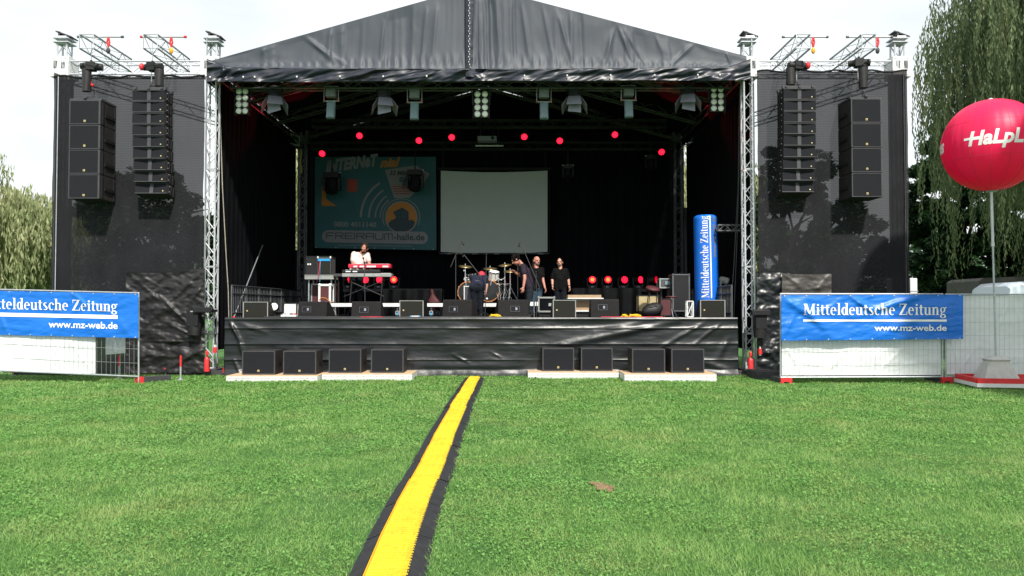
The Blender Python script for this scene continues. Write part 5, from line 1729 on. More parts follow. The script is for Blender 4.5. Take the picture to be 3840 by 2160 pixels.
# ================================================================== teal banner and projection screen
def teal_banner():
    Y = 27.05
    x0, x1, y0, y1 = 1181, 1635, 588, 930
    def dsp(px, py): return .003 * math.sin(px / 14)
    def at(px, py, off=0): return P(px, py, Y - dsp(px, py) - off)
    t = thing('banner', at(1408, 760), 'teal advertising banner with phone number hung against the black backdrop', 'banner')
    def f(u, v):
        px = x0 + (x1 - x0 + 3 * v) * u - 1 * v
        return at(px, y0 + (y1 - y0) * v + 8 * u * v)
    MB().grid(f, 110, 50).build('sheet', 'teal', t, smooth=True)
    def pr(polys, name, m, off=.006): print_polys(polys, lambda a, b: at(a, b, off), name, m, t)
    sl = .016
    # headline
    po, W_ = font_text('iNTERNeT', .05, .2)
    pr([[(a, b - (a - 1220) * .13) for a, b in q] for q in fit(po, W_, 1222, 1418, 645, -42)], 'headline', 'print_grey')
    po, W_ = font_text('nial', .04, .35)
    pr([[(a, b - (a - 1420) * .05) for a, b in q] for q in fit(po, W_, 1425, 1502, 627, -34)], 'headline_script', 'print_orange')
    # white price fan
    pr([[(1443, 638), (1478, 742), (1534, 742), (1588, 690), (1612, 652), (1560, 620), (1500, 628)]], 'price_fan', 'print_grey', .005)
    po, W_ = font_text('32 MBit', .03, .25)
    pr(fit(po, W_, 1460, 1535, 656, -15), 'price_text', 'print_dark', .009)
    po, W_ = font_text('0,- 49', .04, .25)
    pr(fit(po, W_, 1498, 1560, 681, -18), 'price_text', 'print_dark', .009)
    pr([[(1468 + 3 * k, 697 + 9 * k), (1535, 697 + 9 * k), (1535, 701 + 9 * k), (1470 + 3 * k, 701 + 9 * k)] for k in range(4)], 'small_print', 'print_red', .009)
    # orange tags
    pr([[(1302, 674), (1308, 671), (1336, 672), (1340, 678), (1340, 714), (1334, 720), (1306, 720), (1301, 714)]], 'orange_tag', 'print_red')
    pr([[(1207, 700), (1222, 700), (1222, 745), (1262, 772), (1212, 773), (1206, 768)]], 'orange_tag', 'print_orange')
    # radio waves
    cx, cy = 1505, 815
    for r, w in ((156, 8), (125, 6), (100, 5), (82, 4)):
        pr([[(a, 2 * cy - b) for a, b in q] for q in ring(cx, cy, r, r, w, w, 122 + (156 - r) * .05, 180, 24)], 'radio_wave', 'print_grey')
    # round emblem with a building outline
    def arcs(r, w): return [[(a, 2 * cy - b) for a, b in q] for q in ring(cx, cy, r, r, w, w, 0, 360, 26)]
    pr([q for q in [[(a, 2 * cy - b) for a, b in q] for q in ring(cx, cy, 71, 71, 3, 3, -25, 205, 30)]], 'emblem_ring', 'print_grey', .006)
    pr(arcs(61, 4), 'emblem_ring', 'print_grey', .008)
    pr(arcs(57, 56.9), 'emblem_disc', 'print_orange', .006)
    hs = [(1456, 838), (1474, 818), (1474, 795), (1508, 778), (1532, 794), (1533, 842), (1545, 824), (1557, 833), (1548, 853), (1530, 866), (1505, 871), (1480, 866), (1460, 852)]
    hc = (1505, 830)
    pr([[hc, hs[i], hs[(i + 1) % len(hs)]] for i in range(len(hs))], 'emblem_building', 'print_dark', .009)
    pr([[(px, py), (px + 5, py), (px + 5, py + 5), (px, py + 5)] for px in (1484, 1495, 1506, 1517) for py in (797, 808)], 'emblem_windows', 'teal', .011)
    po, W_ = font_text('0800 4011140', .022)
    pr([[(a, b + (a - 1252) * sl) for a, b in q] for q in fit(po, W_, 1252, 1411, 849, -18)], 'phone_number', 'print_grey')
    # rounded plate
    pl, n = [], 12
    yc, rr = 886, 23
    L_, R_ = 1231, 1582
    for a in range(n + 1):
        th = math.pi / 2 + math.pi * a / n
        pl.append((L_ + rr * math.cos(th), yc - rr * math.sin(th)))
    for a in range(n + 1):
        th = -math.pi / 2 + math.pi * a / n
        pl.append((R_ + rr * math.cos(th), yc + 6 - rr * math.sin(th)))
    ctr = ((L_ + R_) / 2, yc + 3)
    pr([[ctr, pl[i], pl[(i + 1) % len(pl)]] for i in range(len(pl))], 'name_plate', 'print_grey', .016)
    # wide stroke letters
    def st(pts, w=3.2):
        out = []
        for (ax, ay), (bx, by) in zip(pts, pts[1:]):
            dx, dy = bx - ax, by - ay
            l = math.hypot(dx, dy) or 1
            nx, ny = -dy / l * w / 2, dx / l * w / 2
            ex, ey = dx / l * w / 2, dy / l * w / 2
            out.append([(ax - ex + nx, ay - ey + ny), (bx + ex + nx, by + ey + ny), (bx + ex - nx, by + ey - ny), (ax - ex - nx, ay - ey - ny)])
        return out
    LET = {'F': [[(0, 20), (0, 4), (4, 0), (28, 0)], [(0, 10), (24, 10)]], 'R': [[(0, 20), (0, 0), (26, 0), (28, 3), (28, 8), (26, 10), (3, 10)], [(14, 10), (28, 20)]],
           'E': [[(28, 0), (2, 0), (0, 3), (0, 17), (2, 20), (28, 20)], [(0, 10), (26, 10)]], 'I': [[(0, 0), (0, 20)]],
           'A': [[(0, 20), (0, 3), (3, 0), (25, 0), (28, 3), (28, 20)], [(0, 11), (28, 11)]], 'U': [[(0, 0), (0, 17), (3, 20), (25, 20), (28, 17), (28, 0)]],
           'M': [[(0, 20), (0, 3), (3, 0), (25, 0), (28, 3), (28, 20)], [(14, 0), (14, 20)]]}
    x, ps = 1224, []
    for ch in 'FREIRAUM':
        for l in LET[ch]:
            ps += st([(x + a * 1.0, 873 + b * 1.05 + (x - 1224 + a) * sl) for a, b in l])
        x += 9 if ch == 'I' else 35
    pr(ps, 'name_text', 'print_dark', .026)
    po, W_ = font_text('-halle.de', .02)
    pr([[(a, b + (a - 1475) * sl) for a, b in q] for q in fit(po, W_, 1477, 1592, 899, -23)], 'name_text', 'print_dark', .026)
    pr([[(1270 + i * 9, 918 + i * .12), (1276 + i * 9, 918 + i * .12), (1276 + i * 9, 920.5 + i * .12), (1270 + i * 9, 920.5 + i * .12)] for i in range(31)], 'small_print', 'print_grey', .006)
    e = MB()
    for i in range(7):
        e.ell(at(1186 + i * 73, 927 + i * 1.2, .01), (.02, .01, .02), None, 6, 4)
    e.build('eyelets', 'galv', t)
teal_banner()
def screen():
    Y = 26.9
    t = thing('projection_screen', P(1853, 640, Y), 'blank pale projection screen hanging in the middle of the stage', 'projection screen')
    def f(u, v):
        px = 1653 + 400 * u
        py = 640 + 6 * math.sin(math.pi * u) + (944 + 2 * math.sin(math.pi * u) - 640) * v
        return P(px, py, Y + .03 * math.sin(math.pi * u) * math.sin(v * 3))
    MB().grid(f, 40, 24).build('screen_cloth', 'screen', t, smooth=True)
    a, b = P(1648, 951, Y), P(2058, 951, Y)
    MB().cyl(a, b, .03, n=10).build('bottom_bar', 'steel_dark', t)
    g = MB()
    for q in (.06, .16, .3, .5, .72, .9): g.cyl(a.lerp(b, q) - V((0, .03, .012)), a.lerp(b, q + .05) - V((0, .03, .012)), .012)
    g.build('bar_clip', 'galv', t)
    a, b = P(1640, 633, Y), P(2066, 633, Y)
    MB().cyl(a, b, .05, n=10).build('top_roller', 'black_metal', t)
    for q in (.05, .95):
        p = a.lerp(b, q)
        MB().cyl(p, (p.x, p.y, p.z + .75), .008).build('hanging_wire', 'steel_dark', t)
    for q in (1646, 2060):
        MB().cyl(P(q, 640, Y), P(q, 950, Y), .014).build('side_bar', 'black_metal', t)
screen()
t = thing('projector', P(1827, 525, 25.0), 'flat pale projector hanging over the middle of the stage', 'projector')
p = P(1827, 523, 25.0)
MB().box(p, (.62, .4, .15)).build('case', 'lamp_door', t, bev=.015)
MB().cyl(p + V((.18, -.2, 0)), p + V((.18, -.24, 0)), .05, n=14).build('lens', 'van_glass', t)
MB().cyl(p + V((-.2, 0, .07)), p + V((-.2, 0, .5)), .015).cyl(p + V((.2, 0, .07)), p + V((.2, 0, .5)), .015).build('hanging_bracket', 'black_metal', t)
t = thing('led_batten', P(1835, 547, 25.2), 'short bright batten under the flat projector', 'light batten')
p = P(1835, 547, 25.2)
MB().box(p, (.92, .05, .035)).build('strip', 'white_paint', t)
MB().cyl(p + V((-.3, .03, 0)), p + V((-.3, .03, .7)), .01).cyl(p + V((.3, .03, 0)), p + V((.3, .03, .7)), .01).build('hanging_wire', 'steel_dark', t)

# guy ropes, braces and guard rails
def rope(name, pts, r, m, label, cat):
    t = MB().tube(pts, r, 7).build(name, m)
    tag(t, label, cat)
rope('guy_rope', [P(822, 312, 19.9), P(834, 700, 20.2), P(848, 960, 20.6), P(856, 1090, 20.8), P(858, 1190, 20.9)], .013, 'rope', 'pale rope hanging inside the left front tower', 'rope')
rope('guy_rope', [P(2774, 320, 20.0), P(2768, 700, 20.2), P(2752, 1000, 20.4), P(2738, 1190, 20.4)], .011, 'steel_dark', 'dark slack rope hanging inside the right front tower', 'rope')
rope('guy_rope', [P(2776, 500, 20.1), P(2764, 900, 20.3), P(2752, 1190, 20.4)], .011, 'steel_dark', 'second dark rope beside the right front tower', 'rope')
t = thing('diagonal_brace', P(876, 1196, 19.5), 'thin diagonal steel brace rising from the left edge of the stage floor', 'brace')
MB().cyl(P(877, 1190, 19.6), P(985, 920, 23.5), .016, n=8).build('rod', 'galv', t)
MB().cyl(P(874, 1197, 19.55), P(878, 1188, 19.62), .028, n=8).build('red_tip', 'red', t)
t = thing('yellow_strap', P(1116, 740, 27.2), 'yellow webbing strap hanging beside the back left tower', 'strap')
MB().grid(lambda u, v: P(1126 + 5 * u + 2 * math.sin(v * 9), 560 + 90 * v, 27.1), 2, 14).build('webbing', 'yellow_strap', t, thick=.004)
def rail(x, y0, y1, z0, h, label):
    t = thing('guard_rail', (x, (y0 + y1) / 2, z0), label, 'guard rail')
    f = MB()
    for z in (.12, .62, h): f.cyl((x, y0, z0 + z), (x, y1, z0 + z), .022)
    f.build('rails', 'steel_dark', t)
    b = MB()
    n = int((y1 - y0) / .13)
    for i in range(n + 1):
        b.cyl((x, lin(y0, y1, i / n), z0 + .0), (x, lin(y0, y1, i / n), z0 + h), .008 if i % 8 else .022, n=5)
    b.build('balusters', 'alu_dark', t)
rail(-7.12, 19.5, 26.8, FZ, .82, 'dark guard rail along the left edge of the stage')
rail(5.58, 19.5, 26.8, FZ, .82, 'dark guard rail along the right edge of the stage')
# ================================================================== stage monitors
def frow(Y): return 1155 + 711 / Y
def wedge(px0, px1, py0, Y, label, silver, rot=0.0, win=(.5, .42), grp=None):
    a, b = P(px0, frow(Y), Y), P(px1, py0, Y)
    w, h = b.x - a.x, b.z - FZ
    x, z = (a.x + b.x) / 2, FZ + .008
    t = thing('stage_monitor', (x, Y, z), label, 'stage monitor', grp or ('stage monitors with pale front edges' if silver else 'black wooden stage monitors'))
    M = Matrix.Rotation(R(rot), 3, 'Z')
    o = V((x, Y, z))
    def ext(mb, prof, x0, x1, dz=0):
        n = len(prof)
        vs = [o + M @ V((xx, y, zz + dz)) for xx in (x0, x1) for y, zz in prof]
        return mb.add(vs, [tuple(range(n)), tuple(range(2 * n - 1, n - 1, -1))] + [(i, n + i, n + (i + 1) % n, (i + 1) % n) for i in range(n)])
    h -= .01
    if silver:
        prof = [(0, 0), (.0, h * .97), (.03, h), (.30, h * .98), (.58, h * .35), (.58, 0)]
        ext(MB(), prof, -w / 2, w / 2).build('cabinet', 'brown_wood', t, bev=.006)
        e = MB()
        ext(e, [(-.014, .002), (-.014, h * .99), (.004, h * .99), (.004, .002)], -w / 2, -w / 2 + .022)
        ext(e, [(-.014, .002), (-.014, h * .99), (.004, h * .99), (.004, .002)], w / 2 - .022, w / 2)
        ext(e, [(-.014, h * .955), (-.014, h * .99), (.004, h * .99), (.004, h * .955)], -w / 2 + .0221, w / 2 - .0221)
        e.build('front_edge', 'beam_grey', t)
        ext(MB(), [(-.006, .01), (-.006, h * .954), (.003, h * .954), (.003, .01)], -w / 2 + .023, w / 2 - .023).build('grille', 'grille_warm', t)
        ext(MB(), [(-.012, h * .38), (-.012, h * .46), (-.0062, h * .46), (-.0062, h * .38)], -w * .36, -w * .36 + .035).build('badge', 'gold', t)
    else:
        prof = [(0, 0), (.05, h * .93), (.09, h), (.22, h), (.62, h * .25), (.62, 0)]
        ext(MB(), prof, -w / 2, w / 2).build('cabinet', 'black_wood', t, bev=.008)
        cx_, cz = (win[0] - .5) * w, h * win[1]
        ww, hh = .12, .075
        fr = MB()
        sl = .05 / (h * .93)
        def pl(z0, z1, off, th):
            return [(z0 * sl - off, z0), (z1 * sl - off, z1), (z1 * sl - off + th, z1), (z0 * sl - off + th, z0)]
        ext(fr, pl(cz - hh, cz - hh + .015, .012, .012), cx_ - ww, cx_ + ww)
        ext(fr, pl(cz + hh - .015, cz + hh, .012, .012), cx_ - ww, cx_ + ww)
        ext(fr, pl(cz - hh + .0151, cz + hh - .0151, .012, .012), cx_ - ww, cx_ - ww + .015)
        ext(fr, pl(cz - hh + .0151, cz + hh - .0151, .012, .012), cx_ + ww - .015, cx_ + ww)
        fr.build('handle_frame', 'cab_edge', t)
        ext(MB(), pl(cz - hh + .0151, cz + hh - .0151, .004, .003), cx_ - ww + .0151, cx_ + ww - .0151).build('handle_recess', 'grille', t)
        ext(MB(), pl(cz - .03, cz + .035, .016, .01), cx_ + .01, cx_ + .06).build('connector_plate', 'lamp_door', t)
    return t
wedge(912, 1005, 1131, 19.55, 'stage monitor with grille and pale edges at the far left of the stage floor', True, 3)
wedge(1114, 1226, 1130, 19.6, 'black wooden monitor in front of the red equipment rack', False, -8, (.3, .5))
wedge(1317, 1428, 1130, 19.6, 'black wooden monitor standing below the keyboards', False, 0, (.42, .48))
wedge(1498, 1588, 1126, 19.6, 'stage monitor with grille and pale edges left of the bending man', True, 5)
wedge(1655, 1770, 1123, 19.6, 'black wooden monitor beside the legs of the bending man', False, -14, (.38, .45))
wedge(1868, 1984, 1123, 19.6, 'black wooden monitor in front of the man in the charcoal shirt', False, 10, (.55, .48))
wedge(2073, 2160, 1124, 19.6, 'stage monitor with grille and pale edges before the flat flight case', True, 3)
wedge(2216, 2322, 1121, 19.6, 'black wooden monitor right of the tan topped case', False, 0, (.42, .55))
wedge(2626, 2719, 1124, 19.6, 'stage monitor with grille and pale edges in front of the blue inflatable column', True, -3)

# ================================================================== rolling risers
def rolling(px0, px1, label, Y=20.9, dp=2.2):
    a, b = P(px0, 1150, Y), P(px1, 1137, Y)
    t = thing('rolling_riser', ((a.x + b.x) / 2, Y + dp / 2, FZ), label, 'rolling riser', 'white framed rolling risers')
    f = MB()
    f.bx(a.x, b.x, Y, Y + .04, a.z, b.z).bx(a.x, b.x, Y + dp - .04, Y + dp, a.z, b.z)
    f.bx(a.x, a.x + .04, Y + .041, Y + dp - .041, a.z, b.z).bx(b.x - .04, b.x, Y + .041, Y + dp - .041, a.z, b.z)
    f.build('frame', 'white_paint', t)
    MB().bx(a.x + .01, b.x - .01, Y + .01, Y + dp - .01, b.z + .001, b.z + .02).build('top_board', 'carpet', t)
    for x in (a.x + .1, (a.x + b.x) / 2, b.x - .1):
        for y in (Y + .12, Y + dp - .12):
            lg = MB().cyl((x, y, FZ + .14), (x, y, a.z), .026, n=8).build('leg', 'galv', t)
            MB().cyl((x - .02, y, FZ + .068), (x + .02, y, FZ + .068), .06, n=14).build('wheel', 'blue_wheel', lg)
            MB().bx(x - .05, x - .03, y - .05, y + .05, FZ + .06, FZ + .15).bx(x + .03, x + .05, y - .05, y + .05, FZ + .06, FZ + .15).bx(x - .05, x + .05, y - .05, y + .05, FZ + .1501, FZ + .165).build('castor_fork', 'galv', lg)
    return b.z + .02
ZR = rolling(1236, 1502, 'white framed rolling riser under the keyboards')
rolling(1602, 1884, 'white framed rolling riser under the drum kit')

# ================================================================== racks and cases on the left
def case(px0, px1, py0, py1, Y, dp, name, label, cat, body, edge='galv', er=.018, grp=None, panel=True):
    a, b = P(px0, py1, Y), P(px1, py0, Y)
    t = thing(name, ((a.x + b.x) / 2, Y + dp / 2, a.z), label, cat, grp)
    MB().bx(a.x, b.x, Y, Y + dp, a.z, b.z).build('body', body, t)
    e = MB()
    for x in (a.x, b.x):
        for y in (Y, Y + dp): e.bx(x - er, x + er, y - er, y + er, a.z + er, b.z - er)
    for z in (a.z, b.z):
        for y in (Y, Y + dp): e.bx(a.x - er, b.x + er, y - er, y + er, z - er, z + er)
        for x in (a.x, b.x): e.bx(x - er, x + er, Y + er, Y + dp - er, z - er, z + er)
    e.build('edge_profile', edge, t)
    c = MB()
    for x in (a.x, b.x):
        for z in (a.z, b.z): c.ell((x, Y, z), (er * 1.7,) * 3, None, 8, 6)
    c.build('ball_corner', edge, t)
    return t, a, b
fz = frow(21)
case(1168, 1252, 1066, 1184, 22.0, .6, 'equipment_rack', 'tall dark red equipment rack with metal edges carrying the amplifier table', 'equipment rack', 'maroon')
t, a, b = case(1198, 1238, 1069, 1134, 21.2, .35, 'upright_case', 'narrow maroon flight case with thick silver edges standing before the rack', 'flight case', 'maroon', 'white_paint', .028)
MB().bx(a.x - .03, b.x + .03, 21.15, 21.6, a.z - .16, a.z - .03).build('castor_board', 'beam_grey', t)
t, a, b = case(1144, 1250, 1032, 1046, 21.6, .7, 'folding_table', 'grey table top under the amplifiers on the left of the stage', 'table', 'beam_grey', 'beam_grey', .01)
l = MB()
for x in (a.x + .08, b.x - .08):
    MB().cyl((x, 21.7, FZ), (x, 21.7, a.z), .022).build('leg', 'galv', t)
    MB().cyl((x, 22.2, FZ), (x, 22.2, a.z), .022).build('leg', 'galv', t)
t, a, b = case(1147, 1188, 962, 1030, 21.7, .45, 'equipment_box', 'black equipment box with two small lights, left of the blue fronted amplifier', 'equipment box', 'black_metal', 'black_metal', .01)
for q in (1163, 1171): MB().bx(P(q - 2, 0, 21.7).x, P(q + 2.5, 0, 21.7).x, 21.67, 21.69, P(0, 994, 21.7).z, P(0, 988, 21.7).z).build('indicator', 'white_print', t)
t, a, b = case(1189, 1243, 962, 1030, 21.7, .45, 'amplifier', 'speaker amplifier with bright blue control strip on the grey table', 'amplifier', 'amp_grey', 'black_metal', .012)
MB().bx(a.x + .03, b.x - .03, 21.66, 21.69, P(0, 979, 21.7).z, P(0, 971, 21.7).z).build('control_strip', 'blue_light', t)
MB().bx(a.x + .03, b.x - .03, 21.675, 21.69, a.z + .03, P(0, 982, 21.7).z).build('speaker_cloth', 'grille_warm', t)
for q in (.06, .94): MB().ell((lin(a.x, b.x, q), 21.68, P(0, 966, 21.7).z), (.025, .02, .035)).build('carry_knob', 'white_paint', t)
rope('cable', [P(1200, 978, 21.6), P(1197, 1010, 21.55), P(1192, 1045, 21.5), P(1188, 1062, 21.6)], .010, 'red_strap', 'red cable running down from the blue fronted amplifier', 'cable')
rope('cable', [P(1202, 978, 21.6), P(1200, 1012, 21.56), P(1199, 1058, 21.55)], .007, 'willow_green' if False else 'blue_wheel', 'thin green blue cable beside the red one at the amplifier', 'cable')
rope('cable', [P(1196, 1128, 21.1), P(1205, 1116, 21.1), P(1222, 1118, 21.1), P(1236, 1130, 21.1), P(1250, 1137, 21.0)], .012, 'print_orange', 'thick orange cable looping over the narrow silver edged case', 'cable')
for q, l in ((1120, 'left'), (1134, 'right')):
    rope('stabiliser_pole', [P(q + 3, 1014, 26.0), P(q + 16, 1140, 24.6)], .03, 'alu_dark', 'slanting metal pole at the foot of the back left tower, %s one' % l, 'pole')
# small box with cream front and pedal board at the left edge
t, a, b = case(1064, 1112, 1137, 1184, 19.9, .35, 'guitar_amplifier', 'small cream fronted combo amplifier near the left edge of the stage', 'amplifier', 'white_tarp', 'black_metal', .012)
t = thing('pedal_board', P(1086, 1192, 19.5), 'white pedal board with small boxes at the left stage edge', 'pedal board')
p = P(1085, frow(19.45), 19.45)
MB().box(p + V((0, 0, .05)), (.38, .2, .05)).build('board', 'white_paint', t, bev=.008)
for k in range(4): MB().box(p + V((-.13 + .09 * k, 0, .095)), (.055, .09, .035)).build('pedal', ('galv', 'white_print', 'steel_dark', 'red')[k], t)
t = thing('floor_spotlight', P(1030, 1150, 20.2), 'small dark round lamp on the floor right of the far left monitor', 'floor lamp')
p = P(1030, 1152, 20.2)
MB().lathe([(.06, -.15), (.11, -.05), (.12, .06)], p, (0, -1, .2), n=14).build('housing', 'black_metal', t)
MB().lathe([(.10, .061), (.07, .08)], p, (0, -1, .2), n=14).build('lens', 'lamp_glass', t)
MB().cyl(p - V((0, 0, .1)), (p.x, p.y, FZ), .03).build('stand', 'black_metal', t)

# ================================================================== keyboards
YK = 21.55
def keyboards():
    p0 = P(1360, 1137, YK)
    t = thing('keyboard_stand', (p0.x, YK, ZR), 'two tier keyboard stand on the left rolling riser', 'keyboard stand')
    for x in (1320, 1435):
        MB().tube([P(x - 8, 1138, YK - .25), P(x, 1040, YK), P(x, 1006, YK)], .018).build('upright', 'black_metal', t)
    MB().cyl(P(1290, 1112, YK), P(1455, 1046, YK), .016).build('cross_tube', 'black_metal', t)
    MB().cyl(P(1290, 1046, YK), P(1440, 1112, YK), .016).build('cross_tube', 'black_metal', t)
    for (a, b, c, d, m, nm, lab) in ((1306, 1464, 990, 1004, 'keys_red', 'keyboard', 'bright red keyboard on the top tier of the stand'), (1283, 1426, 1012, 1023, 'black_metal', 'keyboard', 'black keyboard on the middle tier under the red one'), (1282, 1468, 1025, 1038, 'beam_grey', 'keyboard', 'long silver grey keyboard on the lowest tier')):
        k = thing(nm, P((a + b) / 2, d, YK), lab, 'keyboard')
        p, q = P(a, d, YK - .15), P(b, c, YK - .15)
        MB().bx(p.x, q.x, YK - .15, YK + .16, p.z, q.z).build('body', m, k, bev=.01)
        MB().bx(p.x + .06, q.x - .06, YK - .02, YK + .158, q.z + .001, q.z + .012).build('keys', 'white_paint', k)
        if m == 'keys_red':
            for x0, x1 in ((1331, 1345), (1354, 1370), (1380, 1414), (1439, 1460)):
                MB().bx(P(x0, 0, YK - .15).x, P(x1, 0, YK - .15).x, YK - .155, YK - .1505, P(0, 1002, YK - .15).z, P(0, 996.5, YK - .15).z).build('rear_marking', 'white_print', k)
        elif m == 'black_metal':
            for x0, x1 in ((1302, 1320), (1328, 1345)):
                MB().bx(P(x0, 0, YK - .15).x, P(x1, 0, YK - .15).x, YK - .155, YK - .1505, P(0, 1020, YK - .15).z, P(0, 1016, YK - .15).z).build('rear_marking', 'white_print', k)
        else:
            for x0 in (1300, 1345, 1380, 1410): MB().bx(P(x0, 0, YK - .15).x, P(x0 + 20, 0, YK - .15).x, YK - .154, YK - .1505, P(0, 1034, YK - .15).z, P(0, 1030, YK - .15).z).build('rear_panel', 'galv', k)
    t = thing('side_shelf', P(1267, 1030, YK + .1), 'narrow grey shelf left of the silver keyboard', 'shelf')
    p, q = P(1250, 1036, YK), P(1281, 1026, YK)
    MB().bx(p.x, q.x, YK, YK + .3, p.z, q.z).build('tray', 'steel_dark', t)
    MB().cyl(((p.x + q.x) / 2, YK + .15, ZR), ((p.x + q.x) / 2, YK + .15, p.z), .02).build('leg', 'black_metal', t)
keyboards()
def mic_stand(base, joint, b0, b1, mic, Y, label, straight=False):
    p = P(base[0], frow(Y), Y)
    t = thing('microphone_stand', p, label, 'microphone stand', 'microphone stands on the stage')
    p.z = FZ + .01
    j = P(*joint, Y)
    MB().cyl(p, j, .0095, n=8).build('pole', 'steel_dark', t)
    for a in (200, 320, 80):
        MB().cyl(p + V((0, 0, .12)), p + V((.26 * math.cos(R(a)), .26 * math.sin(R(a)), 0)), .009, n=6).build('leg', 'black_metal', t)
    q0, q1 = P(*b0, Y), P(*b1, Y)
    MB().cyl(q0, q1, .010, n=8).build('boom', 'steel_dark', t)
    MB().ell(j, (.022, .022, .03)).build('clutch', 'black_metal', t)
    m = P(*mic, Y)
    d = (m - q1).normalized()
    MB().cyl(q1, m, .011, .016, n=8).build('microphone', 'black_metal', t)
    MB().ell(m, (.026, .026, .03)).build('microphone_head', 'black_metal', t)
mic_stand((1709, 0), (1709, 965), (1690, 1001), (1731, 905), (1737, 917), 20.6, 'boom microphone stand reaching up before the left part of the screen')
mic_stand((2012, 0), (2010, 1020), (2024, 1078), (1951, 908), (1945, 922), 20.3, 'boom microphone stand reaching up before the right part of the screen')
mic_stand((1819, 0), (1824, 955), (1806, 1040), (1740, 955), (1736, 962), 20.3, 'boom microphone stand beside the bending man')
mic_stand((1370, 0), (1366, 985), (1372, 1000), (1364, 975), (1362, 968), 20.6, 'straight microphone stand in front of the keyboards')
mic_stand((1942, 0), (1941, 1000), (1943, 1010), (1936, 962), (1934, 960), 21.6, 'thin microphone stand between drums and the man in the charcoal shirt')

# ================================================================== drum kit
def drums():
    Y = 21.9
    t = thing('drum_kit', (P(1800, 0, Y).x, Y, ZR), 'drum kit with two bass drums and a white rack tom on the rolling riser', 'drum kit')
    def drum(px, py, r, dp, ax, shell, name, Yd=Y, hoop='drum_hoop', head='drum_skin'):
        c = P(px, py, Yd)
        ax = V(ax).normalized()
        s = MB().lathe([(r * .97, -dp / 2), (r * .97, dp / 2)], c, ax, n=30).build(name, shell, t, smooth='auto')
        for e in (-1, 1):
            MB().lathe([(r * .94, e * dp / 2 - .001), (r, e * dp / 2 - .02), (r, e * dp / 2 + .02), (r * .94, e * dp / 2 + .02)], c, ax, n=30, caps=False).build('hoop', hoop, s, smooth='auto')
            MB().lathe([(r * .93, e * dp / 2 + .012), (r * .5, e * dp / 2 + .016)], c, ax, n=30).build('drum_head', head, s)
        lg = MB()
        a_, b_ = ax.orthogonal().normalized(), ax.cross(ax.orthogonal().normalized())
        for k in range(8):
            q = c + a_ * (r * 1.03 * math.cos(k * math.pi / 4 + .3)) + b_ * (r * 1.03 * math.sin(k * math.pi / 4 + .3))
            lg.cyl(q - ax * (dp * .45), q + ax * (dp * .45), .008, n=5)
            lg.ell(q - ax * (dp * .5), (.016,) * 3, None, 6, 5)
            lg.ell(q + ax * (dp * .5), (.016,) * 3, None, 6, 5)
        lg.build('tension_rods', 'chrome', s)
    drum(1829, 1091, .31, .45, (.12, -1, 0), 'black_metal', 'bass_drum')
    drum(1762, 1096, .30, .45, (-.18, -1, 0), 'black_metal', 'bass_drum')
    drum(1852, 1034, .145, .22, (.1, -.35, 1), 'drum_white', 'rack_tom', Y - .1, 'chrome', 'white_print')
    drum(1768, 1042, .14, .20, (-.1, -.15, 1), 'black_metal', 'rack_tom', Y + .2, 'steel_dark', 'drum_skin')
    drum(1890, 1090, .19, .38, (.05, -.1, 1), 'black_metal', 'floor_tom', Y + .35, 'chrome', 'white_print')
    MB().ell(P(1826, 1120, Y - .26), (.028, .01, .028)).build('bass_drum_port', 'white_print', t)
    def stand(px, py, Yc, r, tilt, name='cymbal_stand'):
        c = P(px, py, Yc)
        s = MB().cyl((c.x, c.y, ZR + .25), c, .012, n=8).cyl((c.x, c.y, ZR + .5), (c.x, c.y, ZR + .75), .018, n=8).ell(c + V((0, 0, .04)), (.014, .014, .05), None, 6, 6).build(name, 'chrome', t)
        for a in (20, 140, 260):
            MB().cyl((c.x, c.y, ZR + .45), (c.x + .26 * math.cos(R(a)), c.y + .26 * math.sin(R(a)), ZR + .01), .011, n=6).build('leg', 'chrome', s)
        MB().lathe([(r, 0), (r * .4, .018), (r * .2, .022), (r * .12, .04), (.01, .045)], c, (tilt, -.25, 1), n=26).build('cymbal', 'brass', t, smooth=True)
    stand(1745, 1000, Y + .1, .21, .1)
    stand(1893, 995, Y, .20, -.1)
    stand(1913, 1018, Y - .1, .19, .03)
    stand(1838, 1008, Y + .5, .22, 0)
    # hardware
    h = MB()
    for (a, b) in (((1840, 1070), (1845, 1030)), ((1868, 1045), (1878, 1130)), ((1862, 1100), (1872, 1135)), ((1748, 1040), (1748, 1130)), ((1870, 1050), (1892, 1045)), ((1740, 1042), (1756, 1042))):
        h.cyl(P(*a, Y - .25), P(*b, Y - .25), .012, n=7)
    for q in ((1748, 1042), (1741, 1048), (1756, 1050), (1870, 1046), (1880, 1050), (1892, 1044), (1873, 1070), (1866, 1066), (1740, 1015)): h.ell(P(*q, Y - .26), (.026, .02, .03), None, 7, 6)
    h.build('stand_hardware', 'chrome', t)
    MB().cyl(P(1790, 1110, Y + .8), (P(1790, 1110, Y + .8).x, Y + .8, ZR), .02).ell(P(1790, 1108, Y + .8), (.17, .17, .05)).build('drum_stool', 'black_metal', t)
drums()
case(1741, 1768, 1074, 1128, 21.2, .3, 'guitar_amplifier', 'small grey fronted amplifier before the left bass drum', 'amplifier', 'lamp_grey', 'white_paint', .012)

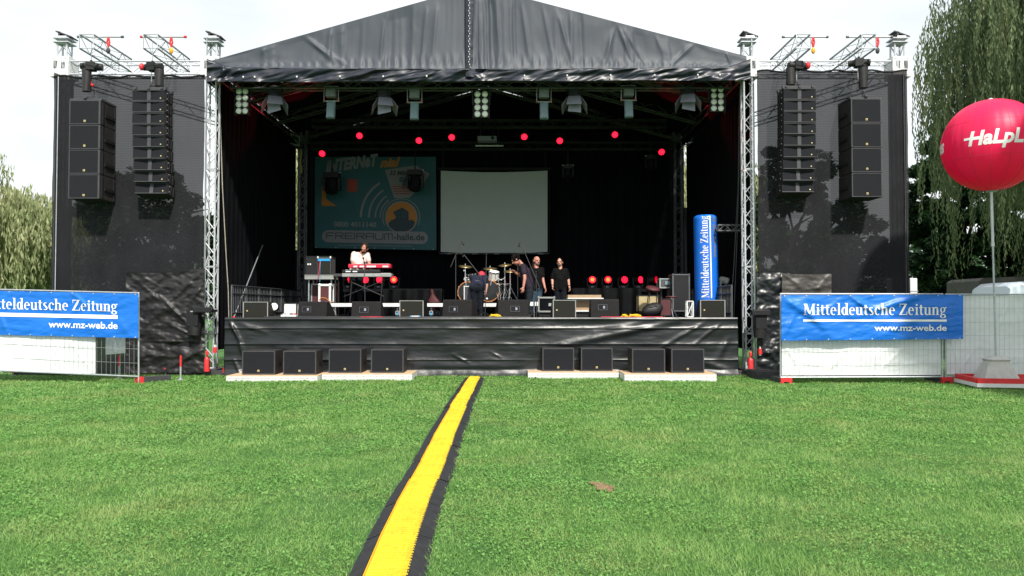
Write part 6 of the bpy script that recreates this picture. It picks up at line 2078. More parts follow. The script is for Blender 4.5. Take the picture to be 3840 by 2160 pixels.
# ================================================================== things on the right of the stage
t, a, b = case(2020, 2078, 1116, 1168, 20.9, .8, 'flight_case', 'flat dark flight case with silver lid edge right of the man in jeans', 'flight case', 'drape', 'beam_grey', .022)
MB().bx(P(2056, 0, 20.88).x, P(2074, 0, 20.88).x, 20.86, 20.875, P(0, 1148, 20.9).z, P(0, 1137, 20.9).z).build('latch_plate', 'galv', t)
MB().bx(a.x, b.x, 20.93, 21.6, FZ + .01, a.z - .03).build('castor_board', 'black_metal', t)
t, a, b = case(2155, 2222, 1124, 1166, 20.6, .6, 'open_case', 'brown case with tan board laid across its pale lid', 'case', 'tan_board', 'white_paint', .02)
MB().bx(P(2126, 0, 20.5).x, P(2258, 0, 20.5).x, 20.4, 21.2, P(0, 1121, 20.5).z, P(0, 1117, 20.5).z).build('lid_edge', 'white_paint', t)
MB().bx(P(2127, 0, 20.5).x, P(2250, 0, 20.5).x, 20.42, 21.15, P(0, 1116.8, 20.5).z, P(0, 1106, 20.5).z).build('tan_board', 'tan_board', t)
MB().bx(a.x, b.x, 20.63, 21.1, FZ + .01, a.z - .03).build('castor_board', 'black_metal', t)
case(2394, 2470, 1108, 1168, 20.9, .35, 'guitar_amplifier', 'cream tweed guitar amplifier with white corners beside the bar stool', 'amplifier', 'tweed', 'black_metal', .012)
t = thing('bar_stool', P(2440, 1188, 20.3), 'tall bar stool with dark red seat in front of the tweed amplifier', 'stool')
s = P(2448, 1082, 20.35)
MB().lathe([(.17, -.05), (.19, -.01), (.185, .02), (.12, .045)], s, (.15, -.3, 1), n=24).build('seat', 'maroon', t, smooth=True)
MB().lathe([(.15, -.09), (.17, -.051)], s, (.15, -.3, 1), n=24).build('seat_base', 'black_metal', t)
for (dx, dy) in ((-.13, -.12), (.13, -.12), (-.13, .12), (.13, .12)):
    MB().cyl(s + V((dx * .7, dy * .7, -.07)), (s.x + dx * 1.3, s.y + dy * 1.3, FZ + .01), .013).build('leg', 'black_metal', t)
MB().tube([V((s.x + .19 * math.cos(k * math.pi / 6), s.y + .19 * math.sin(k * math.pi / 6), FZ + .28)) for k in range(13)], .009).build('foot_ring', 'black_metal', t)
def bag():
    t = thing('gear_bag', P(2440, 1187, 19.9), 'soft black gear bag slumped against the tweed amplifier', 'bag')
    c = P(2446, 1163, 20.0)
    def f(u, v):
        a = 2 * math.pi * u
        e = -math.pi / 2 + math.pi * v
        r = 1 + .12 * fbm(math.cos(a) * 1.5, math.sin(a) * 1.5 + e, 3)
        return c + V((.27 * r * math.cos(a) * math.cos(e) + .08 * math.sin(e), .15 * r * math.sin(a) * math.cos(e), .19 * r * math.sin(e)))
    MB().grid(f, 30, 16).build('bag_body', 'tarp_black', t, smooth=True)
    MB().tube([c + V((-.1, -.14, .1)), c + V((0, -.2, .16)), c + V((.1, -.14, .1))], .012).build('handle', 'rubber', t)
bag()
case(2478, 2516, 1121, 1183, 20.1, .35, 'upright_case', 'dark brown upright case between the gear bag and the tall black case', 'case', 'maroon', 'black_metal', .01)
t = thing('drum_stool', P(2518, 1185, 20.6), 'low round stool with thin red seat in front of the tall black case', 'stool')
s = P(2518, 1114, 20.6)
MB().lathe([(.15, -.02), (.165, 0), (.15, .025)], s, n=22).build('seat', 'maroon', t, smooth=True)
MB().cyl(s, (s.x, s.y, FZ + .2), .02).build('column', 'chrome', t)
for a in (30, 150, 270): MB().cyl((s.x, s.y, FZ + .25), (s.x + .2 * math.cos(R(a)), s.y + .2 * math.sin(R(a)), FZ + .01), .012).build('leg', 'chrome', t)
t, a, b = case(2524, 2584, 1030, 1166, 21.2, .5, 'tall_flight_case', 'tall black flight case with silver edges at the back right truss tower', 'flight case', 'black_metal', 'alu_dark', .018)
MB().bx(a.x + .05, b.x - .05, 21.25, 21.65, FZ + .1, a.z - .02).build('castor_board', 'black_metal', t)
for x in (a.x + .1, b.x - .1): MB().cyl((x - .02, 21.4, FZ + .06), (x + .02, 21.4, FZ + .06), .055, n=12).build('wheel', 'blue_wheel', t)
t, a, b = case(2475, 2519, 1046, 1079, 21.6, .4, 'power_distributor', 'small grey power box on a stand left of the tall black case', 'power box', 'amp_grey', 'galv', .014)
MB().bx(P(2488, 0, 21.6).x, P(2507, 0, 21.6).x, 21.57, 21.59, P(0, 1068, 21.6).z, P(0, 1055, 21.6).z).build('socket_panel', 'lamp_teal', t)
MB().cyl((a.x + .08, 21.8, FZ), (a.x + .08, 21.8, a.z), .02).build('leg', 'steel_dark', t)
MB().cyl((b.x - .08, 21.8, FZ), (b.x - .08, 21.8, a.z), .02).build('leg', 'steel_dark', t)
t = thing('truss_corner', P(2589, 1190, 19.7), 'short white truss piece standing upright on the stage edge', 'truss piece')
a, b = P(2575, 1188, 19.7), P(2603, 1130, 19.7)
MB().truss(((a.x + b.x) / 2, 19.8, FZ + .02), ((a.x + b.x) / 2, 19.8, b.z), .19, .018, .012, .45, up=(0, 1, 0)).build('lattice', 'white_paint', t)
for (x0, x1, py, Y, l) in ((1835, 1880, 1185, 19.55, 'coiled yellow cable lying on the stage edge near the bending man'), (2362, 2400, 1182, 19.7, 'coiled yellow cable lying right of the black monitor'), (2334, 2350, 1184, 19.6, 'small yellow connector lying right of the black monitor')):
    t = thing('cable_coil', P((x0 + x1) / 2, py, Y), l, 'cable')
    mb = MB()
    c = P((x0 + x1) / 2, frow(Y), Y)
    rx = P(x1, 0, Y).x - c.x
    for k in range(3):
        mb.tube([V((c.x + (rx - .02 * k) * math.cos(a / 8 * math.pi + k), c.y + .08 * math.sin(a / 8 * math.pi + k), FZ + .025 + .022 * k + .01 * math.sin(a))) for a in range(17)], .015, 6)
    mb.build('coil', 'yellow', t)
# cables on the stage floor
for k, (pts, m, l) in enumerate((([(1000, 19.5), (1080, 19.35), (1200, 19.4), (1330, 19.36), (1480, 19.42)], 'rubber', 'black cable lying along the left half of the stage edge'),
                                 ([(1480, 19.4), (1600, 19.33), (1720, 19.4), (1850, 19.35), (1990, 19.4)], 'rubber', 'black cable lying along the middle of the stage edge'),
                                 ([(1360, 19.36), (1390, 19.33), (1420, 19.36), (1440, 19.34)], 'red_strap', 'short red cable on the stage edge under the keyboards'),
                                 ([(2250, 19.36), (2290, 19.33), (2330, 19.35), (2480, 19.4)], 'red_strap', 'red cable on the stage edge right of the black monitor'))):
    rope('cable', [V((P(px, 0, Y).x, Y, FZ + .022)) for px, Y in pts], .012, m, l, 'cable')
t = thing('set_list_clip', P(1557, 1190, 19.4), 'small blue and white tube lying before the pale edged monitor', 'tube')
p = P(1557, frow(19.4), 19.4)
MB().cyl(p + V((-.09, 0, .03)), p + V((.09, 0, .03)), .02, n=8).build('tube', 'white_paint', t)
for q in (-.11, .11): MB().cyl(p + V((q - .02, 0, .03)), p + V((q + .02, 0, .03)), .024, n=8).build('end_plug', 'blue_light', t)
for px, l in ((2000, 'white paper taped on the stage near the right microphone stand'),):
    t = thing('white_sheet', P(px, 1140, 20.2), l, 'paper')
    for q in (1987, 2005):
        MB().bx(P(q, 0, 20.5).x, P(q + 12, 0, 20.5).x, 20.5, 20.51, P(0, 1147, 20.5).z, P(0, 1132, 20.5).z).build('page', 'white_paint', t)
    MB().cyl(P(2002, 1132, 20.53), (P(2002, 0, 20.53).x, 20.53, FZ), .012).build('holder', 'galv', t)
t = thing('electric_guitar', P(1630, 1160, 21.6), 'dark guitar case with purple sheen leaning by the back riser', 'guitar case')
mb = MB()
def gc(u, v):
    wd = .13 * (1 - .75 * min(1, max(0, (v - .45) * 3)) ** .7) * (1 - .2 * math.sin(v * 9)) + .02
    a = 2 * math.pi * u
    c = P(1633 - 14 * v, 1165 - 80 * v, 22.6)
    return c + V((wd * math.cos(a), .06 * math.sin(a), 0))
mb.grid(gc, 18, 20).build('case_body', 'maroon', t, smooth=True)

# ================================================================== blue inflatable column
def column():
    Y = 21.0
    b0, b1 = P(2652, 1188, Y), P(2644, 808, Y)
    b0.z = FZ + .005
    r = S(44, Y)
    ax = (b1 - b0)
    L = ax.length
    axn = ax.normalized()
    sx = V((1, 0, 0))
    sx = (sx - axn * sx.dot(axn)).normalized()
    sy = axn.cross(sx)
    t = thing('inflatable_column', b0, 'tall blue inflatable advertising column with vertical newspaper lettering', 'inflatable column')
    def at(s, h, off=0.0):
        """s: metres round the column from its front line, h: height 0..1"""
        rr = r * (1 - .03 * abs(h - .5)) + off
        if h > .97: rr *= math.sqrt(max(0, 1 - ((h - .97) / .045) ** 2))
        a = s / r
        # a lengthwise seam pinches the tube left of the lettering at the top
        if h > .9: rr *= 1 - .10 * (h - .9) * 10 * math.exp(-((a + .45) / .12) ** 2)
        return b0 + ax * h + sx * (rr * math.sin(a)) - sy * (rr * math.cos(a)) * (-1 if sy.y < 0 else 1)
    MB().grid(lambda u, v: at((u * 2 - 1) * math.pi * r, v * 1.0), 96, 90).build('tube', 'blue_inflate', t, smooth=True)
    MB().lathe([(r * .8, .0), (r * .8, .05)], b0 + axn * -.0, axn, n=24).build('blower_base', 'black_metal', t)
    polys, W_ = serif_text('Mitteldeutsche Zeitung')
    k = .80 / W_       # headline runs along 80 % of the height
    kk = k * L
    for off0 in (0.0,):
        print_polys(polys, lambda a, b: at(-.02 - b * kk * 1.15 - .0, .185 + a * k, .008), 'headline', 'white_print', t, .2)
        rl = MB()
        for i in range(40):
            h0, h1 = .185 + .80 * i / 40, .185 + .80 * (i + 1) / 40
            rl.add([at(.03, h0, .008), at(.065, h0, .008), at(.065, h1, .008), at(.03, h1, .008)], [(0, 1, 2, 3)])
        rl.build('rule', 'white_print', t)
        polys, W2 = font_text('www.mz-web.de', .02)
        k2 = .40 / W2
        print_polys(polys, lambda a, b: at(.215 - b * k2 * L, .575 + a * k2, .008), 'web_address', 'print_grey', t, .2)
column()
t = thing('follow_spot', P(2712, 1120, 21.8), 'white lamp on a tripod standing right of the blue column', 'lamp')
p = P(2718, 1052, 21.8)
MB().lathe([(.05, -.16), (.09, -.08), (.11, .08), (.07, .12)], p, (1, -.2, -.45), n=14).build('housing', 'white_paint', t, smooth='auto')
MB().cyl(P(2702, 1046, 21.8), P(2706, 1122, 21.8), .03).build('upright', 'white_paint', t)
q = P(2706, 1122, 21.8)
MB().cyl(q, (q.x, q.y, FZ), .02).build('pole', 'galv', t)
for a in (30, 150, 270): MB().cyl(q, (q.x + .25 * math.cos(R(a)), q.y + .25 * math.sin(R(a)), FZ + .01), .012).build('leg', 'galv', t)
truss_thing('side_truss', P(2690, 856, 20.6), P(2790, 856, 20.6), 'short horizontal truss between blue column and the right front tower', 'truss', m='alu_dark', w=.2, pitch=.2)

# ================================================================== people
def remesh(mb, name, m, parent, vox=.012, sm=4):
    me = bpy.data.meshes.new('tmp')
    me.from_pydata(mb.v, [], mb.f)
    bm = bmesh.new()
    bm.from_mesh(me)
    bmesh.ops.recalc_face_normals(bm, faces=bm.faces)
    bm.to_mesh(me)
    bm.free()
    ob = bpy.data.objects.new('tmp', me)
    COL.objects.link(ob)
    r = ob.modifiers.new('r', 'REMESH')
    r.mode = 'VOXEL'
    r.voxel_size = vox
    s = ob.modifiers.new('s', 'SMOOTH')
    s.iterations = sm
    s.factor = .5
    dg = bpy.context.evaluated_depsgraph_get()
    out = bpy.data.meshes.new_from_object(ob.evaluated_get(dg))
    bpy.data.objects.remove(ob)
    bpy.data.meshes.remove(me)
    o = org(parent)
    out.transform(Matrix.Translation(-o))
    out.materials.clear()
    out.materials.append(MATS[m])
    out.polygons.foreach_set('use_smooth', [True] * len(out.polygons))
    ob = bpy.data.objects.new(name, out)
    COL.objects.link(ob)
    ob.parent = parent
    return ob

def hand(mb, wrist, d, palm_n, s=1.0, curl=.5, mirror=1):
    """palm and five fingers; d: direction of the hand, palm_n: where the palm faces"""
    d = V(d).normalized()
    n = (V(palm_n) - d * V(palm_n).dot(d)).normalized()
    sd = d.cross(n) * mirror
    mb.cap(wrist, wrist + d * .03 * s, .025 * s, .026 * s)
    for k in (-1, 0, 1):
        mb.cap(wrist + d * .02 * s + sd * k * .014 * s, wrist + d * .085 * s + sd * k * .022 * s, .015 * s, .014 * s, 8)
    for i, (o, ln) in enumerate(((-.031, .062), (-.0105, .074), (.0105, .078), (.031, .070))):
        a = wrist + d * .088 * s + sd * o * s
        c1, c2 = curl * .8, curl * 1.7
        d1 = d * math.cos(c1) + n * math.sin(c1)
        d2 = d * math.cos(c2) + n * math.sin(c2)
        b = a + d1 * ln * .5 * s
        mb.cap(a, b, .0092 * s, .0088 * s, 8)
        mb.cap(b, b + d2 * ln * .5 * s, .0088 * s, .0076 * s, 8)
    a = wrist + d * .03 * s + sd * .03 * s
    b = a + (d * .6 + sd * .7 + n * .35).normalized() * .038 * s
    mb.cap(a, b, .012 * s, .0105 * s, 8)
    mb.cap(b, b + (d * .9 + sd * .2 + n * .4).normalized() * .032 * s, .0105 * s, .008 * s, 8)

def person(label, Y, J, fwd, look, up, shirt, trousers, shoe, hair, hairst, skin='skin', s=1.0, beard=None, sleeve=.55, shirtfat=1.0):
    """J: joints as picture point + depth offset; fwd: where the chest faces; look: where the face points"""
    j = {k: P(v[0], v[1], Y + v[2]) for k, v in J.items()}
    pel = (j['hl'] + j['hr']) / 2
    feet = (j['al'] + j['ar']) / 2
    t = thing('person', (feet.x, feet.y, min(j['al'].z, j['ar'].z) - .08), label, 'person')
    fwd, look, up = V(fwd).normalized(), V(look).normalized(), V(up).normalized()
    sh = (j['sl'] + j['sr']) / 2
    side = (j['sr'] - j['sl']).normalized()
    spine = (sh - pel).normalized()
    ch = pel.lerp(sh, .72)
    def torso(mb, e):
        for k in (-1, 1):
            mb.cap(pel + side * k * .075 * s, pel.lerp(sh, .45) + side * k * .070 * s, (.105 + e) * s, (.100 + e) * s, 12)
            mb.cap(pel.lerp(sh, .45) + side * k * .070 * s, ch + side * k * .085 * s, (.100 + e) * s, (.108 + e) * s, 12)
            mb.cap(ch + side * k * .085 * s, sh + side * k * .09 * s - spine * .06 * s, (.108 + e) * s, (.082 + e) * s, 12)
        mb.cap(j['sl'] - spine * .03 * s, j['sr'] - spine * .03 * s, (.064 + e) * s, (.064 + e) * s, 12)
        mb.cap(pel + fwd * .03 * s, pel.lerp(sh, .5) + fwd * .035 * s * shirtfat, (.10 + e) * s, (.105 + e) * s * (1 + .12 * (shirtfat - 1)), 12)
    hd = j['head']
    right = look.cross(up).normalized()
    u2 = right.cross(look).normalized()
    HM = Matrix((right, look, u2)).transposed()
    body = MB()
    torso(body, -.006)
    body.cap(sh - spine * .03, hd - u2 * .06 * s - look * .02 * s, .062 * s, .052 * s, 12)
    body.ell(hd + u2 * .015 * s - look * .01 * s, (.076 * s, .097 * s, .098 * s), HM, 16, 12)
    body.ell(hd - u2 * .055 * s + look * .035 * s, (.056 * s, .062 * s, .060 * s), HM, 14, 10)
    body.ell(hd - u2 * .095 * s + look * .065 * s, (.026 * s, .024 * s, .020 * s), HM, 10, 8)
    body.cap(hd + look * .088 * s + u2 * .018 * s, hd + look * .112 * s - u2 * .022 * s, .010 * s, .016 * s, 8)
    body.cap(hd + look * .082 * s - right * .035 * s + u2 * .030 * s, hd + look * .082 * s + right * .035 * s + u2 * .030 * s, .012 * s, .012 * s, 8)
    for k in (-1, 1):
        body.ell(hd + right * k * .080 * s - u2 * .012 * s - look * .005, (.012 * s, .020 * s, .032 * s), HM, 8, 8)
    for q in 'lr':
        S_, E_, W_ = j['s' + q], j['e' + q], j['w' + q]
        body.cap(S_, E_, .050 * s, .040 * s)
        body.cap(E_, W_, .041 * s, .027 * s)
        dd = (W_ - E_).normalized()
        pn = J.get('palm', {}) if isinstance(J.get('palm', None), dict) else {}
        inward = side if q == 'l' else -side
        hand(body, W_, dd, inward * .8 + fwd * .5 + V((0, 0, -.2)), s, .55, 1 if q == 'l' else -1)
        H_, K_, A_ = j['h' + q], j['k' + q], j['a' + q]
        body.cap(H_, K_, .085 * s, .056 * s)
        body.cap(K_, K_.lerp(A_, .4), .056 * s, .056 * s)
        body.cap(K_.lerp(A_, .4), A_, .056 * s, .038 * s)
    remesh(body, 'body', skin, t, .0085 * s, 3)
    # clothes, each a closed garment a little larger than the body
    sh_m = MB()
    torso(sh_m, .012)
    for q in 'lr':
        S_, E_ = j['s' + q], j['e' + q]
        end = S_.lerp(E_, sleeve)
        sh_m.cap(S_ - spine * .01, end, .070 * s, .066 * s, 12)
    so_ = remesh(sh_m, 'shirt', shirt, t, .013 * s, 3)
    # cloth creases
    for v in so_.data.vertices:
        n_ = fbm(v.co.x * 9, v.co.z * 7 + v.co.y * 5, 3) * .010
        v.co += v.normal * n_
    tr = MB()
    tr.cap(pel - side * .07 * s - spine * .02, pel + side * .07 * s - spine * .02, .115 * s, .115 * s, 12)
    for q in 'lr':
        H_, K_, A_ = j['h' + q], j['k' + q], j['a' + q]
        tr.cap(H_, K_, .102 * s, .074 * s, 12)
        tr.cap(K_, A_ + (K_ - A_) * .08, .074 * s, .064 * s, 12)
    to_ = remesh(tr, 'trousers', trousers, t, .013 * s, 3)
    for v in to_.data.vertices:
        v.co += v.normal * fbm(v.co.x * 8, v.co.z * 11 + v.co.y * 4, 7) * .009
    for q in 'lr':
        A_ = j['a' + q]
        tip = V((fwd.x, fwd.y, 0)).normalized()
        m = MB()
        m.cap(A_ + V((0, 0, -.035)) - tip * .03, A_ + V((0, 0, -.045)) + tip * .10, .045 * s, .040 * s)
        m.ell(A_ + V((0, 0, -.05)) + tip * .14, (.042 * s, .055 * s, .03 * s), Matrix((V((tip.y, -tip.x, 0)), tip, V((0, 0, 1)))).transposed())
        remesh(m, 'shoe', shoe, t, .012, 2)
    for k in (-1, 1):
        MB().ell(hd + look * .086 * s + right * k * .030 * s + u2 * .012 * s, (.011 * s, .008 * s, .007 * s), HM, 8, 6).build('eye', 'eye', t)
    MB().ell(hd + look * .093 * s - u2 * .045 * s, (.024 * s, .008 * s, .006 * s), HM, 8, 6).build('mouth', 'lips', t)
    hm = MB()
    if hairst in ('short', 'thin', 'cap'):
        e = .006 if hairst == 'thin' else .014
        hm.ell(hd + u2 * (.030 + (.0 if hairst != 'thin' else -.01)) * s - look * (.022) * s, ((.080 + e) * s, (.094 + e) * s, (.092 + e) * s), HM, 18, 12)
    elif hairst == 'long':
        hm.ell(hd + u2 * .0 * s - look * .045 * s, (.088 * s, .075 * s, .088 * s), HM, 18, 12)
        for k in (-1, 0, 1):
            hm.cap(hd - look * .055 * s + right * k * .05 * s, hd - look * .075 * s + right * k * .06 * s - V((0, 0, .24)) * s, .05 * s, .03 * s)
    ho = remesh(hm, 'hair' if hairst != 'cap' else 'cap', hair, t, .010, 2)
    for v in ho.data.vertices:
        v.co += v.normal * fbm(v.co.x * 50, v.co.z * 30 + v.co.y * 50, 2) * .006
    if beard:
        bm_ = MB()
        bm_.ell(hd - u2 * .075 * s + look * .055 * s, (.052 * s, .050 * s, .042 * s), HM, 14, 10)
        bm_.cap(hd - u2 * .035 * s + look * .092 * s - right * .02 * s, hd - u2 * .035 * s + look * .092 * s + right * .02 * s, .008 * s, .008 * s)
        remesh(bm_, 'beard', beard, t, .009, 2)
    return t, j

person('man in a pale pink shirt bending his head over the keyboards', 22.15,
       {'head': (1367, 930, -.12), 'sl': (1328, 952, 0), 'sr': (1377, 955, 0), 'el': (1322, 985, -.1), 'er': (1384, 985, -.08), 'wl': (1346, 1005, -.42), 'wr': (1391, 1007, -.42),
        'hl': (1324, 1028, .05), 'hr': (1350, 1028, .05), 'kl': (1320, 1080, 0), 'kr': (1348, 1080, 0), 'al': (1320, 1128, .05), 'ar': (1350, 1128, .05)},
       (0, -1, 0), (-.25, -1, -.75), (.25, -.5, 1), 'shirt_pink', 'trousers_dark', 'black_metal', 'hair_brown', 'thin', s=1.2, beard='hair_brown', skin='skin_red', sleeve=.72, shirtfat=1.6)
t, j = person('man in a dark printed shirt bending over with his back to the lawn', 20.6,
       {'head': (1806, 1038, .50), 'sl': (1774, 1040, .36), 'sr': (1821, 1040, .36), 'el': (1778, 1075, .42), 'er': (1825, 1070, .32), 'wl': (1782, 1105, .40), 'wr': (1823, 1088, .30),
        'hl': (1776, 1078, 0), 'hr': (1802, 1078, 0), 'kl': (1779, 1130, .02), 'kr': (1803, 1130, .02), 'al': (1780, 1178, 0), 'ar': (1804, 1178, 0)},
       (0, .6, -.8), (0, .6, -.8), (0, .8, .6), 'shirt_navy', 'trousers_dark', 'black_metal', 'cap_red', 'cap', s=1.12, sleeve=.6)
sp = MB()
for (px, py, w_) in ((1785, 1040, 22), (1790, 1046, 14), (1801, 1038, 12), (1786, 1052, 9), (1796, 1053, 5)):
    p = P(px, py, 20.6 + .38 - (py - 1030) * .0135 - .03)
    sp.box(p, (S(w_, 20.7), .012, .012), Matrix.Rotation(R(12), 3, 'Y'))
sp.build('shirt_print', 'print_grey', t)
person('man in a charcoal shirt leaning left towards the cymbals', 20.7,
       {'head': (1934, 973, -.05), 'sl': (1960, 996, .16), 'sr': (1962, 997, -.20), 'el': (1948, 1032, .18), 'er': (1968, 1044, -.26), 'wl': (1932, 1022, .10), 'wr': (1963, 1076, -.28),
        'hl': (1986, 1076, .10), 'hr': (1988, 1076, -.10), 'kl': (1980, 1126, .12), 'kr': (1985, 1126, -.12), 'al': (1984, 1177, .10), 'ar': (1990, 1177, -.12)},
       (-1, -.1, -.3), (-.85, -.1, -.75), (-.6, 0, .8), 'shirt_charcoal', 'trousers_grey', 'black_metal', 'hair_dark', 'short', s=1.16, skin='skin_red', sleeve=.55)
person('balding man with long hair, grey beard and blue jeans behind the leaning man', 21.3,
       {'head': (2013, 978, 0), 'sl': (1993, 1008, .02), 'sr': (2031, 1010, -.04), 'el': (1988, 1045, .05), 'er': (2036, 1050, -.08), 'wl': (1990, 1078, -.05), 'wr': (2043, 1078, -.15),
        'hl': (1999, 1077, 0), 'hr': (2021, 1077, 0), 'kl': (1998, 1126, 0), 'kr': (2020, 1126, 0), 'al': (1999, 1176, 0), 'ar': (2020, 1176, 0)},
       (.35, -1, 0), (.5, -1, -.1), (0, 0, 1), 'shirt_black', 'jeans', 'black_metal', 'hair_brown', 'long', s=1.1, beard='hair_grey', skin='skin_red', sleeve=.6)
t, j = person('man dressed in black standing with arms hanging and dark wristbands', 22.2,
       {'head': (2099, 983, 0), 'sl': (2082, 1012, 0), 'sr': (2121, 1012, 0), 'el': (2071, 1046, .02), 'er': (2131, 1046, .02), 'wl': (2072, 1074, -.12), 'wr': (2135, 1076, -.08),
        'hl': (2090, 1080, 0), 'hr': (2112, 1080, 0), 'kl': (2089, 1130, 0), 'kr': (2113, 1130, 0), 'al': (2088, 1177, 0), 'ar': (2114, 1177, 0)},
       (0, -1, 0), (-.25, -1, -.05), (0, 0, 1), 'shirt_black', 'trousers_dark', 'black_metal', 'hair_dark', 'thin', s=1.06, beard='hair_grey', sleeve=.85)
for q in 'lr':
    a, b = j['e' + q], j['w' + q]
    MB().cyl(a.lerp(b, .84), a.lerp(b, .93), .033, .031, n=12).build('wristband', 'black_metal', t)

# ================================================================== trees
def unit(n):
    v = rng.normal(size=(n, 3))
    return v / np.linalg.norm(v, axis=1)[:, None]
def trunk_mesh(t, base, top, r, crown_c, crown_r, nl=9, seed=1, name='trunk'):
    random.seed(seed)
    m = MB()
    base, top = V(base), V(top)
    pts = [base.lerp(top, k / 6) + V((random.uniform(-.08, .08), random.uniform(-.08, .08), 0)) * r * 3 * (k > 0) for k in range(7)]
    for k in range(6): m.cyl(pts[k], pts[k + 1], r * (1.15 - .13 * k) * (1.35 if k == 0 else 1), r * (1.15 - .13 * (k + 1)), n=10, cap=False)
    for i in range(nl):
        a = 2 * math.pi * i / nl + random.uniform(-.3, .3)
        s_ = pts[random.randint(3, 6)]
        e = V(crown_c) + V((math.cos(a) * crown_r[0] * random.uniform(.4, .8), math.sin(a) * crown_r[1] * random.uniform(.4, .8), random.uniform(-.2, .7) * crown_r[2]))
        mid = s_.lerp(e, .5) + V((0, 0, random.uniform(.1, .6)))
        m.cyl(s_, mid, r * .42, r * .26, n=7, cap=False)
        m.cyl(mid, e, r * .26, r * .08, n=6, cap=False)
    m.build(name, 'bark', t, smooth=True)
def willow(c, rad, ztop, zbot, nclump, nper, lf, m, label, seed, base_r=.35, low_noise=1.2, leafw=.12, open_=.0):
    """weeping crown: bunches of hanging strands set with narrow leaves"""
    global rng
    rng = np.random.default_rng(seed)
    t = thing('willow_tree', (c[0], c[1], 0), label, 'tree')
    zc = (ztop + zbot) / 2
    rz = ztop - zc
    trunk_mesh(t, (c[0], c[1], 0), (c[0], c[1], zc + rz * .2), base_r, (c[0], c[1], zc + rz * .3), (rad * .8, rad * .8, rz * .6), 10, seed)
    Cs, As, Bs, Ts = [], [], [], []
    for k in range(nclump):
        a = rng.uniform(0, 2 * np.pi)
        q = rng.uniform(.0, 1) ** .5
        r_ = rad * (.25 + .75 * q)
        # dome height at this radius
        h = zc + rz * math.sqrt(max(0.02, 1 - (r_ / rad * .96) ** 2)) * rng.uniform(.45, 1.0)
        cx_, cy_ = c[0] + r_ * math.cos(a), c[1] + r_ * math.sin(a)
        L = min(h - zbot, rng.uniform(.35, .95) * (h - zbot) + 1.0)
        tone = rng.uniform(-.15, .15)
        n = nper
        sx, sy = rng.normal(0, .26 * rad / 5 + .12, n), rng.normal(0, .26 * rad / 5 + .12, n)
        ls = L * rng.uniform(.45, 1.08, n)
        K = int(max(10, L / (lf * .45)))
        s_ = (np.arange(K)[None, :] + rng.random((n, K))) / K
        # each strand first arches outwards, then hangs
        arch = .9 * np.minimum(1, s_ * 5) * .8
        ox, oy = math.cos(a), math.sin(a)
        x = cx_ + sx[:, None] + ox * arch + .10 * np.sin(s_ * 7 + sx[:, None] * 20) + rng.normal(0, lf * .16, (n, K))
        y = cy_ + sy[:, None] + oy * arch + .10 * np.sin(s_ * 6 + sy[:, None] * 20) + rng.normal(0, lf * .16, (n, K))
        z = h + rng.uniform(-.4, .3, n)[:, None] + .35 * np.sin(np.minimum(1, s_ * 5) * np.pi) - ls[:, None] * s_
        C = np.stack([x, y, z], -1).reshape(-1, 3)
        N = len(C)
        th = rng.uniform(0, 2 * np.pi, N)
        tilt = rng.uniform(.05, .5, N)
        l_ = lf * rng.uniform(.6, 1.25, N) * .5
        A = np.stack([np.cos(th) * np.sin(tilt) * l_, np.sin(th) * np.sin(tilt) * l_, -np.cos(tilt) * l_], 1)
        f = th + np.pi / 2 + rng.normal(0, .6, N)
        B = np.stack([np.cos(f), np.sin(f), rng.normal(0, .2, N)], 1) * (l_ * leafw)[:, None] * 2
        Cs.append(C); As.append(A); Bs.append(B)
        st_ = np.repeat(rng.normal(0, .16, n), K)
        Ts.append(np.clip(.5 + (rng.beta(2.2, 2.2, N) - .5) * .7 + tone + st_, 0, 1.2))
    leaf_object('crown', m, np.concatenate(Cs), np.concatenate(As), np.concatenate(Bs), np.concatenate(Ts), t)
    return t
def broadleaf(c, rad, ztop, zbot, nclump, nleaf, lf, m, label, seed, base_r=.3):
    global rng
    rng = np.random.default_rng(seed)
    t = thing('broadleaf_tree', (c[0], c[1], 0), label, 'tree')
    zc, rz = (ztop + zbot) / 2, (ztop - zbot) / 2
    trunk_mesh(t, (c[0], c[1], 0), (c[0], c[1], zc + rz * .3), base_r, (c[0], c[1], zc), (rad, rad, rz), 10, seed)
    Cs, As, Bs, Ts = [], [], [], []
    for k in range(nclump):
        d = unit(1)[0]
        q = rng.uniform(.35, 1.0) ** .6
        cc = np.array([c[0], c[1], zc]) + d * q * np.array([rad, rad, rz]) * .9
        cr = rng.uniform(.5, 1.15) * rad / 4.2
        u = unit(nleaf) * (rng.uniform(.2, 1, nleaf) ** .45)[:, None] * np.array([cr, cr, cr * .6])
        u[:, 2] -= .15 * (u[:, 0] ** 2 + u[:, 1] ** 2)
        C = cc + u
        th = rng.uniform(0, 2 * np.pi, nleaf)
        l_ = lf * rng.uniform(.6, 1.3, nleaf) * .5
        tz = rng.normal(-.35, .4, nleaf)
        A = np.stack([np.cos(th), np.sin(th), tz], 1) * l_[:, None]
        B = np.stack([-np.sin(th), np.cos(th), rng.normal(0, .4, nleaf)], 1) * (l_ * .62)[:, None]
        Cs.append(C); As.append(A); Bs.append(B)
        Ts.append(np.clip(rng.beta(2, 2.4, nleaf) + rng.uniform(-.12, .12), 0, 1.1))
    leaf_object('crown', m, np.concatenate(Cs), np.concatenate(As), np.concatenate(Bs), np.concatenate(Ts), t)
    return t
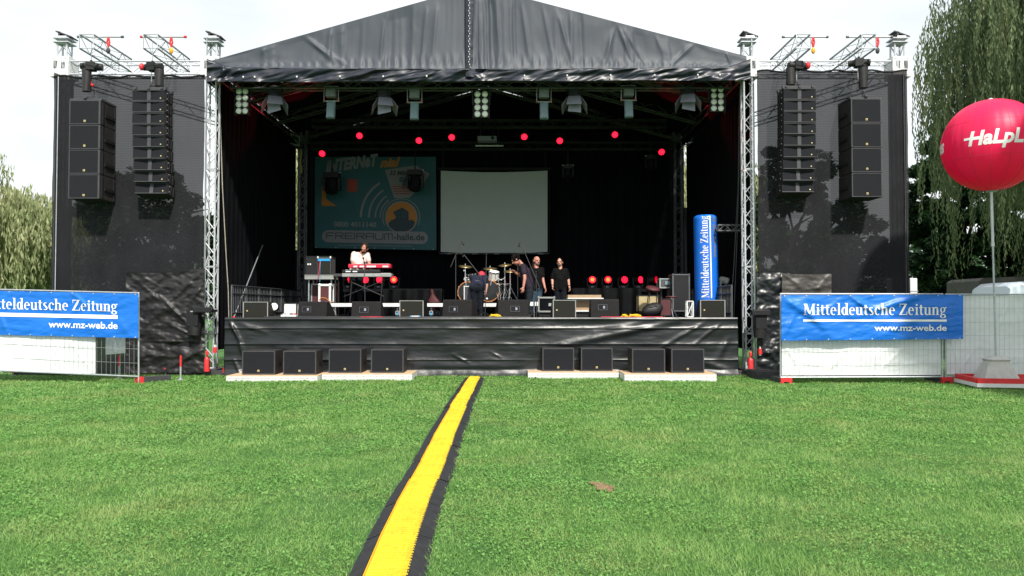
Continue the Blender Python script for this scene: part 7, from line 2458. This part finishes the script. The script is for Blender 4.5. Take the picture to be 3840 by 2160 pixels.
# left: golden willows
willow((-33.6, 46, 0), 6.2, 9.7, 1.6, 130, 26, .42, 'willow_gold', 'broad golden willow with low hanging curtain left of the stage', 11, .4)
willow((-35.0, 43, 0), 4.6, 12.4, 7.8, 46, 18, .32, 'willow_gold', 'taller willow crown reaching in at the far left edge', 12, .4)
broadleaf((-29.0, 56, 0), 4.2, 11.2, 2.2, 60, 260, .36, 'broadleaf_olive', 'dark olive tree between the golden willow and the left mesh', 13)
# behind the wings and seen through the gaps of the stage
broadleaf((-21.5, 46, 0), 4.6, 10.6, 1.6, 60, 230, .40, 'broadleaf', 'green tree dimly seen through the outer part of the left mesh', 14)
broadleaf((-17.0, 49, 0), 4.2, 9.2, 1.6, 50, 230, .40, 'broadleaf', 'green tree dimly seen through the inner part of the left mesh', 15)
willow((-13.0, 47, 0), 3.4, 14.5, 2.0, 60, 18, .34, 'willow_gold', 'golden willow showing in the narrow gap beside the back left tower', 16)
willow((10.6, 45, 0), 3.4, 12.0, 2.0, 40, 16, .34, 'willow_gold', 'yellow green tree showing in the narrow gap beside the back right tower', 17)
broadleaf((15.5, 44, 0), 4.2, 11.2, 1.6, 50, 230, .40, 'broadleaf', 'green tree dimly seen through the inner part of the right mesh', 18)
broadleaf((20.3, 47, 0), 3.6, 9.6, 1.6, 50, 230, .40, 'broadleaf', 'green tree dimly seen through the outer part of the right mesh', 19)
# right: dark broadleaf trees and the big willow
broadleaf((22.9, 39, 0), 3.1, 12.0, 1.2, 100, 430, .27, 'broadleaf', 'dark leafy tree just right of the right mesh', 20)
broadleaf((26.3, 37, 0), 3.9, 14.0, 1.0, 110, 430, .28, 'broadleaf', 'taller dark leafy tree behind the white post and the big willow', 21)
broadleaf((31.5, 40, 0), 4.5, 11.0, 1.0, 110, 420, .30, 'broadleaf', 'dark leafy tree behind the red balloon at the right edge', 22)
willow((21.4, 25.5, 0), 5.8, 17.5, 2.8, 190, 22, .20, 'willow_green', 'big green weeping willow towering over the right edge', 23, .5, leafw=.13)
broadleaf((13.9, 10.2, 0), 3.3, 11.5, 6.2, 70, 420, .26, 'broadleaf', 'leafy tree just outside the right side of the picture, shading the fence at the balloon', 31)
# distant woods closing the horizon
def woods():
    global rng
    rng = np.random.default_rng(99)
    n = 60000
    x = rng.uniform(-170, 170, n)
    top = 9 + 3 * np.sin(x * .11) + 2 * np.sin(x * .31 + 1) + 1.2 * np.sin(x * .9)
    z = top * rng.random(n) ** .8
    y = 120 + rng.uniform(-6, 6, n)
    C = np.stack([x, y, z], 1)
    th = rng.uniform(0, 2 * np.pi, n)
    A = np.stack([np.cos(th), np.sin(th), rng.normal(0, .5, n)], 1) * .55
    B = np.stack([-np.sin(th), np.cos(th), rng.normal(0, .5, n)], 1) * .4
    tag(leaf_object('distant_woods', 'broadleaf', C, A, B, rng.random(n)), kind='stuff')
woods()
